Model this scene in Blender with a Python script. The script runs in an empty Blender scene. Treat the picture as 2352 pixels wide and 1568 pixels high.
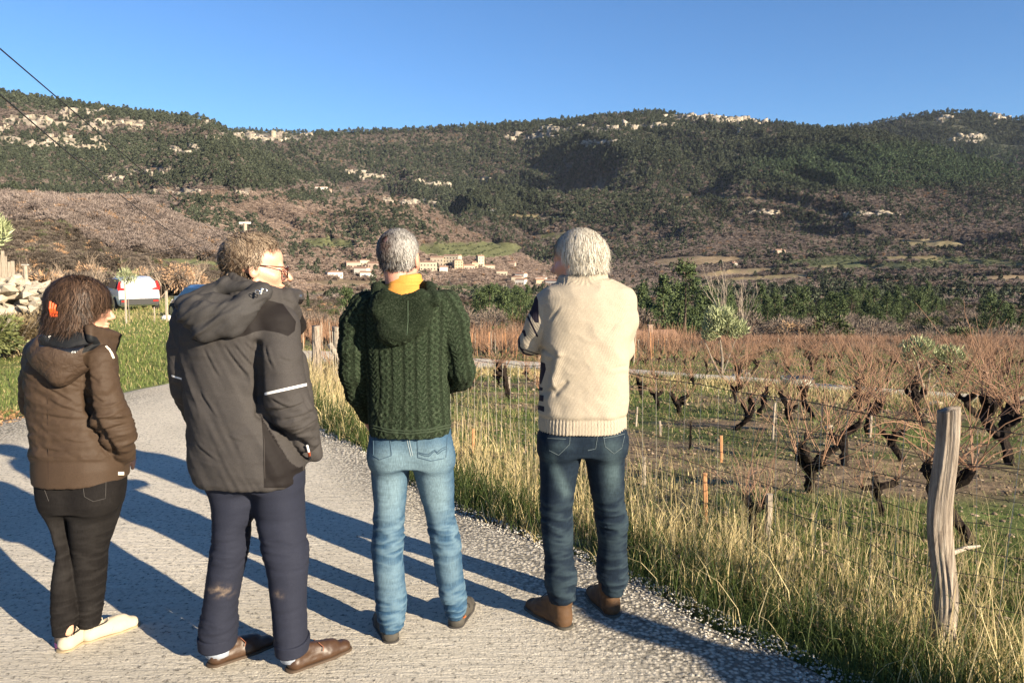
import bpy, math, random
import numpy as np
from mathutils import Vector, Matrix, Euler
R = math.radians
rng = np.random.default_rng(7)
random.seed(7)
scene = bpy.context.scene
col = scene.collection

# ------------------------------------------------------------------ camera, sky, sun, exposure
FOC = 1777.0                       # focal length in units of a 2352 wide picture
CAMZ = 1.65
PITCH = R(6.2)
cam_d = bpy.data.cameras.new('camera')
cam = bpy.data.objects.new('camera', cam_d)
col.objects.link(cam)
cam.location = (0, 0, CAMZ)
cam.rotation_euler = (R(90) - PITCH, 0, 0)
cam_d.sensor_width = 36.0
cam_d.lens = FOC / 2352 * 36.0
cam_d.clip_start = 0.05
cam_d.clip_end = 30000
scene.camera = cam

SUN_AZ = math.atan2(0.77, -0.64)      # direction TO the sun, clockwise from +Y
SUN_EL = R(18.5)
world = bpy.data.worlds.new('World')
scene.world = world
world.use_nodes = True
wn = world.node_tree
wn.nodes.clear()
wo = wn.nodes.new('ShaderNodeOutputWorld')
wb = wn.nodes.new('ShaderNodeBackground')
sky = wn.nodes.new('ShaderNodeTexSky')
sky.sky_type = 'NISHITA'
sky.sun_disc = False
sky.sun_elevation = SUN_EL
sky.sun_rotation = SUN_AZ
sky.altitude = 300
sky.air_density = 1.0
sky.dust_density = 0.0
sky.ozone_density = 7.0
wb.inputs['Strength'].default_value = 0.062
wn.links.new(sky.outputs[0], wb.inputs[0])
wn.links.new(wb.outputs[0], wo.inputs[0])

sun_d = bpy.data.lights.new('sun', 'SUN')
sun_d.energy = 5.0
sun_d.angle = R(0.5)
sun_d.color = (1.0, 0.85, 0.64)
sun = bpy.data.objects.new('sun', sun_d)
col.objects.link(sun)
sdir = Vector((math.sin(SUN_AZ) * math.cos(SUN_EL), math.cos(SUN_AZ) * math.cos(SUN_EL), math.sin(SUN_EL)))
sun.rotation_euler = sdir.to_track_quat('Z', 'Y').to_euler()
sun.location = (20, -20, 30)

scene.view_settings.view_transform = 'Standard'
scene.view_settings.look = 'None'
scene.view_settings.exposure = 1.52
scene.view_settings.gamma = 1.0
scene.view_settings.use_curve_mapping = False
scene.cycles.max_bounces = 5
scene.cycles.transparent_max_bounces = 8

# ------------------------------------------------------------------ helpers
CP, SP = math.cos(PITCH), math.sin(PITCH)

def pix(x, y, Y):
    """world point at forward distance Y seen along direction (x, y) of the photograph (2352 wide)."""
    u = (x - 1176) / FOC
    v = (784 - y) / FOC
    fw = CP + SP * v
    up = -SP + CP * v
    s = Y / fw
    return (u * s, Y, CAMZ + up * s)

def tan_el(y):
    v = (784 - np.asarray(y, float)) / FOC
    return (-SP + CP * v) / (CP + SP * v)

def y_of(t):
    return 784 - FOC * (t * CP + SP) / (CP - t * SP)

def gpix(x, y, it=30):
    """ground point under that direction"""
    Y = 5.0
    u = (x - 1176) / FOC
    v = (784 - y) / FOC
    fw = CP + SP * v
    up = -SP + CP * v
    lo, hi = 1.0, 140.0
    def f(Y):
        s = Y / fw
        return CAMZ + up * s - float(ground_z(np.array([u * s]), np.array([Y]))[0])
    # march to the first crossing
    prev = lo
    Yv = lo
    while Yv < hi:
        if f(Yv) < 0:
            break
        prev = Yv
        Yv *= 1.04
    a, b = prev, Yv
    for _ in range(30):
        m = 0.5 * (a + b)
        if f(m) < 0: b = m
        else: a = m
    s = a / fw
    x_ = u * s
    return (x_, a, float(ground_z(np.array([x_]), np.array([a]))[0]))

def ss(a, b, x):
    t = np.clip((np.asarray(x, float) - a) / (b - a), 0, 1)
    return t * t * (3 - 2 * t)

def _hash(ix, iy, iz, seed):
    h = (ix.astype(np.int64) * 374761393 + iy.astype(np.int64) * 668265263 + iz.astype(np.int64) * 2147483647 + seed * 974711) & 0xffffffff
    h = ((h ^ (h >> 13)) * 1274126177) & 0xffffffff
    h = (h ^ (h >> 16)) & 0xffffffff
    return h.astype(np.float64) / 4294967295.0

def vnoise(x, y, z=None, seed=0):
    """value noise, -1..1"""
    x = np.asarray(x, float); y = np.asarray(y, float)
    z = np.zeros_like(x) if z is None else np.asarray(z, float)
    x, y, z = np.broadcast_arrays(x, y, z)
    x0 = np.floor(x); y0 = np.floor(y); z0 = np.floor(z)
    fx, fy, fz = x - x0, y - y0, z - z0
    fx = fx * fx * (3 - 2 * fx); fy = fy * fy * (3 - 2 * fy); fz = fz * fz * (3 - 2 * fz)
    r = 0
    for dz in (0, 1):
        wz = fz if dz else 1 - fz
        for dy in (0, 1):
            wy = fy if dy else 1 - fy
            for dx in (0, 1):
                wx = fx if dx else 1 - fx
                r = r + wx * wy * wz * _hash(x0 + dx, y0 + dy, z0 + dz, seed)
    return r * 2 - 1

def fbm(x, y, z=None, seed=0, octv=4, gain=0.5):
    r = 0; a = 1.0; f = 1.0; t = 0
    for i in range(octv):
        r = r + a * vnoise(np.asarray(x) * f, np.asarray(y) * f, None if z is None else np.asarray(z) * f, seed + i * 17)
        t += a; a *= gain; f *= 2.03
    return r / t

def tag(o, label=None, cat=None, group=None, kind=None):
    if label: o['label'] = label
    if cat: o['category'] = cat
    if group: o['group'] = group
    if kind: o['kind'] = kind
    return o

def empty(name, loc=(0, 0, 0), rz=0.0):
    o = bpy.data.objects.new(name, None)
    o.empty_display_size = 0.1
    col.objects.link(o)
    o.location = loc
    o.rotation_euler = (0, 0, rz)
    return o

def new_mesh(name, verts, faces, mat=None, smooth=False, cols=None, attrs=None, mat_idx=None):
    """faces: (n,3) or (n,4) int array, or a list of such arrays, or a list of tuples"""
    me = bpy.data.meshes.new(name)
    verts = np.asarray(verts, dtype=np.float32)
    if isinstance(faces, np.ndarray): faces = [faces]
    if len(faces) and isinstance(faces[0], np.ndarray) and faces[0].ndim == 2:
        loops = np.concatenate([f.reshape(-1) for f in faces]).astype(np.int32)
        tot = np.concatenate([np.full(len(f), f.shape[1], np.int32) for f in faces])
        st = np.concatenate([[0], np.cumsum(tot)[:-1]]).astype(np.int32)
        me.vertices.add(len(verts)); me.vertices.foreach_set('co', verts.reshape(-1))
        me.loops.add(len(loops)); me.loops.foreach_set('vertex_index', loops)
        me.polygons.add(len(tot)); me.polygons.foreach_set('loop_start', st); me.polygons.foreach_set('loop_total', tot)
        me.update(calc_edges=True)
    else:
        me.from_pydata([tuple(v) for v in verts], [], [tuple(f) for f in faces])
    if smooth:
        me.polygons.foreach_set('use_smooth', np.ones(len(me.polygons), bool))
    if cols is not None:
        cols = np.asarray(cols, np.float32)
        if cols.shape[1] == 3: cols = np.concatenate([cols, np.ones((len(cols), 1), np.float32)], 1)
        a = me.color_attributes.new('col', 'FLOAT_COLOR', 'POINT')
        a.data.foreach_set('color', cols.reshape(-1))
    if attrs:
        for k, v in attrs.items():
            a = me.attributes.new(k, 'FLOAT', 'POINT')
            a.data.foreach_set('value', np.asarray(v, np.float32))
    if mat is not None:
        for m in (mat if isinstance(mat, (list, tuple)) else [mat]):
            me.materials.append(m)
    if mat_idx is not None:
        me.polygons.foreach_set('material_index', np.asarray(mat_idx, np.int32))
    me.update()
    return me

def add_obj(name, me, parent=None, loc=None):
    o = bpy.data.objects.new(name, me)
    col.objects.link(o)
    if parent is not None: o.parent = parent
    if loc is not None: o.location = loc
    return o

def mobj(name, verts, faces, mat, parent=None, **k):
    return add_obj(name, new_mesh(name, verts, faces, mat, **k), parent)

def copy_tree(o, parent=None):
    c = o.copy(); col.objects.link(c)
    if parent is not None: c.parent = parent
    for ch in list(o.children):
        copy_tree(ch, c)
    return c

class MB:
    """collects simple shapes into one mesh"""
    def __init__(s): s.v = []; s.f = []
    def add(s, vs, fs):
        n = len(s.v); s.v += [tuple(v) for v in vs]; s.f += [tuple(i + n for i in f) for f in fs]
    def box(s, c, d, rot=None, taper=1.0):
        vs = []
        for z in (-.5, .5):
            t = taper if z > 0 else 1.0
            for x, y in ((-.5, -.5), (.5, -.5), (.5, .5), (-.5, .5)):
                p = Vector((x * d[0] * t, y * d[1] * t, z * d[2]))
                if rot is not None: p = rot @ p
                vs.append(p + Vector(c))
        s.add(vs, [(3, 2, 1, 0), (4, 5, 6, 7), (0, 1, 5, 4), (1, 2, 6, 5), (2, 3, 7, 6), (3, 0, 4, 7)])
    def tube(s, pts, rad, n=6, cap=True):
        pts = [Vector(p) for p in pts]
        if not hasattr(rad, '__len__'): rad = [rad] * len(pts)
        vs = []; ref = Vector((0.123, 0.31, 0.94)).normalized()
        for i, p in enumerate(pts):
            t = (pts[min(i + 1, len(pts) - 1)] - pts[max(i - 1, 0)])
            t = t.normalized() if t.length > 1e-9 else Vector((0, 0, 1))
            if abs(t.dot(ref)) > .97: ref = Vector((1, 0.1, 0)).normalized()
            a = t.cross(ref).normalized(); b = t.cross(a)
            for k in range(n):
                th = 2 * math.pi * k / n
                vs.append(p + (a * math.cos(th) + b * math.sin(th)) * rad[i])
        fs = []
        for i in range(len(pts) - 1):
            for k in range(n):
                k2 = (k + 1) % n
                fs.append((i * n + k, i * n + k2, (i + 1) * n + k2, (i + 1) * n + k))
        if cap:
            fs.append(tuple(range(n - 1, -1, -1)))
            fs.append(tuple((len(pts) - 1) * n + k for k in range(n)))
        s.add(vs, fs)
    def obj(s, name, mat, parent=None, smooth=False):
        me = new_mesh(name, s.v, s.f, mat, smooth=smooth)
        return add_obj(name, me, parent)
    def mesh(s, name, mat, smooth=False):
        return new_mesh(name, s.v, s.f, mat, smooth=smooth)

def place_words(px):
    for lim, w in ((640, 'behind the man in glasses'), (800, 'left of the green hoodie'), (1090, 'behind the green hoodie'), (1230, 'right of the green hoodie'), (1460, 'behind the cream sweater'), (1560, 'right of the cream sweater'), (1640, 'left of the left olive tree'), (1740, 'by the left olive tree'), (1860, 'above the concrete basin'), (1960, 'left of the leaning poles'), (2060, 'left of the spreading olive tree'), (2200, 'behind the spreading olive tree'), (2290, 'right of the weathered post')):
        if px < lim: return w
    return 'near the right edge'
def size_word(s, a, b): return 'small' if s < a else 'large' if s > b else 'medium'

# ------------------------------------------------------------------ materials
class NT:
    def __init__(s, name):
        s.m = bpy.data.materials.new(name); s.m.use_nodes = True
        s.t = s.m.node_tree; s.n = s.t.nodes
        s.b = s.n['Principled BSDF']
        s.b.inputs['Specular IOR Level'].default_value = 0.3
        s._tc = None
    def node(s, typ, **k):
        nd = s.n.new(typ)
        for a, v in k.items(): setattr(nd, a, v)
        return nd
    def link(s, a, b): s.t.links.new(a, b)
    def tc(s, which='Object'):
        if s._tc is None: s._tc = s.node('ShaderNodeTexCoord')
        return s._tc.outputs[which]
    def pos(s):
        return s.node('ShaderNodeNewGeometry').outputs['Position']
    def mapping(s, scale=(1, 1, 1), src=None, rot=(0, 0, 0)):
        m = s.node('ShaderNodeMapping')
        m.inputs['Scale'].default_value = scale
        m.inputs['Rotation'].default_value = rot
        s.link(src if src is not None else s.tc(), m.inputs['Vector'])
        return m.outputs[0]
    def noise(s, scale, detail=4, rough=0.55, vec=None, dist=0.0):
        nd = s.node('ShaderNodeTexNoise')
        nd.inputs['Scale'].default_value = scale; nd.inputs['Detail'].default_value = detail
        nd.inputs['Roughness'].default_value = rough; nd.inputs['Distortion'].default_value = dist
        s.link(vec if vec is not None else s.tc(), nd.inputs['Vector'])
        return nd.outputs['Fac']
    def voro(s, scale, vec=None, feature='F1', out='Distance', rand=1.0):
        nd = s.node('ShaderNodeTexVoronoi'); nd.feature = feature
        nd.inputs['Scale'].default_value = scale
        nd.inputs['Randomness'].default_value = rand
        s.link(vec if vec is not None else s.tc(), nd.inputs['Vector'])
        return nd.outputs[out]
    def ramp(s, fac, stops):
        nd = s.node('ShaderNodeValToRGB')
        e = nd.color_ramp.elements
        while len(e) < len(stops): e.new(0.5)
        for i, (p, c) in enumerate(stops):
            e[i].position = p
            if not hasattr(c, '__len__'): c = (c, c, c)
            e[i].color = (c[0], c[1], c[2], 1)
        s.link(fac, nd.inputs[0])
        return nd.outputs[0]
    def mix(s, fac, a, b, mode='MIX'):
        nd = s.node('ShaderNodeMix'); nd.data_type = 'RGBA'; nd.blend_type = mode
        for i, v in ((0, fac), (6, a), (7, b)):
            if hasattr(v, 'is_linked') or isinstance(v, bpy.types.NodeSocket): s.link(v, nd.inputs[i])
            elif i == 0: nd.inputs[0].default_value = v
            else: nd.inputs[i].default_value = (v[0], v[1], v[2], 1)
        return nd.outputs[2]
    def math(s, op, a, b=None, c=None):
        nd = s.node('ShaderNodeMath'); nd.operation = op
        for i, v in ((0, a), (1, b), (2, c)):
            if v is None: continue
            if isinstance(v, bpy.types.NodeSocket): s.link(v, nd.inputs[i])
            else: nd.inputs[i].default_value = v
        return nd.outputs[0]
    def attr(s, name, typ='GEOMETRY', out='Fac'):
        nd = s.node('ShaderNodeAttribute'); nd.attribute_name = name; nd.attribute_type = typ
        return nd.outputs[out]
    def bump(s, h, strength=0.5, dist=0.01, prev=None):
        nd = s.node('ShaderNodeBump')
        nd.inputs['Strength'].default_value = strength; nd.inputs['Distance'].default_value = dist
        s.link(h, nd.inputs['Height'])
        if prev is not None: s.link(prev, nd.inputs['Normal'])
        s.link(nd.outputs[0], s.b.inputs['Normal'])
        return nd.outputs[0]
    def color(s, v):
        if isinstance(v, bpy.types.NodeSocket): s.link(v, s.b.inputs['Base Color'])
        else: s.b.inputs['Base Color'].default_value = (v[0], v[1], v[2], 1)
    def set(s, **k):
        for a, v in k.items():
            key = {'rough': 'Roughness', 'metal': 'Metallic', 'spec': 'Specular IOR Level', 'trans': 'Transmission Weight', 'coat': 'Coat Weight', 'sheen': 'Sheen Weight', 'subs': 'Subsurface Weight', 'ior': 'IOR'}[a]
            if isinstance(v, bpy.types.NodeSocket): s.link(v, s.b.inputs[key])
            else: s.b.inputs[key].default_value = v
        return s

def simple(name, c, rough=0.7, var=0.25, nscale=8.0, bump=0.0, bscale=40.0, **k):
    t = NT(name)
    n = t.noise(nscale, 5)
    t.color(t.mix(n, [x * (1 - var) for x in c], [min(1, x * (1 + var)) for x in c]))
    t.set(rough=rough, **k)
    if bump: t.bump(t.noise(bscale, 4), bump, 0.01)
    return t.m

def mat_leaf(name, base, var=0.35, rough=0.6, trans=True):
    t = NT(name)
    c = t.attr('col', out='Color')
    t.color(t.mix(1.0, c, base, 'MULTIPLY'))
    t.set(rough=rough, spec=0.25)
    return t.m
# ------------------------------------------------------------------ the lie of the land
def curve(pts):
    xs = np.array([p[0] for p in pts], float); ys = np.array([p[1] for p in pts], float)
    return lambda x: np.interp(x, xs, ys)

SKY_M3 = curve([(1500, 470), (1700, 380), (1850, 300), (1890, 291), (1960, 285), (2060, 265), (2150, 253), (2230, 258), (2300, 272), (2352, 266), (2500, 262), (2800, 300), (3400, 380)])
SKY_M2 = curve([(300, 330), (450, 300), (545, 297), (700, 302), (850, 298), (1000, 292), (1180, 280), (1330, 268), (1430, 258), (1500, 254), (1590, 262), (1650, 268), (1740, 278), (1890, 292), (2000, 320), (2150, 380), (2352, 460), (2700, 520), (3400, 600)])
SKY_M2B = curve([(1400, 470), (1560, 400), (1700, 330), (1790, 303), (1900, 294), (2000, 303), (2100, 328), (2200, 358), (2352, 398), (2700, 440), (3400, 500)])
SKY_M1 = curve([(-1500, 160), (-600, 165), (-200, 185), (0, 207), (100, 222), (250, 243), (400, 262), (470, 268), (500, 274), (530, 292), (560, 310), (620, 350), (690, 385), (780, 425), (900, 480), (1100, 560), (1400, 640), (3400, 700)])
SKY_L2 = curve([(-1500, 520), (200, 520), (450, 495), (600, 470), (700, 462), (800, 455), (870, 444), (940, 452), (1000, 478), (1060, 518), (1140, 555), (1230, 595), (1300, 622), (1500, 660), (3400, 700)])
SKY_L1 = curve([(-1500, 330), (-300, 395), (0, 432), (180, 446), (320, 448), (370, 466), (430, 498), (530, 534), (600, 572), (640, 615), (680, 680), (760, 725), (900, 760), (1100, 780), (3400, 800)])
SKY_R0 = curve([(900, 640), (1400, 560), (1600, 510), (1900, 500), (2352, 490), (3400, 480)])      # shelf on the right
LAYERS = [  # crest curve, crest distance, foot distance, behind drop, front shape exponent
    (SKY_M3, 3400.0, 2300.0, 0.9, 1.0),
    (SKY_M2, 2600.0, 1000.0, 0.9, 1.12),
    (SKY_M2B, 2150.0, 1050.0, 0.9, 1.1),
    (SKY_M1, 1750.0, 500.0, 0.9, 1.15),
    (SKY_R0, 1500.0, 720.0, 0.5, 1.1),
    (SKY_L2, 1150.0, 700.0, 0.8, 0.9),
    (SKY_L1, 430.0, 75.0, 0.7, 0.8),
]
_bv_r = [0, 115, 150, 250, 400, 700, 900, 1500, 6000]
_bv_z = [-10, -10.6, -17, -23, -25, -24, -22, -10, 0]

def near_z(x, y):
    u = x / np.maximum(y, 1.0)
    slope = 0.03 + (0.095 - 0.03) * ss(-0.42, -0.30, u)
    slope = np.where(y < 9, slope, slope)
    y0 = 4 + 4 * ss(-0.10, -0.28, u)
    t = np.maximum(y - y0, 0)
    t = t * t / (t + 1.0)
    z = -slope * (t + 0.75 * ss(0, 8, t))
    z = z + 0.03 * vnoise(x * 0.35, y * 0.35, seed=3) * ss(4, 12, y)
    # grassy bank left of the road
    z = z + 0.12 * ss(-5.6, -7.5, x) * ss(40, 10, y)
    return z

def ground_z(x, y):
    x = np.asarray(x, float); y = np.asarray(y, float)
    r = np.sqrt(x * x + y * y)
    zn = near_z(x, y)
    if r.size and r.max() <= 75: return zn
    xp = 1176 + FOC * x / np.maximum(y, 0.25 * r + 1e-6)
    far = ss(95, 150, r)
    base = np.interp(r, _bv_r, _bv_z)
    z = zn * (1 - far) + far * base
    front = ss(0.0, 0.25, y / (r + 1e-6))
    gul = fbm(xp / 95.0, r / 700.0, seed=21, octv=4)
    gul2 = fbm(x / 120.0, y / 120.0, seed=5, octv=4)
    rmax = r.max()
    for i, (cv, rc, rf, drop, ex) in enumerate(LAYERS):
        if rmax <= rf: continue
        yc = cv(xp)
        zc = CAMZ + (tan_el(yc) * rc - 3.5) / np.sqrt(1 + ((xp - 1176) / FOC) ** 2)
        t = np.clip((r - rf) / (rc - rf), 0, 1)
        p = np.where(r < rc, ss(0, 1, t) * 0.35 + 0.65 * t ** ex, 1 - drop * ss(rc, rc * 1.35, r))
        b0 = np.interp(r, _bv_r, _bv_z)
        zz = b0 + (zc - b0) * p
        amp = (zc - b0) * 0.16
        m = np.clip(4 * t * (1 - t), 0, 1) * (r < rc)
        wx = x + 60 * gul2; wy = y + 60 * gul
        rid = 1 - 2.6 * np.abs(fbm((wx * 0.9 + wy * 0.45) / (rc * 0.16) + i * 3.7, (wy - 0.4 * wx) / (rc * 0.38) + i, seed=40 + i, octv=4))
        zz = zz + m * amp * np.minimum(rid - .85, 0) * 1.5 - m * (.4 + np.abs(gul2)) * 5.0 * (rc / 1500.0)
        zz = zz * front + (1 - front) * base
        z = np.where(r > rf, np.maximum(z, zz), z)
    return z

# ---------------- road edges (world metres)
def resample(pts, n):
    pts = np.array(pts, float)
    # Catmull-Rom
    P = np.vstack([2 * pts[0] - pts[1], pts, 2 * pts[-1] - pts[-2]])
    out = []
    for i in range(1, len(P) - 2):
        for t in np.linspace(0, 1, 24, endpoint=False):
            a, b, c, d = P[i - 1], P[i], P[i + 1], P[i + 2]
            out.append(0.5 * ((2 * b) + (-a + c) * t + (2 * a - 5 * b + 4 * c - d) * t * t + (-a + 3 * b - 3 * c + d) * t ** 3))
    out.append(P[-2]); out = np.array(out)
    L = np.concatenate([[0], np.cumsum(np.linalg.norm(np.diff(out, axis=0), axis=1))])
    s = np.linspace(0, L[-1], n)
    return np.stack([np.interp(s, L, out[:, k]) for k in range(out.shape[1])], 1)

ROAD_R = [(5.2, -4), (3.6, -0.6), (2.2, 1.5), (1.24, 2.9), (0.62, 3.8), (-0.2, 4.85), (-0.96, 6.1), (-1.75, 7.15), (-2.9, 9.3), (-3.9, 12.5), (-4.5, 16), (-4.1, 20), (-2.4, 23), (0.2, 23.2), (3.2, 20.5), (5.2, 17.8), (6.9, 14.4), (9.5, 11.5), (14, 9.5), (22, 8.5)]
ROAD_L = [(-7.5, -4), (-6.8, -0.6), (-6.1, 2.2), (-5.7, 4.2), (-5.45, 6.0), (-5.25, 7.2), (-5.05, 8.6), (-4.85, 9.7), (-4.75, 11.2), (-5.6, 15.0), (-8.0, 21), (-9.6, 28), (-8.0, 34), (-1.5, 34), (3.6, 25.5), (6.1, 20.6), (8.2, 16.2), (10.8, 13.4), (15, 11.8), (22, 11)]
NR = 620
RR = None
def _pair(A, B, n):
    A = np.array(A); B = np.array(B)
    AB = resample(np.hstack([A, B]), n)
    return AB[:, :2], AB[:, 2:]
RR, RL = _pair(ROAD_R, ROAD_L, NR)

_poly = np.vstack([RR, RL[::-1]])
def in_poly(x, y, poly):
    inside = np.zeros(x.shape, bool)
    n = len(poly); j = n - 1
    for i in range(n):
        xi, yi = poly[i]; xj, yj = poly[j]
        if yi != yj:
            c = ((yi > y) != (yj > y)) & (x < (xj - xi) * (y - yi) / (yj - yi) + xi)
            inside ^= c
        j = i
    return inside

_edge_pts = np.vstack([RR, RL])
def road_sd(x, y):
    """signed distance to the road (negative on it); only meaningful near it"""
    x = np.asarray(x, float).ravel(); y = np.asarray(y, float).ravel()
    out = np.full(x.shape, 9.0)
    m = (y < 40) & (y > -6) & (np.abs(x) < 30)
    if m.any():
        xs, ys = x[m], y[m]
        d = np.full(xs.shape, 9.0)
        for k in range(0, len(_edge_pts), 2):
            ex, ey = _edge_pts[k]
            d = np.minimum(d, (xs - ex) ** 2 + (ys - ey) ** 2)
        d = np.sqrt(d)
        ins = in_poly(xs, ys, _poly[::2])
        out[m] = np.where(ins, -d, d)
    return out

# ---------------- vegetation map (by bearing xp and by the height yp it is seen at)
def blob(xp, yp, cx, cy, rx, ry, k=0.25):
    d = np.sqrt(((xp - cx) / rx) ** 2 + ((yp - cy) / ry) ** 2)
    return ss(1 + k, 1 - k, d)

def seen_at(x, y, z):
    """bearing and height on the photograph's 2352 frame of a far point on the terrain map"""
    yf = np.maximum(y, 1.0)
    return 1176 + FOC * x / yf, y_of((z - CAMZ) / yf)

FIELDS = [  # cx, cy, rx, ry, colour kind
    (1600, 600, 95, 11, 'tan'), (790, 652, 100, 9, 'tan'), (1090, 668, 130, 9, 'green'), (760, 676, 85, 8, 'tan2'),
    (1075, 575, 115, 20, 'terrace'), (450, 607, 85, 11, 'orchard'), (1890, 600, 110, 9, 'orchard'), (2010, 612, 190, 8, 'orchard'), (2230, 603, 130, 10, 'orchard'), (1800, 618, 160, 5, 'straw'), (2080, 594, 60, 5, 'straw'), (2130, 560, 80, 9, 'straw'),
    (1760, 640, 120, 7, 'straw'), (1640, 456, 100, 4, 'straw'), (1240, 500, 70, 5, 'straw'), (1310, 540, 90, 8, 'green'),
    (2300, 640, 120, 7, 'tan'), (760, 560, 60, 12, 'green'), (1650, 632, 90, 6, 'tan'), (2200, 665, 160, 6, 'tan'),
]
FCOL = {'tan': (.24, .18, .11), 'tan2': (.20, .165, .105), 'green': (.115, .12, .055), 'terrace': (.10, .105, .05), 'orchard': (.11, .12, .06), 'straw': (.22, .18, .10)}
ROCKS = [  # pale cliff bands: cx, cy, rx, ry
    (150, 328, 120, 16), (60, 322, 40, 9), (220, 338, 45, 9), (120, 280, 90, 14), (250, 292, 80, 12), (20, 300, 35, 10), (330, 290, 30, 14), (360, 395, 55, 12), (420, 440, 60, 7), (210, 262, 60, 8),
    (440, 345, 40, 12), (520, 312, 45, 6), (500, 283, 30, 8), (645, 316, 95, 9), (1330, 300, 95, 9), (1480, 290, 60, 7), (1590, 270, 70, 9), (1660, 276, 50, 9), (1735, 282, 22, 6), (1250, 315, 30, 7),
    (1180, 318, 40, 7), (860, 408, 35, 5), (820, 400, 25, 4), (955, 466, 55, 6), (890, 460, 18, 5), (2140, 275, 18, 8), (2270, 268, 20, 9), (2340, 285, 10, 18), (2200, 320, 45, 10), (1010, 425, 25, 5), (1100, 415, 40, 4), (960, 420, 14, 5), (1750, 490, 40, 5), (2000, 494, 70, 5), (1690, 300, 10, 9), (1380, 330, 40, 6), (560, 440, 30, 5), (280, 415, 40, 6)]

def rockiness(xp, yp):
    v = np.zeros(np.shape(xp))
    for cx, cy, rx, ry in ROCKS:
        v = np.maximum(v, blob(xp, yp, cx, cy, rx, ry, 0.35))
    return v

def evergreen(xp, yp, r, x, y):
    sk = np.minimum(np.minimum(SKY_M1(xp), SKY_M2(xp)), np.where(xp > 1850, SKY_M3(xp), 999))
    e = np.full(np.shape(xp), 0.14)
    e = np.maximum(e, 0.95 * ss(34, 14, yp - sk))
    e = np.where((xp > 560) & (xp < 1000), np.where(yp - sk < 14, 0.95, np.where(yp < 370, 0.10, e)), e)
    for cx, cy, rx, ry, w in [(330, 372, 480, 58, .72), (80, 360, 260, 50, .8), (600, 405, 125, 34, .95), (780, 407, 60, 16, .92), (1120, 375, 330, 100, .50), (1300, 345, 60, 34, .85), (1560, 320, 340, 60, .8),
                              (1950, 372, 420, 72, .95), (2150, 320, 250, 60, .95), (110, 442, 230, 15, .85), (1100, 455, 190, 55, .75), (1420, 480, 260, 42, .5), (1500, 420, 200, 60, .5), (720, 452, 60, 14, .7), (1150, 487, 40, 9, .9), (1200, 505, 80, 30, .5), (2330, 420, 120, 30, .5), (500, 460, 120, 12, .5)]:
        e = np.maximum(e, w * blob(xp, yp, cx, cy, rx, ry, 0.3))
    e = np.where(r < 520, np.minimum(e, 0.06 + 0.8 * blob(xp, yp, 110, 440, 260, 12)), e)
    spur = (r > 520) & (r < 1185) & (xp > 380) & (xp < 1330) & (yp > np.interp(xp, [380, 650, 1330], [500, 452, 430]))
    e = np.where(spur, np.minimum(e, .10 + .75 * np.maximum(blob(xp, yp, 720, 452, 70, 12), blob(xp, yp, 1040, 560, 90, 14) * .5)), e)
    n = fbm(x / 160.0, y / 160.0, seed=77, octv=3)
    return np.clip(e + n * 0.45, 0, 1)

def field_at(xp, yp):
    k = np.full(np.shape(xp), -1)
    wb = .38 * vnoise(xp / 37.0, yp / 7.0, seed=151) + .25 * vnoise(xp / 15.0, yp / 4.0, seed=152)
    for i, (cx, cy, rx, ry, kind) in enumerate(FIELDS):
        d = (np.abs((xp - cx) / rx) ** 2.6 + np.abs((yp - cy - .05 * (xp - cx) * ((i % 3) - 1)) / ry) ** 2.6) + wb
        k = np.where(d < 1, i, k)
    return k

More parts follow.
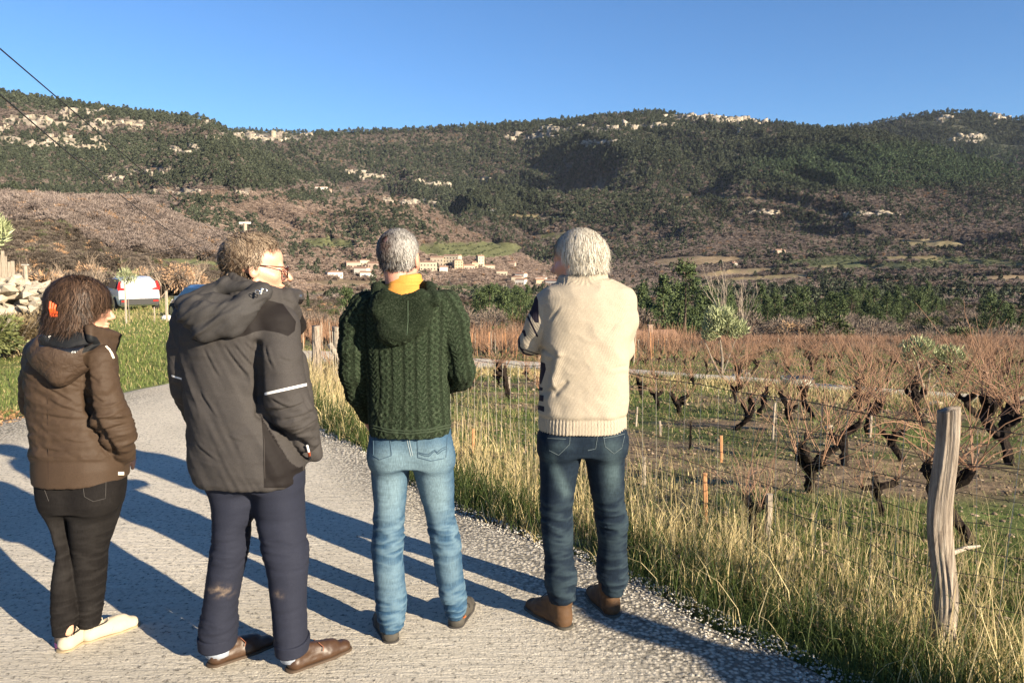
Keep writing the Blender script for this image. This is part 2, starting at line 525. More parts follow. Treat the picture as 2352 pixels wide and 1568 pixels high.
def build_ground():
    fine = np.radians(np.linspace(-37.5, 37.5, 500))
    s1 = np.radians(np.linspace(-178, -38.2, 24)); s2 = np.radians(np.linspace(38.2, 178, 24))
    az = np.concatenate([s1, fine, s2])
    rr = np.concatenate([[0.4, 0.8, 1.2], np.exp(np.linspace(np.log(1.6), np.log(150), 210)), np.exp(np.linspace(np.log(153), np.log(5200), 170))])
    A, Rr = np.meshgrid(az, rr)
    X = Rr * np.sin(A); Y = Rr * np.cos(A)
    Z = ground_z(X, Y)
    sd = road_sd(X, Y).reshape(X.shape)
    Z = Z - 0.08 * ss(0.10, -0.25, sd)
    # a small drop beside the road, rougher ground between the vines
    Z = Z - 0.05 * ss(0.05, 0.6, sd) * ss(2.5, 1.0, sd)
    near = (Rr < 40)
    Z = Z + near * (sd > 0.1) * 0.03 * fbm(X * 2.2, Y * 2.2, seed=9, octv=3)
    nr, na = X.shape
    idx = np.arange(nr * na).reshape(nr, na)
    f = np.stack([idx[:-1, :-1], idx[:-1, 1:], idx[1:, 1:], idx[1:, :-1]], -1).reshape(-1, 4)
    wrap = np.stack([idx[:-1, -1], idx[:-1, 0], idx[1:, 0], idx[1:, -1]], -1).reshape(-1, 4)
    f = np.vstack([f, wrap])
    xp, yp = seen_at(X, Y, Z)
    ev = evergreen(xp, yp, Rr, X, Y)
    c = np.zeros(X.shape + (3,))
    brown = np.array([.115, .090, .072]); dark = np.array([.05, .056, .038])
    c[:] = brown + (dark - brown) * ev[..., None]
    fa = field_at(xp, yp)
    for i, fd in enumerate(FIELDS):
        mk = (fa == i) & (Rr > 200); c[mk] = np.array(FCOL[fd[4]]) * (1 + .28 * vnoise(X[mk] / 14, Y[mk] / 5, seed=160))[:, None]
    rk = rockiness(xp, yp)
    c = c + (np.array([.42, .37, .30]) - c) * (0.40 * ss(0.3, 0.8, rk) * (Rr > 500))[..., None]
    # near ground: 'grass' amount, straw amount
    g = 0.5 + 0.5 * fbm(X * 0.8 + 3, Y * 0.8, seed=12, octv=3)
    soil = np.array([.215, .155, .098]); grs = np.array([.105, .135, .04]); straw = np.array([.22, .17, .085])
    nearc = soil + (grs - soil) * ss(.35, .65, g)[..., None]
    left = ss(-0.30, -0.45, X / np.maximum(Y, 1)) * (Y < 60)
    nearc = nearc + (np.array([.17, .19, .065]) - nearc) * left[..., None]
    w = ss(100, 60, Rr)[..., None]
    c = nearc * w + c * (1 - w)
    cc = np.concatenate([c.reshape(-1, 3), np.ones((nr * na, 1))], 1)
    t = NT('ground')
    base = t.attr('col', out='Color')
    far = t.math('MULTIPLY', t.noise(0.35, 6, 0.7), 1.0)
    nn = t.noise(7.0, 8, 0.72)
    v = t.ramp(nn, [(0.28, 0.35), (0.5, 0.95), (0.72, 1.9)])
    fine_n = t.ramp(t.noise(0.12, 8, 0.75), [(0.3, 0.6), (0.7, 1.4)])
    cc1 = t.mix(1.0, base, v, 'MULTIPLY')
    cc1 = t.mix(1.0, cc1, fine_n, 'MULTIPLY')
    t.color(cc1)
    t.set(rough=0.95, spec=0.1)
    t.bump(nn, 0.9, 0.05)
    V = np.stack([X, Y, Z], -1).reshape(-1, 3)
    o = mobj('ground', V, f, t.m, smooth=True, cols=cc)
    tag(o, kind='structure')
    return o

def road_h(x, y):
    return ground_z(x, y)

def build_road():
    s = np.linspace(0, 1, 90)
    P = RR[:, None, :] * (1 - s[None, :, None]) + RL[:, None, :] * s[None, :, None]
    X, Y = P[..., 0], P[..., 1]
    # irregular crumbling edge
    e = (1 - ss(0, .06, s))[None, :]
    X = X + e * 0.07 * vnoise(X * 3, Y * 3, seed=31); Y = Y + e * 0.07 * vnoise(X * 3, Y * 3, seed=32)
    Z = ground_z(X, Y) + 0.012 - 0.085 * (s[None, :] < 0.001) - 0.085 * (s[None, :] > .999)
    edge = np.minimum(s, 1 - s)[None, :] * np.linalg.norm(RR - RL, axis=1)[:, None]
    Z = Z + 0.012 * ss(0, .35, edge)
    n, m = X.shape
    idx = np.arange(n * m).reshape(n, m)
    f = np.stack([idx[:-1, :-1], idx[:-1, 1:], idx[1:, 1:], idx[1:, :-1]], -1).reshape(-1, 4)
    t = NT('rough_concrete')
    p = t.pos()
    # broom strokes run across; coarse aggregate everywhere, coarser by the verge
    edg = t.attr('edge')
    rowm = t.mapping((1.7, 13, 1), p, (0, 0, R(-24)))
    rows = t.noise(1.6, 6, 0.72, rowm, 1.6)
    rows2 = t.noise(5.0, 4, 0.7, rowm, 0.9)
    agg = t.voro(95, p); agg2 = t.voro(48, p)
    aggn = t.noise(85, 4, 0.75, p)
    patch = t.noise(0.6, 3, 0.5, p)
    farm = t.attr('track')
    h = t.math('ADD', t.math('MULTIPLY', rows, 1.9), t.math('MULTIPLY', rows2, 0.9))
    ew = t.ramp(edg, [(0.0, 1.0), (0.35, 0.9), (0.75, 0.0)])
    coarse = t.math('MULTIPLY', t.math('SUBTRACT', 0.6, agg2), t.math('ADD', 0.10, t.math('MULTIPLY', ew, 1.5)))
    h2 = t.math('ADD', t.math('MULTIPLY', t.math('SUBTRACT', 0.5, agg), 0.25), coarse)
    h3 = t.math('ADD', h, h2)
    h3 = t.math('ADD', h3, t.math('MULTIPLY', aggn, 0.7))
    h3 = t.math('MULTIPLY', h3, t.math('SUBTRACT', 1.0, t.math('MULTIPLY', farm, 0.6)))
    t.bump(h3, 0.85, 0.021)
    c1 = t.ramp(patch, [(0.3, (.50, .455, .37)), (0.7, (.70, .64, .53))])
    pits = t.ramp(t.noise(38, 4, 0.8, p), [(0.36, 0.32), (0.45, 1.0), (0.66, 1.15)])
    c2 = t.mix(1.0, c1, pits, 'MULTIPLY')
    st = t.ramp(agg2, [(0.0, 1.35), (0.35, 1.0), (0.62, 0.35)])
    c3 = t.mix(ew, c2, t.mix(1.0, c2, st, 'MULTIPLY'))
    t.color(t.mix(farm, c3, t.mix(patch, (.56, .495, .39), (.64, .565, .45))))
    t.set(rough=0.93, spec=0.2)
    V = np.stack([X, Y, Z], -1).reshape(-1, 3)
    track = ss(8.5, 11, Y)
    o = mobj('road', V, f, t.m, smooth=True, attrs={'edge': np.clip(edge / 1.6, 0, 1).reshape(-1), 'track': track.reshape(-1)})
    tag(o, kind='structure')
    return o

ground = build_ground()
road = build_road()
# ------------------------------------------------------------------ low level foliage builders
def blades_cloud(n, centres, size, thin=0.35, up=0.0, seed=1):
    """n random triangles spread over the given centres (n,3)"""
    g = np.random.default_rng(seed)
    d = g.normal(size=(n, 3)); d[:, 2] = np.abs(d[:, 2]) * (1 + up) if up else d[:, 2]
    d /= np.linalg.norm(d, axis=1)[:, None]
    e = np.cross(d, g.normal(size=(n, 3))); e /= np.linalg.norm(e, axis=1)[:, None] + 1e-9
    L = size * g.uniform(.6, 1.4, (n, 1))
    a = centres - d * L * .5 - e * L * thin * .5
    b = centres - d * L * .5 + e * L * thin * .5
    c = centres + d * L * .5
    V = np.stack([a, b, c], 1).reshape(-1, 3)
    F = np.arange(3 * n).reshape(n, 3)
    return V, F

def ell_points(n, rad, seed, shell=0.45, bottom=0.0):
    g = np.random.default_rng(seed)
    d = g.normal(size=(n, 3)); d /= np.linalg.norm(d, axis=1)[:, None]
    r = (shell + (1 - shell) * g.random((n, 1))) ** 0.7
    lump = 1 + 0.28 * vnoise(d[:, 0] * 2.2 + seed, d[:, 1] * 2.2, d[:, 2] * 2.2, seed=seed)[:, None]
    p = d * r * lump * np.array(rad)
    return p

def unit_tree(kind, seed):
    """one metre tall tree for the far slopes: rough crown over a short trunk"""
    g = np.random.default_rng(seed)
    parts = []
    if kind == 'pine':
        n = 150
        h = g.random(n) ** 0.8
        r = 0.30 * (1 - h) ** 0.65 + 0.04
        th = g.uniform(0, 6.283, n)
        lump = 1 + .3 * vnoise(np.cos(th) * 2 + seed, np.sin(th) * 2, h * 4, seed)
        P = np.stack([np.cos(th) * r * lump, np.sin(th) * r * lump, .14 + .86 * h], 1)
        V, F = blades_cloud(n, P, .17, .8, seed=seed)
    elif kind == 'oak':
        n = 130
        P = ell_points(n, (.42, .42, .38), seed, .6); P[:, 2] += .48
        V, F = blades_cloud(n, P, .20, .8, seed=seed)
    elif kind == 'scrub':
        n = 420
        P = ell_points(n, (.48, .48, .42), seed, .25); P[:, 2] += .42
        V, F = blades_cloud(n, P, .13, .40, seed=seed)
    else:  # bare crown
        n = 170
        P = ell_points(n, (.42, .42, .44), seed, .2); P[:, 2] += .50
        V, F = blades_cloud(n, P, .26, .22, up=.6, seed=seed)
    # a trunk
    tv = np.array([[-.02, 0, 0], [.02, 0, 0], [.012, 0, .5], [-.012, 0, .5], [0, -.02, 0], [0, .02, 0], [0, .012, .5], [0, -.012, .5]])
    tf = np.array([[0, 1, 2], [0, 2, 3], [4, 5, 6], [4, 6, 7]])
    V2 = np.vstack([V, tv]); F2 = np.vstack([F, tf + len(V)])
    return V2, F2

def mat_instance(name, rough=0.8, nv=0.5):
    t = NT(name)
    c = t.attr('tint', 'INSTANCER', 'Color')
    n = t.noise(3.0, 2, .5, t.tc('Object'))
    t.color(t.mix(1.0, c, t.ramp(n, [(0.3, 1 - nv), (.7, 1 + nv)]), 'MULTIPLY'))
    t.set(rough=rough, spec=0.15)
    return t.m
M_inst = mat_instance('far_foliage')

def scatter(name, P, S, C, protos, label_kind='stuff', rotx=None):
    """instances of protos (meshes) on points; one object of kind stuff"""
    cl = bpy.data.collections.new(name + '_variants')
    for i, me in enumerate(protos):
        po = bpy.data.objects.new(name + '_variant', me)
        cl.objects.link(po)
    n = len(P)
    me = bpy.data.meshes.new(name)
    me.vertices.add(n)
    me.vertices.foreach_set('co', np.asarray(P, np.float32).reshape(-1))
    def add(k, typ, dom, arr, fld):
        a = me.attributes.new(k, typ, dom); a.data.foreach_set(fld, arr.astype(np.float32 if fld != 'value' or typ != 'INT' else np.int32).reshape(-1))
    add('scl', 'FLOAT_VECTOR', 'POINT', np.asarray(S), 'vector')
    cc = np.concatenate([C, np.ones((n, 1))], 1)
    add('tint', 'FLOAT_COLOR', 'POINT', cc, 'color')
    rot = np.zeros((n, 3)); rot[:, 2] = rng.uniform(0, 6.283, n)
    if rotx is not None: rot[:, :2] = rotx
    add('rot', 'FLOAT_VECTOR', 'POINT', rot, 'vector')
    a = me.attributes.new('pick', 'INT', 'POINT'); a.data.foreach_set('value', rng.integers(0, len(protos), n).astype(np.int32))
    o = add_obj(name, me)
    ng = bpy.data.node_groups.new(name, 'GeometryNodeTree')
    ng.interface.new_socket('Geometry', in_out='INPUT', socket_type='NodeSocketGeometry')
    ng.interface.new_socket('Geometry', in_out='OUTPUT', socket_type='NodeSocketGeometry')
    N = ng.nodes
    gi = N.new('NodeGroupInput'); go = N.new('NodeGroupOutput')
    m2p = N.new('GeometryNodeMeshToPoints')
    iop = N.new('GeometryNodeInstanceOnPoints')
    ci = N.new('GeometryNodeCollectionInfo'); ci.inputs['Collection'].default_value = cl
    ci.inputs['Separate Children'].default_value = True; ci.inputs['Reset Children'].default_value = True
    iop.inputs['Pick Instance'].default_value = True
    def na(nm, dt):
        q = N.new('GeometryNodeInputNamedAttribute'); q.data_type = dt; q.inputs['Name'].default_value = nm
        return q.outputs[0]
    L = ng.links.new
    L(gi.outputs[0], m2p.inputs[0]); L(m2p.outputs[0], iop.inputs['Points'])
    L(ci.outputs[0], iop.inputs['Instance'])
    L(na('pick', 'INT'), iop.inputs['Instance Index'])
    L(na('scl', 'FLOAT_VECTOR'), iop.inputs['Scale'])
    L(na('rot', 'FLOAT_VECTOR'), iop.inputs['Rotation'])
    L(iop.outputs[0], go.inputs[0])
    md = o.modifiers.new('scatter', 'NODES'); md.node_group = ng
    tag(o, kind=label_kind)
    return o

def protos(kind, k, seed, mat):
    out = []
    for i in range(k):
        V, F = unit_tree(kind, seed + i)
        out.append(new_mesh('far_' + kind, V, F, mat))
    return out

PINES = protos('pine', 4, 11, M_inst); OAKS = protos('oak', 4, 31, M_inst); BARES = protos('bare', 5, 51, M_inst); SCRUBS = protos('scrub', 5, 71, M_inst)

# ------------------------------------------------------------------ the wooded slopes
_sl = {}
def sample_slopes(n):
    """points of the far terrain that show from the road, spread evenly over what one sees"""
    az = np.radians(np.linspace(-37, 37, 700))
    rr = np.exp(np.linspace(np.log(80), np.log(3900), 620))
    if not _sl:
        A, Q = np.meshgrid(az, rr)
        X = Q * np.sin(A); Y = Q * np.cos(A); Z = ground_z(X, Y)
        el = (Z - CAMZ) / Q
        mx = np.maximum.accumulate(el, axis=0)
        prev = np.vstack([el[:1], mx[:-1]])
        gain = np.clip(mx - prev, 0, None)
        # keep a little of the hidden ground near crests too
        vis = gain + 0.02 * np.gradient(rr)[:, None] / Q * (el > prev - 0.004)
        w = vis.reshape(-1); _sl['w'] = np.cumsum(w / w.sum())
    k = np.searchsorted(_sl['w'], rng.random(n)).clip(0, len(_sl['w']) - 1)
    i, j = np.divmod(k, len(az))
    q = rr[np.clip(i, 0, len(rr) - 1)] * (1 + rng.uniform(-.5, .5, n) * np.log(3900 / 80) / 620)
    a = az[j] + rng.uniform(-.5, .5, n) * (az[1] - az[0])
    x = q * np.sin(a); y = q * np.cos(a)
    return x, y, ground_z(x, y), q

def build_woods():
    x, y, z, r = sample_slopes(170000)
    xp, yp = seen_at(x, y, z)
    ev = evergreen(xp, yp, r, x, y)
    fa = field_at(xp, yp)
    rk = rockiness(xp, yp)
    u = rng.random(len(x))
    keep = ((fa < 0) | (r < 300)) & ~((rk > .45) & (u < .75))
    # clearings in the near valley floor are handled by the big trees
    keep &= (r > 135)
    keep &= ~((r < 470) & (x / y > -0.32))
    clr = fbm(x / 90, y / 90, seed=90, octv=3)
    keep &= ~((clr > 0.42) & (rng.random(len(x)) < .5))
    keep &= ~((r > 560) & (r < 775) & (xp > 735) & (xp < 1320) & (rng.random(len(x)) < .72))
    iv = rng.random(len(x)) < ev
    bright = 1 + 0.22 * fbm(x / 40, y / 40, seed=8, octv=2)
    size = rng.uniform(.7, 1.3, len(x))
    def col_(a, b, n):
        t = rng.random((n, 1)); return np.array(a) * (1 - t) + np.array(b) * t
    m = keep & iv & (r >= 300)
    n = m.sum(); s = size[m] * np.where(rng.random(n) < .6, 8.5, 6.0) * np.clip(r[m] / 1400, .75, 1.35)
    c = col_((.034, .044, .029), (.076, .088, .055), n)
    gr = blob(xp[m], yp[m], 2050, 385, 330, 50)[:, None]
    c = c * (1 - .5 * gr) + np.array([.060, .105, .045]) * .5 * gr
    c *= bright[m][:, None]
    pm = rng.random(n) < .55
    P = np.stack([x[m], y[m], z[m] - .4], 1)
    o1 = scatter('pine_wood', P[pm], np.stack([s[pm]] * 3, 1), c[pm], PINES)
    o2 = scatter('evergreen_oak_scrub', P[~pm], np.stack([s[~pm], s[~pm], s[~pm] * .8], 1), c[~pm] * 1.15 + .01, OAKS)
    m = keep & ~iv & (r >= 300)
    n = m.sum(); s = size[m] * 6.2 * np.clip(r[m] / 1300, .8, 1.35)
    c = col_((.130, .102, .090), (.235, .192, .168), n) * bright[m][:, None]
    kn = ((r[m] > 520) & (r[m] < 1185) & (xp[m] > 420) & (xp[m] < 1330) & (yp[m] > 440))[:, None]
    c = c * (1 + kn * np.array([.42, .34, .25]))  # knoll woods tinted lighter and warmer: sunlight put into the colour
    c[rng.random(n) < .03] = (.26, .165, .10)
    P = np.stack([x[m], y[m], z[m] - .3], 1)
    o3 = scatter('bare_woodland', P, np.stack([s, s, s * .8], 1), c, SCRUBS + BARES[:2])
    for o, l, ct in ((o1, 'dark green pines covering the upper mountain slopes', 'pine wood'), (o2, 'rounded olive green evergreen oaks on the mountain sides', 'oak scrub'), (o3, 'bare grey brown winter woodland on the valley sides', 'woodland')):
        tag(o, l, ct)
    # near brown scrub hillside on the left
    x, y, z, r = sample_slopes(100000)
    m = (r < 470) & (x / y < -0.10) & (r > 70)
    x, y, z, r = x[m], y[m], z[m], r[m]
    # extra points low on the slope
    xp, yp = seen_at(x, y, z)
    fa = field_at(xp, yp)
    keep = (fa < 0)
    x, y, z, r = x[keep], y[keep], z[keep], r[keep]
    n = len(x); s = rng.uniform(1.9, 3.9, n)
    c = col_((.058, .046, .037), (.142, .115, .091), n) * (1 + .25 * fbm(x / 9, y / 9, seed=98, octv=2))[:, None]
    rc = rng.random(n)
    c[rc < .03] = np.array([.34, .21, .12]); c[(rc > .10) & (rc < .17)] = (.11, .12, .06)
    o4 = scatter('hillside_scrub', np.stack([x, y, z - .2], 1), np.stack([s, s, s * .8], 1), c, SCRUBS)
    tag(o4, 'brown leafless oak scrub on the near hillside at left', 'scrub')

def build_orchards():
    X = []; Y = []
    for k, (cx, cy, rx, ry, kind) in enumerate(FIELDS):
        if kind not in ('orchard', 'terrace', 'green'): continue
        # find the distances at which this field is seen
        Ys = np.linspace(330, 1500, 500); u = (cx - 1176) / FOC; z = ground_z(u * Ys, Ys)
        _, yy = seen_at(u * Ys, Ys, z); ok = np.abs(yy - cy) < ry * 1.3
        if not ok.any(): continue
        y0, y1 = Ys[ok].min(), min(Ys[ok].max(), Ys[ok].min() + 260)
        gx = np.arange((cx - rx - 1176) / FOC * y0, (cx + rx - 1176) / FOC * y1, 7.0 if kind == 'orchard' else 12.0); gy = np.arange(y0, y1, 8.0 if kind == 'orchard' else 15.0)
        A, B = np.meshgrid(gx, gy); A = (A + .25 * B).ravel() - .25 * y0; B = B.ravel()
        X.append(A); Y.append(B)
    x = np.concatenate(X); y = np.concatenate(Y); x = x + rng.uniform(-.7, .7, len(x)); y = y + rng.uniform(-.7, .7, len(y))
    z = ground_z(x, y); fa = field_at(*seen_at(x, y, z)); kinds = np.array([f[4] in ('orchard', 'terrace', 'green') for f in FIELDS] + [False])
    m = kinds[fa]; x, y, z = x[m], y[m], z[m]; n = len(x); s = rng.uniform(2.6, 4.2, n)
    c = lerp_c((.075, .095, .05), (.17, .19, .11), n)
    o = scatter('olive_groves', np.stack([x, y, z], 1), np.stack([s * 1.1, s * 1.1, s * .8], 1), c, OAKS)
    tag(o, 'grey green olive groves planted in rows on the valley floor', 'olive groves')

def lerp_c(a, b, n):
    t = rng.random((n, 1)); return np.array(a) * (1 - t) + np.array(b) * t

def build_cliffs():
    n = 9000
    P = []
    x, y, z, r = sample_slopes(120000)
    xp, yp = seen_at(x, y, z)
    rk = rockiness(xp, yp)
    strat = fbm(xp / 26.0, yp / 5.0, seed=61, octv=3)
    m = (rk > .42) & (strat > 0.10) & (r > 700)
    x, y, z, r = x[m], y[m], z[m], r[m]
    k = rng.permutation(len(x))[:5200]
    x, y, z, r = x[k], y[k], z[k], r[k]
    V = []; F = []
    g = np.random.default_rng(5)
    base = np.array([[-.5, -.5, 0], [.5, -.5, 0], [.5, .5, 0], [-.5, .5, 0], [-.42, -.42, 1], [.42, -.42, 1], [.45, .45, 1], [-.45, .45, 1]])
    fc = np.array([[0, 1, 5, 4], [1, 2, 6, 5], [2, 3, 7, 6], [3, 0, 4, 7], [4, 5, 6, 7]])
    n = len(x)
    sc = np.stack([g.uniform(6, 22, n), g.uniform(5, 9, n), g.uniform(3, 10, n)], 1) * np.clip(r / 2000, .6, 1.3)[:, None]
    ang = np.arctan2(x, y) * -1 + g.uniform(-.7, .7, n)
    b = base[None] * sc[:, None] * (1 + .25 * g.normal(size=(n, 8, 3)))
    ca, sa = np.cos(ang)[:, None], np.sin(ang)[:, None]
    bx = b[..., 0] * ca - b[..., 1] * sa; by = b[..., 0] * sa + b[..., 1] * ca
    W = np.stack([bx + x[:, None], by + y[:, None], b[..., 2] + z[:, None] - 3.0], -1).reshape(-1, 3)
    Fa = (fc[None] + 8 * np.arange(n)[:, None, None]).reshape(-1, 4)
    cb = np.array([.33, .285, .24]) * g.uniform(.6, 1.15, (n, 1)); cb[:, 2] *= g.uniform(.85, 1.0, n)
    C = np.repeat(cb, 8, 0)
    t = NT('limestone'); t.color(t.mix(1.0, t.attr('col', out='Color'), t.ramp(t.noise(.25, 5, .7, t.mapping((1, 1, .35))), [(0.35, .55), (.65, 1.25)]), 'MULTIPLY')); t.set(rough=.9)
    o = mobj('limestone_cliffs', W, Fa, t.m, cols=C)
    tag(o, 'pale limestone cliff bands breaking through the mountain woods', 'cliffs', kind='structure')

build_woods()
build_orchards()
build_cliffs()
# ------------------------------------------------------------------ sculpting by distance fields
def axis(lo, hi, step, fine=None, fstep=None):
    """grid coordinates, finer inside the range fine"""
    out = [lo]
    while out[-1] < hi:
        p = out[-1]
        st = step
        if fine is not None and fine[0] - 0.02 < p < fine[1]: st = fstep
        out.append(p + st)
    return np.array(out)

class SDF:
    def __init__(s, xs, ys, zs):
        s.xs, s.ys, s.zs = xs, ys, zs
        s.F = np.full((len(xs), len(ys), len(zs)), 0.25, np.float32)
    def _win(s, lo, hi, pad):
        i0, i1 = np.searchsorted(s.xs, [lo[0] - pad, hi[0] + pad]); j0, j1 = np.searchsorted(s.ys, [lo[1] - pad, hi[1] + pad]); k0, k1 = np.searchsorted(s.zs, [lo[2] - pad, hi[2] + pad])
        sl = (slice(i0, i1), slice(j0, j1), slice(k0, k1))
        return sl, s.xs[i0:i1, None, None], s.ys[None, j0:j1, None], s.zs[None, None, k0:k1]
    def _merge(s, sl, d, k, op='u'):
        d = d.astype(np.float32); A = s.F[sl]
        if A.size == 0: return
        if op == 'u':
            if k > 0:
                h = np.clip(0.5 + 0.5 * (A - d) / k, 0, 1)
                s.F[sl] = A * (1 - h) + d * h - k * h * (1 - h)
            else: s.F[sl] = np.minimum(A, d)
        else:
            if k > 0:
                h = np.clip(0.5 - 0.5 * (A + d) / k, 0, 1)
                s.F[sl] = A * (1 - h) - d * h + k * h * (1 - h)
            else: s.F[sl] = np.maximum(A, -d)
    def cap(s, a, b, ra, rb=None, k=0.02, op='u', sq=None):
        """tapered capsule; sq=(axis unit vector, factor) flattens it along that axis"""
        rb = ra if rb is None else rb
        a = np.array(a, float); b = np.array(b, float)
        pad = max(ra, rb) * 1.3 + k + .03
        sl, X, Y, Z = s._win(np.minimum(a, b), np.maximum(a, b), pad)
        if s.F[sl].size == 0: return
        ab = b - a; L2 = ab @ ab + 1e-12
        t = np.clip(((X - a[0]) * ab[0] + (Y - a[1]) * ab[1] + (Z - a[2]) * ab[2]) / L2, 0, 1)
        dx, dy, dz = X - a[0] - t * ab[0], Y - a[1] - t * ab[1], Z - a[2] - t * ab[2]
        if sq is not None:
            ax, f = np.array(sq[0], float), sq[1]; ax = ax / np.linalg.norm(ax)
            q = dx * ax[0] + dy * ax[1] + dz * ax[2]
            m = (1 / f - 1) * q
            dx, dy, dz = dx + m * ax[0], dy + m * ax[1], dz + m * ax[2]
        d = np.sqrt(dx * dx + dy * dy + dz * dz) - (ra + (rb - ra) * t)
        s._merge(sl, d, k, op)
    def chain(s, pts, rad, k=0.02, sq=None):
        for i in range(len(pts) - 1):
            s.cap(pts[i], pts[i + 1], rad[i], rad[i + 1], k, sq=sq)
    def ell(s, c, r, M=None, k=0.02, op='u', pw=2.0):
        c = np.array(c, float); r = np.array(r, float)
        R_ = r.max()
        sl, X, Y, Z = s._win(c - R_, c + R_, k + .03)
        if s.F[sl].size == 0: return
        dx, dy, dz = X - c[0], Y - c[1], Z - c[2]
        if M is not None:   # rows of M: local axes in world
            M = np.array(M, float)
            u = dx * M[0, 0] + dy * M[0, 1] + dz * M[0, 2]
            v = dx * M[1, 0] + dy * M[1, 1] + dz * M[1, 2]
            w = dx * M[2, 0] + dy * M[2, 1] + dz * M[2, 2]
        else: u, v, w = dx + 0 * dy + 0 * dz, dy + 0 * dx + 0 * dz, dz + 0 * dx + 0 * dy
        if pw == 2.0:
            q = np.sqrt((u / r[0]) ** 2 + (v / r[1]) ** 2 + (w / r[2]) ** 2)
            g = np.sqrt((u / r[0] ** 2) ** 2 + (v / r[1] ** 2) ** 2 + (w / r[2] ** 2) ** 2)
            d = q * (q - 1) / (g + 1e-6)
            d = np.clip(d, -R_, None)
        else:
            q = (np.abs(u / r[0]) ** pw + np.abs(v / r[1]) ** pw + np.abs(w / r[2]) ** pw) ** (1 / pw)
            d = (q - 1) * r.min()
        s._merge(sl, d, k, op)
    def column(s, rows, k=0.02, pw=2.3, op='u', ang=0.0, cap=0.0):
        """rows: (z, cx, cy, half width, half depth) sorted by z; ang turns the sections"""
        rows = np.array(sorted(rows), float)
        z = s.zs
        lo = rows[0, 0] - cap; hi = rows[-1, 0] + cap
        cx = np.interp(z, rows[:, 0], rows[:, 1]); cy = np.interp(z, rows[:, 0], rows[:, 2])
        # smooth the radii a little
        a = np.interp(z, rows[:, 0], rows[:, 3]); b = np.interp(z, rows[:, 0], rows[:, 4])
        R_ = max(rows[:, 3].max(), rows[:, 4].max()) + .05
        mn = np.array([rows[:, 1].min() - R_, rows[:, 2].min() - R_, lo]); mx = np.array([rows[:, 1].max() + R_, rows[:, 2].max() + R_, hi])
        sl, X, Y, Z = s._win(mn, mx, k + .02)
        if s.F[sl].size == 0: return
        kk = sl[2]
        cx, cy, a, b = [np.asarray(q)[kk][None, None, :] for q in (cx, cy, a, b)]
        dx, dy = X - cx, Y - cy
        if ang:
            ca, sa = math.cos(ang), math.sin(ang)
            dx, dy = dx * ca + dy * sa, -dx * sa + dy * ca
        q = (np.abs(dx / a) ** pw + np.abs(dy / b) ** pw) ** (1 / pw)
        d = (q - 1) * np.minimum(a, b) 
        e = np.maximum(Z - hi, lo - Z)
        d = np.where(e > 0, np.sqrt(np.maximum(d, 0) ** 2 + np.maximum(e, 0) ** 2), np.maximum(d, e))
        s._merge(sl, d, k, op)
    def mesh(s):
        """surface nets"""
        F = s.F
        neg = F < 0
        c = [neg[i:F.shape[0] - 1 + i, j:F.shape[1] - 1 + j, k:F.shape[2] - 1 + k] for i in (0, 1) for j in (0, 1) for k in (0, 1)]
        anyn = c[0].copy(); alln = c[0].copy()
        for q in c[1:]: anyn |= q; alln &= q
        cell = anyn & ~alln
        I, J, K = np.nonzero(cell)
        n = len(I)
        idm = np.full(cell.shape, -1, np.int64); idm[I, J, K] = np.arange(n)
        val = {}
        for i in (0, 1):
            for j in (0, 1):
                for k in (0, 1):
                    val[i, j, k] = F[I + i, J + j, K + k]
        acc = np.zeros((n, 3)); cnt = np.zeros(n)
        for ax in range(3):
            for p in (0, 1):
                for q in (0, 1):
                    a = [0, 0, 0]; b = [0, 0, 0]
                    o = [t for t in range(3) if t != ax]
                    a[o[0]] = b[o[0]] = p; a[o[1]] = b[o[1]] = q; b[ax] = 1
                    va, vb = val[tuple(a)], val[tuple(b)]
                    m = (va < 0) != (vb < 0)
                    t = np.where(m, va / np.where(m, va - vb, 1), 0)
                    pt = np.zeros((n, 3)); pt[:, o[0]] = p; pt[:, o[1]] = q; pt[:, ax] = t
                    acc += pt * m[:, None]; cnt += m
        acc /= cnt[:, None]
        V = np.zeros((n, 3))
        for ax, (arr, ind) in enumerate(((s.xs, I), (s.ys, J), (s.zs, K))):
            V[:, ax] = arr[ind] + acc[:, ax] * (arr[ind + 1] - arr[ind])
        quads = []
        # edges along x: shared by cells (i, j-1..j, k-1..k)
        for ax in range(3):
            o = [t for t in range(3) if t != ax]
            shp = F.shape
            slA = [slice(None)] * 3; slB = [slice(None)] * 3
            slA[ax] = slice(0, shp[ax] - 1); slB[ax] = slice(1, shp[ax])
            for t in o:
                slA[t] = slice(1, shp[t] - 1); slB[t] = slice(1, shp[t] - 1)
            A = neg[tuple(slA)]; B = neg[tuple(slB)]
            m = A != B
            P = np.array(np.nonzero(m))
            flip = A[tuple(P)]
            for t in o: P[t] += 1
            def cid(d0, d1):
                Q = P.copy(); Q[o[0]] += d0; Q[o[1]] += d1
                return idm[Q[0], Q[1], Q[2]]
            q = np.stack([cid(-1, -1), cid(0, -1), cid(0, 0), cid(-1, 0)], 1)
            if ax == 1: flip = ~flip
            q = np.where(flip[:, None], q, q[:, ::-1])
            quads.append(q)
        Q = np.concatenate(quads)
        Q = Q[(Q >= 0).all(1)]
        return V, Q

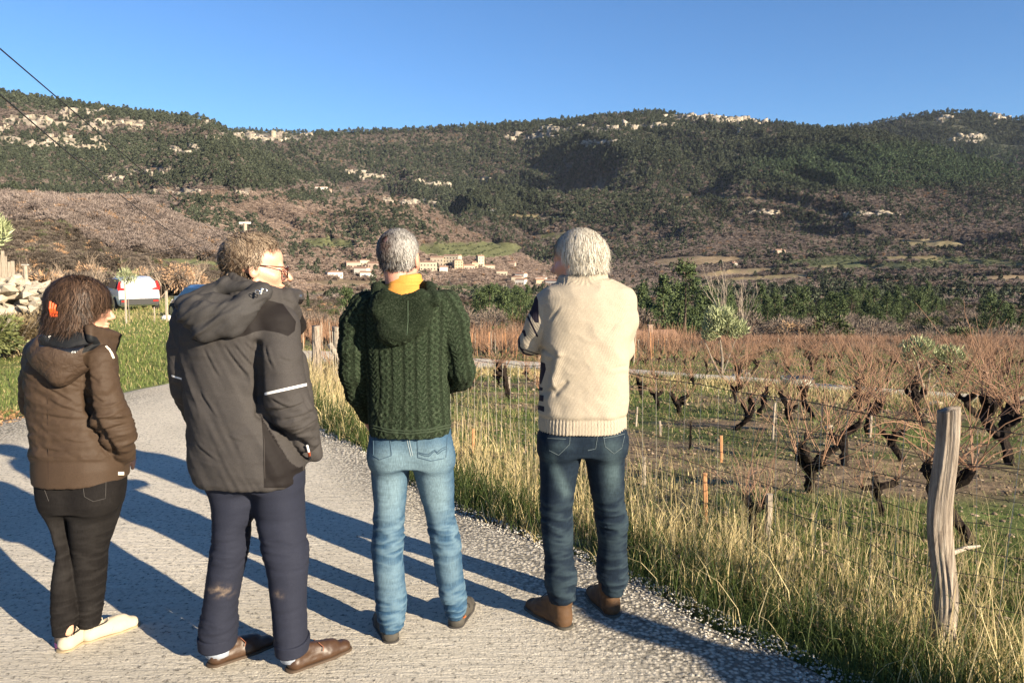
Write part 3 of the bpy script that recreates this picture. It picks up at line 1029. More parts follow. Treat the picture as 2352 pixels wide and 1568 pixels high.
def relax(V, Q, it=1, lam=0.5, mask=None):
    n = len(V)
    e = np.concatenate([Q[:, [0, 1]], Q[:, [1, 2]], Q[:, [2, 3]], Q[:, [3, 0]]])
    deg = np.bincount(e.ravel(), minlength=n).astype(float)
    for _ in range(it):
        S = np.zeros_like(V)
        for a in range(3):
            S[:, a] = np.bincount(e[:, 0], V[e[:, 1], a], n) + np.bincount(e[:, 1], V[e[:, 0], a], n)
        M = S / np.maximum(deg, 1)[:, None]
        l = lam if mask is None else lam * mask[:, None]
        V = V + (M - V) * l
    return V

def normals(V, Q):
    d1 = V[Q[:, 2]] - V[Q[:, 0]]; d2 = V[Q[:, 3]] - V[Q[:, 1]]
    fn = np.cross(d1, d2)
    N = np.zeros_like(V)
    for c in range(4):
        for a in range(3):
            N[:, a] += np.bincount(Q[:, c], fn[:, a], len(V))
    N /= np.linalg.norm(N, axis=1)[:, None] + 1e-12
    return N

def cloth_obj(name, sdf, mat, parent, disp=None, attr_fn=None, it=2, origin=(0, 0, 0), extra=None):
    V, Q = sdf.mesh()
    V = relax(V, Q, it)
    N = normals(V, Q)
    if disp is not None:
        V = V + N * disp(V, N)[:, None]
    at = attr_fn(V, N) if attr_fn is not None else None
    if extra is not None: V, Q, at = extra(V, Q, at)
    me = new_mesh(name, V - np.array(origin), Q, mat, smooth=True, attrs=at)
    return add_obj(name, me, parent)

def wrinkle(V, fx, fy, fz, seed, sharp=1.0):
    n = fbm(V[:, 0] * fx, V[:, 1] * fy, V[:, 2] * fz, seed=seed, octv=3, gain=.45)
    return (1 - np.abs(n) * 2.2) * sharp

def tube_uv(V, pts):
    """nearest place along a polyline: (length along, distance, segment tangent)"""
    pts = np.array(pts, float)
    best = np.full(len(V), 1e9); S = np.zeros(len(V)); T = np.zeros((len(V), 3)); C = np.zeros((len(V), 3))
    acc = 0.0
    for i in range(len(pts) - 1):
        a, b = pts[i], pts[i + 1]; ab = b - a; L = np.linalg.norm(ab)
        t = np.clip(((V - a) @ ab) / (L * L), 0, 1)
        p = a + t[:, None] * ab
        d = np.linalg.norm(V - p, axis=1)
        m = d < best
        best[m] = d[m]; S[m] = acc + t[m] * L; T[m] = ab / L; C[m] = p[m]
        acc += L
    D = V - C
    ref = np.array([0.0, 1.0, 0.0])
    a1 = np.cross(T, ref); a1 /= np.linalg.norm(a1, axis=1)[:, None] + 1e-9
    a2 = np.cross(T, a1)
    th = np.arctan2((D * a2).sum(1), (D * a1).sum(1))
    return S, best, th

# ------------------------------------------------------------------ heads and hands
def head_frame(yaw, pitch=0.0, roll=0.0):
    """rows: right, forward, up of a head that faces direction yaw (0 = away from the camera, + = to the right)"""
    M = (Matrix.Rotation(-yaw, 3, 'Z') @ Matrix.Rotation(pitch, 3, 'X') @ Matrix.Rotation(roll, 3, 'Y'))
    return np.array([M @ Vector((1, 0, 0)), M @ Vector((0, 1, 0)), M @ Vector((0, 0, 1))])

def sculpt_head(s, c, F, w=1.0, female=False, nose=1.0, ear=1.0):
    c = np.array(c, float)
    P = lambda x, y, z: c + w * (x * F[0] + y * F[1] + z * F[2])
    s.ell(P(0, -.018, .036), np.array((.0765, .097, .086)) * w, F, .02)
    s.ell(P(0, .028, -.022), np.array((.063, .070, .082)) * w, F, .025)
    s.ell(P(0, .055, .045), np.array((.058, .042, .045)) * w, F, .02)       # forehead
    j = .92 if female else 1.0
    for sx in (-1, 1):
        s.cap(P(sx * .057 * j, .0, -.048), P(sx * .022 * j, .072, -.098), .020 * w, .019 * w, .02)
        s.cap(P(sx * .055, .012, -.01), P(sx * .046, .062, -.022), .020 * w, .019 * w, .02)   # cheekbone
    s.ell(P(0, .079, -.100), np.array((.024, .018, .018)) * w, F, .02)
    s.cap(P(-.032, .088, .018), P(.032, .088, .018), .0105 * w, None, .012)
    for sx in (-1, 1):
        s.ell(P(sx * .032, .100, .002), np.array((.017, .014, .010)) * w, F, .010, 'd')
        s.ell(P(sx * .032, .083, .002), np.array((.0135, .0125, .0115)) * w, F, .003)
    s.cap(P(0, .097, .010), P(0, .1165 + .006 * nose, -.028), .0085 * w, .0115 * w, .010)
    for sx in (-1, 1): s.ell(P(sx * .0125, .104, -.034), np.array((.0085, .012, .008)) * w, F, .007)
    s.ell(P(0, .094, -.058), np.array((.024, .014, .007)) * w, F, .006)
    s.ell(P(0, .092, -.071), np.array((.021, .013, .0075)) * w, F, .006)
    s.ell(P(0, .108, -.0645), np.array((.026, .010, .0018)) * w, F, .002, 'd')
    for sx in (-1, 1):
        # ear: rim and bowl
        ex = .0765
        s.ell(P(sx * (ex + .006), -.008, -.002), np.array((.0085, .0195 * ear, .0325 * ear)) * w, F, .006)
        s.ell(P(sx * (ex + .016), -.003, .000), np.array((.009, .010, .018)) * w, F, .004, 'd')
        s.ell(P(sx * (ex + .003), .008, -.010), np.array((.006, .005, .008)) * w, F, .004)

def sculpt_neck(s, c, F, base, r=.055, w=1.0):
    c = np.array(c, float)
    s.cap(c + w * (-.030 * F[1] - .055 * F[2]), base, r, r * 1.08, .03)

def sculpt_hand(s, wrist, dirv, palm_n, side=1, curl=0.5, scale=1.0):
    """palm with four fingers of unequal length and a thumb, bent towards palm_n"""
    w = np.array(wrist, float); d = np.array(dirv, float); d /= np.linalg.norm(d)
    n = np.array(palm_n, float); n -= d * (n @ d); n /= np.linalg.norm(n)
    a = np.cross(d, n) * side
    s.cap(w - d * .01, w + d * .03, .026 * scale, .030 * scale, .015, sq=(n, .62))
    for k, (off, L) in enumerate(((.030, .068), (.010, .076), (-.010, .070), (-.028, .056))):
        b = w + d * .085 * scale + a * off * scale
        s.cap(w + d * .02 + a * off * .6, b, .014 * scale, .0105 * scale, .012)
        p = b; dd = d.copy()
        for q, f in enumerate((.45, .32, .23)):
            ang = curl * (0.5 + .35 * q)
            dd = dd * math.cos(ang) + n * math.sin(ang); dd /= np.linalg.norm(dd)
            p2 = p + dd * L * f * scale
            s.cap(p, p2, .0092 * scale - .0008 * q, .0085 * scale - .0008 * q, .003)
            p = p2
    t0 = w + d * .025 + a * .028 * scale
    t1 = t0 + (a * .6 + d * .6 + n * .35) * .040 * scale
    t2 = t1 + (a * .15 + d * .85 + n * .4) * .032 * scale
    s.cap(t0, t1, .015 * scale, .011 * scale, .010); s.cap(t1, t2, .0105 * scale, .009 * scale, .004)

# ------------------------------------------------------------------ skin, hair
def mat_skin(name, c):
    t = NT(name)
    n = t.noise(14, 4, .6)
    c2 = (min(1, c[0] * 1.12), c[1] * .86, c[2] * .84)
    t.color(t.mix(n, c, c2))
    t.set(rough=.48, spec=.4, subs=.12)
    t.b.inputs['Subsurface Radius'].default_value = (.012, .005, .003)
    t.bump(t.noise(260, 3), .12, .002)
    return t.m

def mat_hair(name):
    t = NT(name)
    t.color(t.attr('col', out='Color'))
    t.set(rough=.5, spec=.28)
    return t.m
M_hair = mat_hair('hair_strands')

def hair_obj(name, parent, c, F, n, dens, flow, length, shade, w=1.0, seg=5, width=.0011, seed=3, lift=.006, clump=0.35, wave=0.0, shell=(.0765, .097, .086), base_off=.003, hang=0.0, keepout=None, inner=.5):
    """strand hair: dens(dir)->0..1 where hair grows, flow(dir,p)->comb direction, length(dir)->m, shade(dir,k)->rgb
    directions and points are in head coordinates (right, forward, up)"""
    g = np.random.default_rng(seed)
    m = n * 3
    d = g.normal(size=(m, 3)); d /= np.linalg.norm(d, axis=1)[:, None]
    k = g.random(m) < dens(d)
    d = d[k][:n]; n = len(d)
    cen = np.array((0, -.018, .036)); R_ = np.array(shell)
    # face/neck side of the skull follows a second, lower ellipsoid
    p = cen + d * R_ * 1.0
    nrm = d / R_; nrm /= np.linalg.norm(nrm, axis=1)[:, None]
    L = length(d) * g.uniform(.65, 1.15, n)
    # clumps: nearby strands share a deviation
    cl = np.stack([vnoise(d[:, 0] * 9 + q * 7, d[:, 1] * 9, d[:, 2] * 9, seed=seed + q) for q in range(3)], 1)
    jit = g.normal(size=(n, 3)) * .16 + cl * clump
    pts = [p + nrm * base_off * g.uniform(0, 1, (n, 1))]
    cur = pts[0]
    lay = np.clip(.5 + .6 * vnoise(d[:, 0] * 9, d[:, 1] * 9, d[:, 2] * 9, seed + 31) + g.normal(size=n) * .18, 0, 1.25)
    lay = lay + (g.random(n) < .11) * g.uniform(.5, 2.4, n)
    for i in range(seg):
        fl = flow(d, cur) + jit
        if wave:
            ph = vnoise(d[:, 0] * 5, d[:, 1] * 5, d[:, 2] * 5, seed + 9) * 6
            fl = fl + wave * np.stack([np.sin(cur[:, 2] * 75 + ph), np.cos(cur[:, 2] * 62 + ph * 1.3), np.zeros(n)], 1)
        t = i / (seg - 1)
        fl = fl - hang * np.array([0, 0, 1.0]) * t
        fl /= np.linalg.norm(fl, axis=1)[:, None] + 1e-9
        fl = fl + nrm * .45 * max(0, .35 - t)
        fl /= np.linalg.norm(fl, axis=1)[:, None]
        nx = cur + fl * (L / seg)[:, None]
        # stay outside the skull, layered
        q = (nx - cen) / R_; qq = np.linalg.norm(q, axis=1)
        lim = 1.0 + (base_off + lift * (inner + (1 - inner) * g.random(n)) * 1.0) / .085
        mm = qq < lim
        nx[mm] = cen + q[mm] / qq[mm][:, None] * lim[mm][:, None] * R_
        top = 1.0 + (base_off + lift * (.35 + .65 * lay)) / .085
        mm = (qq > top) & (nx[:, 2] > -.02)
        nx[mm] = cen + q[mm] / qq[mm][:, None] * top[mm][:, None] * R_
        if keepout is not None: nx = keepout(nx)
        pts.append(nx); cur = nx
    P = np.stack(pts, 1)                                  # n, seg+1, 3
    T = np.gradient(P, axis=1); T /= np.linalg.norm(T, axis=2)[..., None] + 1e-9
    out = P - cen; out /= np.linalg.norm(out, axis=2)[..., None]
    S = np.cross(T, out); S /= np.linalg.norm(S, axis=2)[..., None] + 1e-9
    tp = np.linspace(1, .25, seg + 1)[None, :, None]
    W = width * g.uniform(.7, 1.3, (n, 1, 1)) * tp
    A = P - S * W; B = P + S * W
    V = np.stack([A, B], 2).reshape(-1, 3) * w
    V = c + V[:, :1] * F[0] + V[:, 1:2] * F[1] + V[:, 2:3] * F[2]
    b = (np.arange(n) * (seg + 1) * 2)[:, None] + (np.arange(seg) * 2)[None, :]
    Q = np.stack([b, b + 1, b + 3, b + 2], -1).reshape(-1, 4)
    C = shade(d, g.random(n), P[:, -1])
    C = np.repeat(C, (seg + 1) * 2, 0)
    return mobj(name, V, Q, M_hair, parent, smooth=True, cols=C)
# ------------------------------------------------------------------ the four people
def rowp(y, xl, xr, Y, b, z=None):
    """section of a limb or trunk: seen between xl and xr at height y, at distance Y, half depth b"""
    A = pix(xl, y, Y); B = pix(xr, y, Y)
    return ((A[2] + B[2]) / 2, (A[0] + B[0]) / 2, Y, (B[0] - A[0]) / 2, b)

def flat_pt(x, y, Y): return np.array(pix(x, y, Y))

def slab2d(s, a, b, ra, rb, z0, z1, k=0.004, rnd=.004):
    """flat tapered stadium between heights z0 and z1 (a sole)"""
    a = np.array(a[:2], float); b = np.array(b[:2], float)
    lo = np.array([min(a[0], b[0]) - .08, min(a[1], b[1]) - .08, z0]); hi = np.array([max(a[0], b[0]) + .08, max(a[1], b[1]) + .08, z1])
    sl, X, Y, Z = s._win(lo, hi, .02)
    ab = b - a
    t = np.clip(((X - a[0]) * ab[0] + (Y - a[1]) * ab[1]) / (ab @ ab), 0, 1)
    tt = t * t * (3 - 2 * t)
    d = np.sqrt((X - a[0] - t * ab[0]) ** 2 + (Y - a[1] - t * ab[1]) ** 2) - (ra + (rb - ra) * tt)
    e = np.abs(Z - (z0 + z1) / 2) - (z1 - z0) / 2
    d = np.sqrt(np.maximum(d + rnd, 0) ** 2 + np.maximum(e + rnd, 0) ** 2) + np.minimum(np.maximum(d + rnd, e + rnd), 0) - rnd
    s._merge(sl, d, k)

def make_shoe(kind, heel, yaw, parent, O, mats, L=.285, z0=0.0):
    """shoe on the ground: heel point (back of the sole), yaw 0 = away, + = right"""
    h = np.array([heel[0], heel[1]]); d = np.array([math.sin(yaw), math.cos(yaw)]); n = np.array([d[1], -d[0]])
    P = lambda u, v, z: np.array([h[0] + d[0] * u + n[0] * v, h[1] + d[1] * u + n[1] * v, z + z0])
    lo = np.minimum(P(-.03, 0, 0), P(L + .03, 0, 0)) - .08; hi = np.maximum(P(-.03, 0, 0), P(L + .03, 0, 0)) + .08
    st = .0042
    g = lambda: SDF(np.arange(lo[0], hi[0], st), np.arange(lo[1], hi[1], st), np.arange(z0 - .012, z0 + .24, st))
    sole_h = {'derby': .033, 'trainer': .028, 'boot': .034, 'canvas': .031}[kind]
    up = g()
    hw = {'derby': .041, 'trainer': .043, 'boot': .048, 'canvas': .043}[kind]
    heelr = hw * .80
    top = {'derby': .108, 'trainer': .096, 'boot': .150, 'canvas': .080}[kind]
    zz = sole_h
    # heel counter and ankle opening
    up.cap(P(heelr + .004, 0, zz + .020), P(heelr + .012, 0, top - .02), heelr * .93, heelr * .82, .012)
    up.cap(P(heelr + .01, 0, zz + .012), P(L * .62, 0, zz + .016), heelr * .92, hw * .90, .02, sq=((0, 0, 1), .95))
    up.cap(P(L * .60, .003, zz + .012), P(L - hw * .95, .003, zz + .008), hw * .90, hw * .80, .02, sq=((0, 0, 1), .80))
    up.cap(P(heelr + .045, 0, top - .018), P(L * .70, 0, zz + .034), hw * .66, hw * .50, .022)
    if kind == 'boot':
        up.cap(P(heelr + .014, 0, .07), P(heelr + .022, 0, .150), .040, .047, .02)
        up.cap(P(heelr + .05, 0, .09), P(L * .6, 0, .06), .032, .028, .02)
        up.cap(P(heelr + .02, 0, .152), P(heelr + .024, 0, .156), .053, .053, .008)
    # cut below the sole line
    k = np.searchsorted(up.zs, z0 + zz - .006)
    up.F[:, :, :k] = np.maximum(up.F[:, :, :k], .01)
    nmap = {'derby': 'shoe', 'trainer': 'shoe', 'boot': 'boot', 'canvas': 'shoe'}
    def dsp(V, N):
        return .0012 * vnoise(V[:, 0] * 60, V[:, 1] * 60, V[:, 2] * 60, 3) + .0010 * vnoise(V[:, 0] * 25, V[:, 1] * 25, V[:, 2] * 90, 5)
    if kind == 'canvas':   # open collar for the foot
        up.cap(P(heelr + .012, 0, top - .012), P(heelr + .060, 0, top + .012), heelr * .62, heelr * .60, .004, 'd')
    sh = cloth_obj(nmap[kind], up, mats[0], parent, dsp, lambda V, N: {'m': V[:, 2] - z0, 'u': (V[:, :2] - h) @ d}, 1, O)
    so = g()
    slab2d(so, P(heelr - .001, 0, 0), P(L * .68, .003, 0), heelr + .003, hw + .003, z0 + (.0 if kind != 'derby' else .012), z0 + sole_h)
    slab2d(so, P(L * .62, .003, 0), P(L - hw * .9, .003, 0), hw + .003, hw * .93, z0 + (.0 if kind != 'derby' else .010), z0 + sole_h)
    if kind == 'derby':
        slab2d(so, P(heelr - .001, 0, 0), P(heelr + .035, 0, 0), heelr + .003, heelr + .004, z0, z0 + .02)
        slab2d(so, P(L * .60, .003, 0), P(L - hw * 1.2, .003, 0), hw, hw * .85, z0, z0 + .014)
    cloth_obj('sole', so, mats[1], sh, None, lambda V, N: {'m': V[:, 2] - z0}, 0, O)
    # laces
    if len(mats) > 2:
        m = MB()
        nl = 4 if kind != 'boot' else 6
        for q in range(nl):
            f = q / (nl - 1)
            u0 = L * .66 - f * (.075 if kind != 'boot' else .10); zt = zz + .040 + f * (.026 if kind != 'boot' else .065)
            m.tube([P(u0, -.020, zt - .010) - O, P(u0 + .003, 0, zt + .004) - O, P(u0, .020, zt - .010) - O], .0022, 5)
        for sgn in (-1, 1):
            m.tube([P(L * .46, 0, top - .012) - O, P(L * .46, sgn * .018, top - .004) - O, P(L * .50, sgn * .038, top - .020) - O, P(L * .48, sgn * .040, top - .034) - O], .0020, 5)
        m.obj('laces', mats[2], sh)
    return sh

def person_root(V, Q, mat, O, label, group=None):
    me = new_mesh('person', V - O, Q, mat, smooth=True)
    o = add_obj('person', me); o.location = O
    tag(o, label, 'person', group)
    return o

def body(head_c, F, w, neck_base, sh_l, sh_r, torso, arms, legs, skin, O, label, female=False, nose=1.0, hands=None):
    allp = [np.array(p) for p in [head_c, sh_l, sh_r]] + [np.array(p) for a in arms for p in a] + [np.array(p) for a in legs for p in a]
    A = np.array(allp); lo = A.min(0) - .17; hi = A.max(0) + .17
    hc = np.array(head_c)
    xs = axis(lo[0], hi[0], .015, (hc[0] - .12, hc[0] + .12), .0042)
    ys = axis(lo[1], hi[1], .015, (hc[1] - .14, hc[1] + .14), .0042)
    zs = axis(-0.02, hc[2] + .16, .018, (hc[2] - .14, hc[2] + .15), .0038)
    s = SDF(xs, ys, zs)
    s.column(torso, .03)
    for a in arms: s.chain(a, [.036, .034, .028, .024][:len(a)], .015)
    for l in legs: s.chain(l, np.interp(np.linspace(0, 1, len(l)), [0, .5, 1], [.058, .038, .026]), .015)
    s.cap(sh_l, sh_r, .036, .036, .02)
    s.cap(neck_base, hc + w * (-.030 * F[1] - .06 * F[2]), .062 * w, .054 * w, .03)
    sculpt_head(s, hc, F, w, female, nose)
    if hands:
        for hnd in hands: sculpt_hand(s, **hnd)
    V, Q = s.mesh()
    m = np.linalg.norm(V - hc, axis=1) < .2
    V = relax(V, Q, 1, .35)
    return person_root(V, Q, skin, O, label)

# ---------- fabric materials
def mat_fabric(name, c, c2=None, rough=.8, weave=900, wst=.25, big=.15, sheen=.0, masks=()):
    """masks: (attribute, threshold, colour) painted where attribute > threshold - panels and stripes sewn into the garment"""
    t = NT(name)
    n = t.noise(5, 5, .6)
    base = t.mix(n, [x * (1 - big) for x in c], [x * (1 + big) for x in (c2 or c)])
    spk = t.ramp(t.noise(420, 2, .6), [(.35, .82), (.65, 1.18)])
    base = t.mix(1.0, base, spk, 'MULTIPLY')
    for a, th, cc in masks:
        base = t.mix(t.math('GREATER_THAN', t.attr(a), th), base, cc)
    t.color(base); t.set(rough=rough, sheen=sheen, spec=.13)
    t.bump(t.noise(weave, 2, .5), wst, .001)
    return t

def denim(name, c, light, fade_attr=True, rough=.85):
    t = NT(name)
    f = t.attr('fade')
    n = t.noise(9, 5, .65, t.mapping((1.5, 1.5, .6)))
    f2 = t.math('ADD', f, t.math('MULTIPLY', t.math('SUBTRACT', n, .5), .7))
    w = t.noise(300, 2, .5, t.mapping((1, 1, .12)))
    w2 = t.noise(160, 2, .5, t.mapping((.15, .15, 1)))
    base = t.mix(t.ramp(f2, [(.05, 0), (.95, 1)]), c, light)
    base = t.mix(1.0, base, t.ramp(w, [(.3, .78), (.7, 1.22)]), 'MULTIPLY')
    base = t.mix(1.0, base, t.ramp(w2, [(.3, .9), (.7, 1.1)]), 'MULTIPLY')
    cr = t.attr('crease')
    base = t.mix(t.math('MULTIPLY', cr, .45), base, [min(1, x * 1.5) for x in light])
    t.color(base); t.set(rough=rough, spec=.10)
    t.bump(t.noise(500, 2), .25, .001)
    return t.m

def leg_disp(zk, za, amp=1.0, seed=1, tight=False):
    """creases bunch at the back of the knee and above the ankle"""
    def f(V, N):
        z = V[:, 2]
        kn = np.exp(-((z - zk) / .11) ** 2); an = np.exp(-((z - za) / .09) ** 2)
        w = wrinkle(V + .015 * np.stack([vnoise(V[:, 0] * 14, V[:, 1] * 14, z * 9, seed + k) for k in range(3)], 1), 7, 7, 34, seed)
        w2 = wrinkle(V, 9, 9, 60, seed + 4)
        big = fbm(V[:, 0] * 9, V[:, 1] * 9, z * 6, seed=seed + 2, octv=2)
        up = ss(zk, zk + .25, z)
        gate = np.clip(.75 + 1.1 * fbm(V[:, 0] * 6, V[:, 1] * 6, z * 11, seed=seed + 8, octv=2), .15, 1.5)
        w = w * gate; w2 = w2 * gate
        d = .0070 * kn * w + .0085 * an * w + .0030 * (kn + an) * w2 + .0035 * big + .0022 * w * (1 - np.clip(kn + an, 0, 1)) * (1 - .4 * up)
        return d * amp
    return f

def crease_attr(V, zk, za, seed):
    z = V[:, 2]
    kn = np.exp(-((z - zk) / .12) ** 2); an = np.exp(-((z - za) / .10) ** 2)
    w = wrinkle(V + .015 * np.stack([vnoise(V[:, 0] * 14, V[:, 1] * 14, z * 9, seed + k) for k in range(3)], 1), 7, 7, 34, seed)
    return np.clip((w - .45) * 1.8, 0, 1) * np.clip(kn + an + .15, 0, 1)

def grid_for(rows_list, step, pad=.05, ztop=None, zlo=None):
    A = np.vstack([np.array(r, float) for r in rows_list])
    lo = np.array([(A[:, 1] - A[:, 3]).min() - pad, (A[:, 2] - A[:, 4]).min() - pad, (A[:, 0].min() if zlo is None else zlo) - pad])
    hi = np.array([(A[:, 1] + A[:, 3]).max() + pad, (A[:, 2] + A[:, 4]).max() + pad, (A[:, 0].max() if ztop is None else ztop) + pad])
    return SDF(np.arange(lo[0], hi[0], step), np.arange(lo[1], hi[1], step), np.arange(lo[2], hi[2], step))

def trousers(name, hips, legl, legr, mat, parent, O, disp, attr, step=.0064, k=.035, pw=2.2, seat=None):
    s = grid_for([hips, legl, legr], step)
    s.column(hips, .02, pw)
    s.column(legl, k, pw); s.column(legr, k, pw)
    if seat is not None:
        for c, r in seat: s.ell(c, r, k=.04)
    # open at the hems: hollow the last centimetre
    for L_ in (legl, legr):
        r0 = sorted(L_)[0]
        s.column([(r0[0] - .02, r0[1], r0[2], r0[3] - .008, r0[4] - .008), (r0[0] + .012, r0[1], r0[2], r0[3] - .008, r0[4] - .008)], .004, op='d')
    return cloth_obj(name, s, mat, parent, disp, attr, 1, O)

def pocket_lines(name, parent, O, pts_list, mat, r=.0016):
    m = MB()
    for pts in pts_list:
        m.tube([np.array(p) - O for p in pts], r, 5)
    return m.obj(name, mat, parent)

def shrink(obj_pts, surf, off=.002):
    """lay pixel-drawn seams on a garment: move each point along the view ray onto the mesh"""
    me = surf.data; O = np.array(surf.parent.location) if surf.parent else np.zeros(3)
    from mathutils.bvhtree import BVHTree
    if surf.name not in _bvh:
        n = len(me.vertices); co = np.empty(n * 3, np.float32); me.vertices.foreach_get('co', co)
        co = co.reshape(-1, 3) + O
        _bvh[surf.name] = BVHTree.FromPolygons([Vector(v) for v in co], [tuple(p.vertices) for p in me.polygons])
    t = _bvh[surf.name]; out = []
    C = Vector((0, 0, CAMZ))
    for (x, y) in obj_pts:
        d = (Vector(pix(x, y, 3.0)) - C).normalized()
        h, nn, i, dist = t.ray_cast(C, d)
        if h is not None: out.append(np.array(h + nn * off))
    return out
_bvh = {}
def dense(pts, n=6):
    out = []
    for a, b in zip(pts[:-1], pts[1:]):
        for k in range(n): out.append((a[0] + (b[0] - a[0]) * k / n, a[1] + (b[1] - a[1]) * k / n))
    return out + [pts[-1]]

def seams(name, surf, parent, O, lines, mat, r=.0016, off=.0012):
    m = MB()
    for ln in lines:
        p = shrink(dense(ln), surf, off)
        if len(p) > 1: m.tube([q - O for q in p], r, 4)
    if m.v: return m.obj(name, mat, parent)

SKIN1 = mat_skin('skin_fair', (.52, .31, .215)); SKIN2 = mat_skin('skin_ruddy', (.50, .27, .19)); SKIN3 = mat_skin('skin_tan', (.44, .25, .17))

def poly_sd(px, py, poly):
    """positive inside (in picture units)"""
    P = np.array(poly, float); n = len(P)
    d = np.full(px.shape, 1e9)
    for i in range(n):
        a, b = P[i], P[(i + 1) % n]; ab = b - a
        t = np.clip(((px - a[0]) * ab[0] + (py - a[1]) * ab[1]) / (ab @ ab), 0, 1)
        d = np.minimum(d, np.hypot(px - a[0] - t * ab[0], py - a[1] - t * ab[1]))
    ins = in_polygon(px, py, P)
    return np.where(ins, d, -d)

def in_polygon(x, y, poly):
    inside = np.zeros(x.shape, bool); n = len(poly); j = n - 1
    for i in range(n):
        xi, yi = poly[i]; xj, yj = poly[j]
        if yi != yj: inside ^= ((yi > y) != (yj > y)) & (x < (xj - xi) * (y - yi) / (yj - yi) + xi)
        j = i
    return inside

def line_sd(px, py, a, b, hw):
    a = np.array(a, float); b = np.array(b, float); ab = b - a
    t = np.clip(((px - a[0]) * ab[0] + (py - a[1]) * ab[1]) / (ab @ ab), 0, 1)
    return hw - np.hypot(px - a[0] - t * ab[0], py - a[1] - t * ab[1])

def bearing(V):
    fw = V[:, 1] * CP - (V[:, 2] - CAMZ) * SP; up = V[:, 1] * SP + (V[:, 2] - CAMZ) * CP
    return 1176 + FOC * V[:, 0] / fw, 784 - FOC * up / fw

def band_ring(s, c, rx, ry, zlo, zhi, r=.011, n=30, k=.008, flare=0.0, a0=0.0, a1=2 * math.pi):
    """standing collar round the neck; zlo and zhi are functions of the angle (0 = right, pi/2 = away)"""
    for i in range(n):
        a = a0 + (a1 - a0) * (i + .5) / n; ca, sa = math.cos(a), math.sin(a)
        lo, hi = zlo(a), zhi(a)
        f = 1 + flare
        s.cap((c[0] + ca * rx * f, c[1] + sa * ry * f, lo), (c[0] + ca * rx, c[1] + sa * ry, hi), r, r * .85, k)

def ankle(h, yaw, z=.09, f=.046):
    return np.array([h[0] + math.sin(yaw) * f, h[1] + math.cos(yaw) * f, z])

def legpath(rows, ank):
    """the bone line inside a trouser leg: from the hip down to the ankle in the shoe"""
    r = np.array(sorted(rows, reverse=True))
    pts = [np.array([q[1], q[2], q[0]]) for q in r[1:]]
    pts = [q for q in pts if q[2] > ank[2] + .10]
    return pts + [np.array(ank)]

def creases(V, N, lines, depth=.006, w=2.6):
    """sharp folds pressed into the cloth along given lines; a ridge runs beside each groove"""
    X, Yp = bearing(V); d = np.zeros(len(V)); m = N[:, 1] < .15
    for a, b, k in lines:
        a = np.array(a, float); b = np.array(b, float); ab = b - a; L = np.hypot(*ab)
        t = ((X - a[0]) * ab[0] + (Yp - a[1]) * ab[1]) / (L * L)
        q = ((X - a[0]) * ab[1] - (Yp - a[1]) * ab[0]) / L + 3.0 * np.sin(t * 3.1) * k
        env = ss(-.1, .25, t) * ss(1.1, .7, t)
        d += env * (-np.exp(-(q / w) ** 2) + .75 * np.exp(-((q - 2.2 * w) / (1.3 * w)) ** 2)) * k
    return depth * d * m
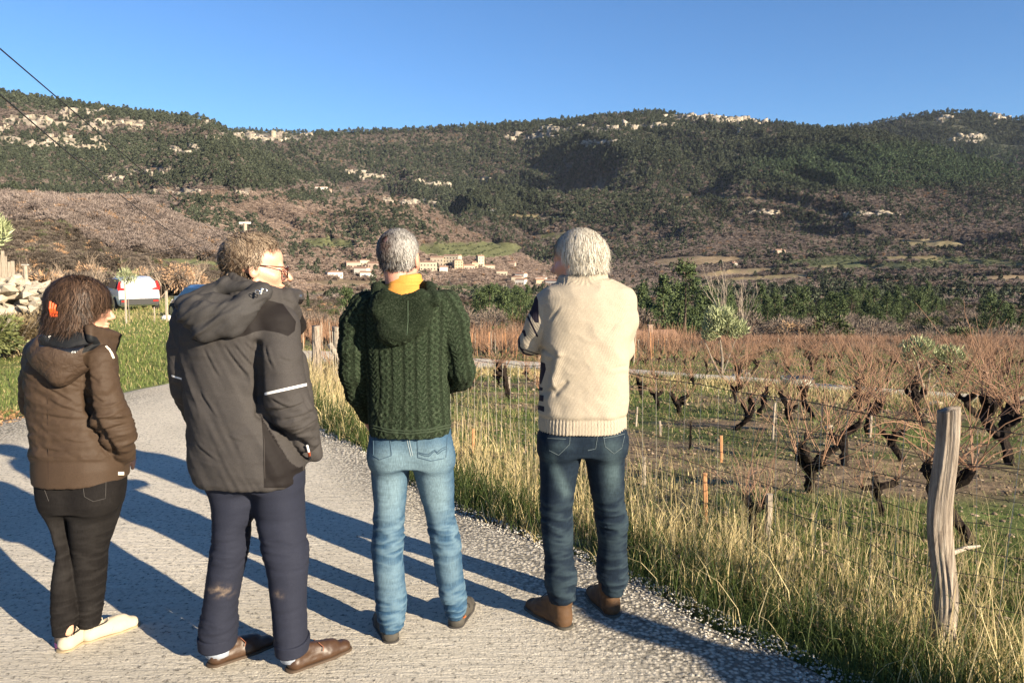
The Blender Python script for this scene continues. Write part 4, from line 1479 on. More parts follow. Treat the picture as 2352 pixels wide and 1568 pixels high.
# ---------- man in the grey and black winter jacket
def man_jacket():
    Y0 = 3.02
    hL = gpix(477, 1543); hR = gpix(659, 1555)
    O = np.array([(hL[0] + hR[0]) / 2, Y0, 0.0])
    F = head_frame(R(72), R(-4))
    hc = flat_pt(588, 618, Y0 + .03); w = 1.03
    YL, YR = hL[1] + .044, hR[1] + .044
    torso = [rowp(690, 505, 630, Y0, .07), rowp(730, 455, 645, Y0, .09), rowp(850, 460, 650, Y0, .10), rowp(1000, 475, 675, Y0, .10), rowp(1085, 500, 665, Y0, .08)]
    shl = flat_pt(448, 745, Y0); shr = flat_pt(640, 752, Y0)
    ell_ = flat_pt(424, 890, Y0); wrl = flat_pt(455, 965, Y0 + .17)
    elr = flat_pt(668, 925, Y0 - .07); wrr = flat_pt(700, 985, Y0 + .02)
    ym = lambda f, a: Y0 * (1 - f) + a * f
    hips = [rowp(1040, 476, 690, Y0, .130), rowp(1085, 475, 690, Y0, .132), rowp(1112, 484, 690, Y0, .124)]
    legl = [rowp(1085, 474, 592, Y0, .125), rowp(1150, 492, 591, Y0, .120), rowp(1185, 495, 582, Y0, .112), rowp(1210, 497, 568, ym(.2, YL), .105), rowp(1252, 493, 567, ym(.4, YL), .098), rowp(1300, 482, 560, ym(.6, YL), .092), rowp(1383, 471, 543, ym(.8, YL), .086), rowp(1432, 464, 539, YL, .084), rowp(1481, 463, 538, YL, .083)]
    legr = [rowp(1085, 586, 693, Y0, .125), rowp(1150, 587, 697, Y0, .120), rowp(1180, 590, 698, Y0, .112), rowp(1200, 594, 698, ym(.2, YR), .108), rowp(1252, 607, 701, ym(.4, YR), .100), rowp(1301, 617, 705, ym(.6, YR), .094), rowp(1383, 627, 701, ym(.8, YR), .086), rowp(1440, 634, 703, YR, .086), rowp(1492, 639, 706, YR, .085)]
    legs = [legpath(legl, ankle(hL, R(44))), legpath(legr, ankle(hR, R(44)))]
    p = body(hc, F, w, flat_pt(570, 710, Y0), shl, shr, torso, [[shl, ell_, wrl], [shr, elr, wrr]], legs, SKIN1, O,
             'man in glasses and grey and black hooded winter jacket with navy trousers', nose=1.6,
             hands=[dict(wrist=wrl, dirv=(.5, .4, -.6), palm_n=(.7, -.5, .2), side=-1, curl=.5), dict(wrist=wrr, dirv=(.0, .8, -.5), palm_n=(-.9, .2, -.2), side=1, curl=.4)])
    zk = flat_pt(530, 1270, Y0)[2]; za = flat_pt(500, 1450, YL)[2]
    t = mat_fabric('navy_chino', (.017, .0195, .032), rough=.8, big=.12, masks=())
    M = t.m
    # dusty patches on the calves
    bnode = t.b.inputs['Base Color'].links[0].from_socket
    dm = t.math('MULTIPLY', t.attr('dust'), t.ramp(t.noise(60, 4, .7), [(.35, .1), (.6, 1)]))
    t.color(t.mix(dm, bnode, (.34, .25, .17)))
    tdisp = leg_disp(zk, za, 1.0, 15)
    def attr(V, N):
        X, Yp = bearing(V)
        d = np.maximum(np.exp(-(((X - 505) / 22) ** 2 + ((Yp - 1356) / 11) ** 2)), .7 * np.exp(-(((X - 640) / 10) ** 2 + ((Yp - 1365) / 8) ** 2)))
        return {'dust': d * .75 * (N[:, 1] < 0) * np.clip(.55 + 1.2 * vnoise(V[:, 0] * 60, V[:, 1] * 60, V[:, 2] * 90, 4), 0, 1.2)}
    tr = trousers('trousers', hips, legl, legr, M, p, O, tdisp, attr, k=.035)
    for L_, yb, nm in ((legl, 1481, 'cuff'), (legr, 1492, 'cuff')):
        r0 = sorted(L_)[0]; s = grid_for([[r0]], .005, .06)
        s.column([(r0[0], r0[1], r0[2], r0[3] + .006, r0[4] + .006), (r0[0] + .052, r0[1], r0[2], r0[3] + .008, r0[4] + .008)], .003, 2.2, cap=0)
        s.column([(r0[0] - .02, r0[1], r0[2], r0[3] - .006, r0[4] - .006), (r0[0] + .07, r0[1], r0[2], r0[3] - .006, r0[4] - .006)], .003, 2.2, op='d')
        cloth_obj('cuff', s, M, tr, lambda V, N: .002 * fbm(V[:, 0] * 20, V[:, 1] * 20, V[:, 2] * 20, seed=3), lambda V, N: {'dust': V[:, 0] * 0}, 1, O)
    # ----- jacket
    st = .0055
    hem = [rowp(1100, 462, 692, Y0, .150)]
    tor = [rowp(680, 505, 650, Y0, .09), rowp(705, 455, 660, Y0, .125), rowp(730, 428, 668, Y0, .145), rowp(765, 422, 668, Y0, .155), rowp(830, 428, 645, Y0, .155), rowp(900, 434, 645, Y0, .158), rowp(960, 441, 668, Y0, .165), rowp(1020, 442, 690, Y0, .170), rowp(1065, 444, 702, Y0, .175), rowp(1088, 450, 700, Y0, .172), rowp(1099, 460, 694, Y0, .165)]
    s = SDF(np.arange(flat_pt(388, 800, Y0)[0], flat_pt(765, 800, Y0)[0], st), np.arange(Y0 - .25, Y0 + .34, st), np.arange(flat_pt(600, 1120, Y0)[2], flat_pt(600, 600, Y0)[2], st))
    s.column(tor, .02, 2.35)
    s.cap(flat_pt(672, 830, Y0 + .08), flat_pt(712, 1030, Y0 + .09), .050, .038, .04)
    s.cap(flat_pt(700, 1000, Y0 + .07), flat_pt(726, 1046, Y0 + .08), .040, .024, .03)
    sl = [flat_pt(448, 735, Y0), flat_pt(434, 790, Y0), flat_pt(428, 850, Y0), flat_pt(430, 890, Y0 + .03), flat_pt(450, 945, Y0 + .16)]
    sr = [flat_pt(636, 752, Y0 - .04), flat_pt(642, 820, Y0 - .085), flat_pt(650, 890, Y0 - .105), flat_pt(672, 940, Y0 - .09), flat_pt(704, 1008, Y0 - .03)]
    s.chain(sl, [.078, .066, .060, .056, .048], .02)
    s.chain(sr, [.088, .084, .080, .070, .050], .016)
    # a crease where sleeve meets back
    ln = [flat_pt(592, 800, Y0 - .20), flat_pt(598, 900, Y0 - .20), flat_pt(640, 960, Y0 - .20), flat_pt(690, 1020, Y0 - .17)]
    s.chain([np.array(q) for q in ln], [.006, .018, .022, .018], .02) if False else None
    # collar, standing high, open at the front right
    cc = flat_pt(592, 660, Y0 + .015)
    ztop = lambda a: cc[2] + .020 - .040 * math.cos(a)
    band_ring(s, cc, .100, .095, lambda a: cc[2] - .06, ztop, .013, 34, .008, .12)
    s.cap(flat_pt(660, 684, Y0 - .01), flat_pt(684, 680, Y0 + .10), .028, .022, .012, sq=((.6, -.8, 0), .5))
    s.cap(flat_pt(664, 700, Y0 - .01), flat_pt(682, 748, Y0 + .10), .034, .03, .02, sq=((.6, -.8, 0), .6))
    r0 = sorted(tor)[0]
    s.column([(r0[0] - .05, r0[1], r0[2], r0[3] - .015, r0[4] - .015), (r0[0] + .02, r0[1], r0[2], r0[3] - .015, r0[4] - .015)], .004, op='d')
    YOKE = [(505, 700), (560, 688), (620, 690), (650, 698), (680, 738), (677, 760), (662, 772), (640, 764), (606, 758), (585, 762), (560, 772), (520, 778), (470, 790), (440, 780), (440, 740)]
    SIDE = [(606, 1120), (604, 1010), (600, 955), (585, 900), (700, 900), (694, 1000), (697, 1120)]
    def on_sleeve(V):
        S1, d1, _ = tube_uv(V, sr)
        return (d1 < .112) & (V[:, 0] > flat_pt(598, 800, Y0)[0]), S1
    CR = [((515, 792), (572, 868), 1), ((538, 790), (588, 850), .8), ((470, 800), (505, 870), .7), ((560, 786), (600, 820), .7), ((640, 940), (700, 922), 1.2), ((652, 962), (718, 940), 1.2), ((668, 984), (722, 962), 1), ((625, 915), (668, 935), .9), ((640, 820), (668, 830), .5), ((455, 1020), (500, 1060), .6), ((460, 900), (500, 960), .6), ((610, 795), (630, 850), .8), ((520, 1000), (560, 1015), .4), ((692, 905), (715, 960), .8)]
    def disp(V, N):
        z = V[:, 2]; X, Yp = bearing(V)
        slv, S1 = on_sleeve(V)
        zel = flat_pt(680, 960, Y0)[2]
        el = np.exp(-((z - zel) / .09) ** 2) * slv
        big = fbm(V[:, 0] * 6, V[:, 1] * 6, z * 5, seed=33, octv=3)
        # soft folds running from the shoulder blades down
        dg = V[:, 0] * 1.0 + z * .45
        f1 = wrinkle(np.stack([dg * 3.0, V[:, 1] * .6, z * .5], 1), 4.2, 2, 2.5, 21)
        f2 = wrinkle(V + .02 * np.stack([vnoise(V[:, 0] * 10, V[:, 1] * 10, z * 8, 61 + k) for k in range(3)], 1), 6, 6, 20, 25)
        f3 = wrinkle(V, 20, 20, 34, 27)
        waist = np.exp(-((z - flat_pt(600, 1080, Y0)[2]) / .03) ** 2)
        # arm pit hollow
        arm = np.exp(-(line_sd(X, Yp, (590, 790), (597, 950), 0) / 9.0) ** 2) + np.exp(-(line_sd(X, Yp, (597, 950), (700, 1022), 0) / 8.0) ** 2)
        hol = -.026 * np.clip(arm, 0, 1) * (N[:, 1] < .2)
        return .011 * big + .0075 * f1 * (1 - el) * (1 - .5 * slv) + .0135 * el * f2 + .004 * f3 * (.25 + el) + .003 * f2 * (1 - el) + hol - .003 * waist + creases(V, N, CR)
    def attr2(V, N):
        X, Yp = bearing(V); slv, S1 = on_sleeve(V)
        back = V[:, 1] < Y0 + .05
        yk = np.where(back, poly_sd(X, Yp, YOKE), -9)
        yk = np.where(~back & (Yp < 770), 5, yk)
        sd = np.where(back & ~slv, poly_sd(X, Yp, SIDE), -9)
        stp = np.maximum(np.where(slv, line_sd(X, Yp, (610, 904), (712, 881), 3.0), -9), np.where(V[:, 0] < flat_pt(441, 880, Y0)[0], line_sd(X, Yp, (395, 863), (440, 877), 1.9), -9))
        stp = np.maximum(stp, line_sd(X, Yp, (500, 762), (556, 756), 1.8))
        collar = Yp < 688
        yk = np.where(collar, -9, yk)
        return {'blk': np.maximum(yk, sd), 'str': stp}
    M_j = mat_fabric('grey_shell', (.042, .0385, .0375), rough=.72, big=.10, weave=600, masks=(('blk', 0.0, (.012, .010, .010)), ('str', 0.0, (.62, .62, .62))))
    j = cloth_obj('jacket', s, M_j.m, p, disp, attr2, 1, O)
    # hood lying over the left shoulder
    st = .0055
    s = SDF(np.arange(flat_pt(395, 700, Y0)[0], flat_pt(650, 700, Y0)[0], st), np.arange(Y0 - .32, Y0 + .10, st), np.arange(flat_pt(500, 800, Y0 - .2)[2], flat_pt(500, 620, Y0 - .1)[2], st))
    YB = Y0 - .17
    s.ell(flat_pt(492, 722, YB + .02), (.135, .068, .080), k=.02)
    s.cap(flat_pt(425, 704, YB + .06), flat_pt(470, 752, YB), .028, .045, .03)
    s.cap(flat_pt(470, 755, YB - .005), flat_pt(525, 740, YB - .005), .038, .040, .03)
    s.cap(flat_pt(525, 728, YB), flat_pt(605, 672, YB + .05), .050, .026, .04, sq=((0, 1, 0), .7))
    s.cap(flat_pt(430, 700, YB + .07), flat_pt(520, 655, YB + .12), .030, .026, .03)
    s.cap(flat_pt(520, 655, YB + .10), flat_pt(605, 666, YB + .07), .022, .022, .03)
    s.ell(flat_pt(500, 683, YB + .005), (.075, .030, .030), k=.03, op='d')
    def hd(V, N):
        z = V[:, 2]
        a = V[:, 0] * .55 - z * .84
        f = wrinkle(np.stack([a, V[:, 1] * .4, (V[:, 0] * .84 + z * .55) * .25], 1), 26, 8, 26, 41)
        return .011 * f + .010 * fbm(V[:, 0] * 10, V[:, 1] * 8, z * 10, seed=42, octv=3)
    cloth_obj('hood', s, mat_fabric('grey_hood', (.040, .038, .038), rough=.7, big=.1, weave=600).m, p, hd, None, 2, O)
    # snaps, cord, pull, logo
    M_m = simple('metal', (.6, .6, .58), .3, .05, metal=1.0); M_k = simple('black_plastic', (.012, .012, .012), .4); M_r = simple('red_pull', (.45, .09, .03), .5); M_w = simple('white_print', (.75, .75, .75), .6)
    q = flat_pt(693, 696, Y0 - .02)
    sp = shrink([(689, 680)], j, .003)
    if sp:
        m = MB(); m.tube([sp[0] - O, sp[0] - O + np.array([0, -.004, .001])], .006, 10); m.obj('snap_button', M_m, p)
    ck = shrink([(600, 669), (610, 673)], j, .004)
    m = MB(); c0 = flat_pt(604, 670, YB - .01)
    for dx, dz in ((-.016, 0.0), (.010, .004)):
        pts = [c0 - O + np.array([dx + .009 * math.cos(a), -.012, dz + .007 * math.sin(a)]) for a in np.linspace(0, 5.6, 9)]
        m.tube(pts, .0016, 5)
    m.tube([c0 - O + np.array([-.004, -.014, -.008]), c0 - O + np.array([.002, -.012, .014])], .0045, 6)
    m.obj('cord_lock', M_m, p)
    zp = shrink([(708, 1020), (709, 1034), (710, 1052)], j, .006)
    if len(zp) == 3:
        m = MB(); m.tube([zp[0] - O, zp[1] - O], .0045, 6); zo = m.obj('zip_pull', M_w, p)
        m = MB(); m.tube([zp[1] - O, .5 * (zp[1] + zp[2]) - O], .0055, 6); m.obj('pull_tab', M_r, zo)
        m = MB(); m.tube([.5 * (zp[1] + zp[2]) - O, zp[2] - O], .006, 6); m.obj('pull_end', M_k, zo)
    lines = [[(568, 733), (568, 741)], [(572, 732), (573, 740)], [(568, 733), (573, 732)], [(568, 737), (573, 736)], [(568, 741), (573, 740)]]
    seams('logo', j, p, O, lines, M_w, .0018, .002)
    seams('pocket_zip', j, p, O, [[(690, 785), (703, 790)]], M_k, .004, .001)
    seams('side_seam', j, p, O, [[(606, 1000), (607, 1050), (608, 1098)], [(698, 1040), (699, 1090)]], simple('seam_grey', (.035, .03, .028), .9), .0018, .0004)
    # glasses
    hw = lambda x, y, z: hc + w * (x * F[0] + y * F[1] + z * F[2])
    M_f = simple('tortoise_frame', (.05, .018, .010), .25, .3, 60)
    g = MB()
    for sx in (-1, 1):
        g.tube([hw(sx * .0775, -.008, .012) - O, hw(sx * .080, .02, .016) - O, hw(sx * .071, .100, .014) - O], .0022, 6)
        cxx = sx * .034
        pts = [hw(cxx + .027 * math.cos(a) * (1), .116 - .10 * (cxx + .027 * math.cos(a)) ** 2 * 20 * .2, -.004 + .021 * math.sin(a) * (1.0 if math.sin(a) > 0 else 1.1)) - O for a in np.linspace(0, 2 * math.pi, 25)]
        g.tube(pts, .0024, 6, False)
        g.tube([hw(sx * .071, .100, .014) - O, hw(sx * .060, .112, .008) - O], .003, 6)
    g.tube([hw(-.009, .120, .004) - O, hw(0, .123, .006) - O, hw(.009, .120, .004) - O], .002, 6)
    go = g.obj('glasses', M_f, p, True)
    lt = NT('lens'); lt.color((.9, .93, .95)); lt.set(trans=1.0, rough=.02, ior=1.3)
    for sx in (-1, 1):
        cxx = sx * .034; m = MB()
        m.add([hw(cxx + .026 * math.cos(a), .115, -.004 + .020 * math.sin(a)) - O for a in np.linspace(0, 2 * math.pi, 20, endpoint=False)] + [hw(cxx + .026 * math.cos(a), .117, -.004 + .020 * math.sin(a)) - O for a in np.linspace(0, 2 * math.pi, 20, endpoint=False)], [tuple(range(20)), tuple(range(39, 19, -1))] + [(i, 20 + i, 20 + (i + 1) % 20, (i + 1) % 20) for i in range(20)])
        m.obj('lens', lt.m, go)
    # hair: short, wavy, brown going grey
    def dens(d):
        x, y, z = d.T
        ok = np.where(y < .10, z > -.72, z > -.02 + 1.05 * (y - .10) - .25 * (np.abs(x) > .75))
        ok &= ~((np.abs(x) > .55) & (y > .34) & (z < .62))
        ok &= ~((np.abs(x) > .8) & (z < -.25) & (y > -.28))
        return ok * 1.0
    def flow(d, q):
        x, y, z = d.T
        return np.stack([x * .5, -.15 + .95 * ss(.3, .8, z) * (y > -.3), -.85 + 1.25 * ss(.3, .9, z) * .8], 1)
    def length(d): return .028 + .028 * ss(.2, .9, d[:, 2]) + .010 * (d[:, 1] > .4)
    def shade(d, k, tip):
        lig = np.clip(k * 1.2 - .50 + .35 * ss(-.2, .9, d[:, 2]) + .25 * vnoise(d[:, 0] * 6, d[:, 1] * 6, d[:, 2] * 6, 5), 0, 1)[:, None]
        return (1 - lig) * np.array([.075, .048, .030]) + lig * np.array([.40, .31, .22])
    hair_obj('hair', p, hc - O, F, 13000, dens, flow, length, shade, w, 5, .0014, 23, .017, .40, wave=.7, base_off=.006, inner=.2)
    hair_cap(p, hc - O, F, w, lambda d: dens(d) > .3, (.050, .034, .024), .004)
    t = NT('brown_leather'); t.color(t.mix(t.noise(22, 4), (.030, .015, .008), (.070, .036, .018))); t.set(rough=.45, spec=.45); t.bump(t.noise(180, 3), .2, .002)
    so = simple('leather_sole', (.060, .040, .026), .7)
    ML = simple('brown_lace', (.20, .075, .04), .7)
    make_shoe('derby', hL, R(46), p, O, [t.m, so, ML], .29)
    make_shoe('derby', hR, R(46), p, O, [t.m, so, ML], .29)
    # socks
    for L_, yy in ((legl, YL), (legr, YR)):
        r0 = sorted(L_)[0]; m = MB()
        m.tube([np.array([r0[1], r0[2], r0[0] - .035]) - O, np.array([r0[1], r0[2], r0[0] + .03]) - O], .050, 16)
        m.obj('sock', simple('sock_grey_blue', (.34, .38, .45), .9), p, True)
    return p
# ---------- man in the green cable knit hoodie
def man_green():
    Y0 = 3.27
    hL = gpix(902, 1489); hR = gpix(1043, 1455)
    O = np.array([(hL[0] + hR[0]) / 2, Y0, 0.0])
    F = head_frame(R(14), R(-3))
    hc = flat_pt(918, 597, Y0 + .03)
    w = 1.0
    YL, YR = hL[1] + .058, hR[1] + .058
    torso = [rowp(670, 850, 1000, Y0, .07), rowp(700, 815, 1035, Y0, .085), rowp(760, 825, 1030, Y0, .10), rowp(860, 850, 1015, Y0, .095), rowp(980, 862, 1022, Y0, .105), rowp(1040, 862, 1022, Y0, .10)]
    shl = flat_pt(826, 712, Y0); shr = flat_pt(1035, 706, Y0)
    ell_ = flat_pt(804, 840, Y0 - .01); wrl = flat_pt(838, 948, Y0 + .10)
    elr = flat_pt(1063, 850, Y0 + .0); wrr = flat_pt(1000, 880, Y0 + .22)
    ym = lambda f, a: Y0 * (1 - f) + a * f
    hips = [rowp(935, 852, 1030, Y0, .115), rowp(985, 850, 1035, Y0, .125), rowp(1030, 850, 1038, Y0, .135), rowp(1062, 852, 1040, Y0, .130)]
    legl = [rowp(1040, 852, 944, Y0, .115), rowp(1090, 853, 939, Y0, .105), rowp(1150, 860, 931, ym(.3, YL), .090), rowp(1220, 860, 925, ym(.5, YL), .078), rowp(1255, 855, 923, ym(.6, YL), .074), rowp(1300, 857, 927, ym(.7, YL), .074), rowp(1360, 864, 931, ym(.9, YL), .070), rowp(1410, 869, 929, YL, .070), rowp(1440, 874, 924, YL, .066)]
    legr = [rowp(1040, 944, 1039, Y0, .115), rowp(1090, 954, 1042, Y0, .105), rowp(1140, 968, 1042, ym(.3, YR), .090), rowp(1192, 984, 1044, ym(.45, YR), .080), rowp(1240, 990, 1057, ym(.6, YR), .076), rowp(1290, 997, 1061, ym(.75, YR), .076), rowp(1350, 1010, 1066, ym(.9, YR), .070), rowp(1385, 1020, 1070, YR, .070), rowp(1412, 1027, 1064, YR, .064)]
    legs = [legpath(legl, ankle(hL, R(-22))), legpath(legr, ankle(hR, R(10)))]
    p = body(hc, F, w, flat_pt(925, 690, Y0), shl, shr, torso, [[shl, ell_, wrl], [shr, elr, wrr]], legs, SKIN2, O,
             'grey haired man in dark green cable knit hoodie, orange scarf and light blue jeans',
             hands=[dict(wrist=wrl, dirv=(.35, .35, -.85), palm_n=(.9, -.2, .2), side=-1, curl=.5), dict(wrist=wrr, dirv=(-.95, .1, -.1), palm_n=(0, -1, 0), side=1, curl=.3)])
    # jeans
    zk = flat_pt(900, 1225, Y0)[2]; za = flat_pt(900, 1400, YL)[2]
    M = denim('light_denim', (.024, .060, .110), (.115, .175, .21))
    bm = lambda c: ((c[0]), (c[1]), c[2])
    sL = flat_pt(893, 1040, Y0 - .055); sR = flat_pt(995, 1040, Y0 - .055)
    zseat = flat_pt(900, 1035, Y0)[2]
    def attr(V, N):
        z = V[:, 2]
        back = np.clip(-N[:, 1], 0, 1)
        th = np.exp(-((z - flat_pt(900, 1120, Y0)[2]) / .13) ** 2); seat = np.exp(-((z - zseat) / .07) ** 2)
        calf = .55 * np.exp(-((z - flat_pt(900, 1320, YL)[2]) / .08) ** 2)
        return {'fade': np.clip((th * 1.0 + seat * .8 + calf) * (back ** 1.2) + .05, 0, 1), 'crease': crease_attr(V, zk, za, 5)}
    j = trousers('jeans', hips, legl, legr, M, p, O, leg_disp(zk, za, 1.0, 5), attr, seat=[(sL, (.080, .075, .085)), (sR, (.080, .075, .085))])
    M_st = simple('stitch_dark', (.05, .09, .13), .8); M_sl = simple('stitch_light', (.30, .36, .38), .8)
    seams('seam', j, p, O, [[(933, 996), (937, 1020), (944, 1048)], [(938, 996), (942, 1020), (948, 1046)]], M_sl, .0014)
    pk = seams('back_pocket', j, p, O, [[(862, 998), (895, 1001), (899, 1040)], [(855, 1044), (872, 1055), (899, 1046), (899, 1040)], [(858, 1000), (858, 1044)], [(958, 1001), (960, 1050)], [(958, 1001), (985, 998), (1012, 993)], [(960, 1050), (990, 1058), (1020, 1052)], [(1027, 1003), (1024, 1050)]], M_st, .0016)
    seams('pocket_stitching', j, p, O, [[(962, 1038), (975, 1042), (985, 1043), (993, 1036), (998, 1033), (1005, 1038), (1014, 1030), (1025, 1025)], [(962, 1041), (975, 1046), (986, 1047), (995, 1038), (999, 1036), (1006, 1042), (1016, 1034), (1026, 1029)]], M_st, .0018)
    # sweater
    st = .0048
    tor = [rowp(652, 893, 965, Y0 + .0, .070), rowp(668, 862, 1000, Y0, .095), rowp(685, 838, 1025, Y0, .110), rowp(705, 826, 1036, Y0, .120), rowp(760, 830, 1036, Y0, .130), rowp(815, 838, 1030, Y0, .130), rowp(870, 842, 1029, Y0, .125), rowp(925, 846, 1033, Y0 - .005, .130), rowp(975, 849, 1037, Y0 - .01, .140), rowp(992, 852, 1035, Y0 - .01, .140)]
    s = SDF(np.arange(flat_pt(770, 800, Y0)[0], flat_pt(1108, 800, Y0)[0], st), np.arange(Y0 - .22, Y0 + .30, st), np.arange(flat_pt(900, 1003, Y0)[2], flat_pt(900, 630, Y0)[2], st))
    s.column(tor, .02, 2.4)
    sl = [flat_pt(840, 708, Y0), flat_pt(818, 745, Y0), flat_pt(808, 800, Y0 - .02), flat_pt(809, 855, Y0 - .01), flat_pt(822, 905, Y0 + .04), flat_pt(845, 955, Y0 + .10)]
    sr = [flat_pt(1022, 702, Y0), flat_pt(1042, 740, Y0), flat_pt(1052, 795, Y0 - .01), flat_pt(1062, 850, Y0 + .0), flat_pt(1058, 868, Y0 + .05), flat_pt(1020, 888, Y0 + .22)]
    s.chain(sl, [.070, .062, .052, .050, .046, .036], .028)
    s.chain(sr, [.070, .062, .055, .054, .050, .040], .022)
    # hood lying on the back
    s.ell(flat_pt(925, 712, Y0 - .128), (.124, .050, .122), k=.015)
    s.ell(flat_pt(906, 760, Y0 - .145), (.075, .040, .058), k=.025)
    s.cap(flat_pt(868, 662, Y0 - .06), flat_pt(866, 715, Y0 - .145), .026, .026, .02)
    s.cap(flat_pt(868, 664, Y0 - .04), flat_pt(895, 652, Y0 + .06), .024, .020, .02)
    s.cap(flat_pt(985, 660, Y0 - .06), flat_pt(1000, 690, Y0 - .13), .026, .024, .02)
    s.cap(flat_pt(985, 660, Y0 - .04), flat_pt(960, 652, Y0 + .06), .024, .020, .02)
    s.ell(flat_pt(928, 648, Y0 - .10), (.080, .085, .052), k=.02, op='d')
    s.ell(flat_pt(928, 700, Y0 - .178), (.070, .020, .085), k=.03, op='d')
    s.cap(flat_pt(925, 640, Y0), flat_pt(925, 690, Y0 - .02), .066, .066, .01, op='d')
    # open bottom
    r0 = sorted(tor)[0]
    s.column([(r0[0] - .03, r0[1], r0[2], r0[3] - .012, r0[4] - .012), (r0[0] + .02, r0[1], r0[2], r0[3] - .012, r0[4] - .012)], .004, op='d')
    cx = flat_pt(935, 800, Y0)[0]
    def knit_uv(V):
        Sl, dl, tl = tube_uv(V, sl); Sr, dr, tr = tube_uv(V, sr)
        z = V[:, 2]
        isl = (dl < .075) & (V[:, 0] < flat_pt(846, 800, Y0)[0]); isr = (dr < .08) & (V[:, 0] > flat_pt(1030, 800, Y0)[0])
        u = np.arctan2(V[:, 0] - cx, -(V[:, 1] - Y0 - .02)) * .19; v = z.copy()
        u = np.where(isl, tl * .055 + .3, u); v = np.where(isl, -Sl, v)
        u = np.where(isr, tr * .055 + .5, u); v = np.where(isr, -Sr, v)
        return u, v
    zh = flat_pt(925, 935, Y0)[2]; zh2 = flat_pt(925, 905, Y0)[2]
    def cable(u, v, z):
        per = .062
        c = (u / per) % 1.0; idx = np.floor(u / per)
        ph = v * 2 * math.pi / .052 + idx * 1.7
        wv = .5 + .27 * np.sin(ph); wv2 = .5 - .27 * np.sin(ph)
        a = np.exp(-((c - wv) / .085) ** 2); b = np.exp(-((c - wv2) / .085) ** 2)
        zz = np.abs(((v / .040 + np.where(c < .5, c, 1 - c) * 1.6) % 1.0) - .5) * 2
        chev = np.exp(-((zz - .5) / .22) ** 2)
        kind = (idx.astype(int) % 2 == 0)
        pat = np.where(kind, np.maximum(a, b), chev * ((c > .14) & (c < .86)))
        gro = np.exp(-((c) / .045) ** 2) + np.exp(-((c - 1) / .045) ** 2)
        return pat - 1.2 * gro
    zhood = flat_pt(925, 775, Y0)[2]
    def onhood(V): return ss(.140, .152, Y0 - V[:, 1]) * (V[:, 2] > zhood) + (V[:, 2] > flat_pt(925, 668, Y0)[2])
    def disp(V, N):
        u, v = knit_uv(V)
        h = np.clip(onhood(V), 0, 1)
        c = cable(u, v, V[:, 2]) * (1 - h)
        hem = ss(zh2 + .01, zh2 - .01, V[:, 2]) * (np.abs(V[:, 0] - cx) < .19)
        dia = np.abs(((u / .05) % 1) - .5) + np.abs(((V[:, 2] / .09) % 1) - .5)
        c = c * (1 - hem) + hem * (np.exp(-((dia - .5) / .12) ** 2) - .3)
        big = fbm(V[:, 0] * 8, V[:, 1] * 8, V[:, 2] * 9, seed=14, octv=2)
        return .0030 * c + .005 * big + .0018 * vnoise(V[:, 0] * 90, V[:, 1] * 90, V[:, 2] * 90, 3)
    def attr2(V, N):
        u, v = knit_uv(V)
        return {'cab': np.clip(cable(u, v, V[:, 2]) * (1 - np.clip(onhood(V), 0, 1)), -1, 1), 'u': u, 'v': v}
    t = NT('green_wool')
    n = t.noise(160, 3, .7)
    n2 = t.noise(60, 3, .6)
    c = t.ramp(n, [(.3, (.009, .015, .008)), (.52, (.022, .034, .019)), (.74, (.068, .082, .055))])
    c = t.mix(1.0, c, t.ramp(t.attr('cab'), [(.0, .55), (.4, 1.0), (1.0, 1.15)]), 'MULTIPLY')
    t.color(c); t.set(rough=.95, sheen=.015, spec=.1)
    t.b.inputs['Sheen Tint'].default_value = (.5, .62, .42, 1)
    t.bump(t.math('ADD', n, n2), .9, .004)
    g = cloth_obj('sweater', s, t.m, p, disp, attr2, 1, O)
    seams('hood_seam', g, g, np.array(g.matrix_world.translation) * 0 + O, [[(937, 690), (937, 735), (934, 770)]], simple('green_seam', (.05, .075, .045), .9), .002, .001)
    seams('hem_edge', g, g, O, [[(852, 982), (890, 992), (940, 996), (990, 991), (1034, 981)], [(852, 976), (890, 986), (940, 990), (990, 985), (1034, 975)]], simple('green_edge', (.035, .052, .03), .9), .003, .001)
    # scarf
    s = SDF(*[np.arange(a, b, .0042) for a, b in ((flat_pt(870, 650, Y0)[0], flat_pt(1000, 650, Y0)[0]), (Y0 - .13, Y0 + .15), (flat_pt(900, 680, Y0)[2], flat_pt(900, 615, Y0)[2]))])
    s.column([rowp(676, 872, 985, Y0 - .005, .10), rowp(664, 880, 976, Y0 + .0, .088), rowp(654, 888, 970, Y0 + .01, .076), rowp(645, 890, 970, Y0 + .01, .074), rowp(631, 893, 966, Y0 + .02, .070)], .005, 2.1)
    c0 = flat_pt(930, 630, Y0 + .02)
    s.cap(c0 - np.array([0, 0, .02]), c0 + np.array([0, 0, .03]), .058, .058, .004, 'd')
    def sd(V, N):
        return .0045 * wrinkle(V, 5, 5, 55, 9) + .003 * fbm(V[:, 0] * 20, V[:, 1] * 20, V[:, 2] * 30, seed=4, octv=2)
    cloth_obj('scarf', s, mat_fabric('orange_scarf', (.52, .24, .05), rough=.75, big=.08).m, p, sd, None, 2, O)
    # hair
    def dens(d):
        x, y, z = d.T
        ok = np.where(y < .12, z > -.86 + .35 * np.clip(y + .2, 0, 1), z > -.1 + 1.25 * (y - .12))
        bald = np.exp(-(((x + .25) / .28) ** 2 + ((y + .80) / .45) ** 2 + ((z - .52) / .24) ** 2))
        return ok * np.clip(1.0 - 1.25 * bald, .04, 1)
    def flow(d, p):
        x, y, z = d.T
        f = np.stack([x * .4 + .25, -.3 + .8 * (z > .75) * (y > -.3), -.9 + .9 * (z > .6)], 1)
        return f
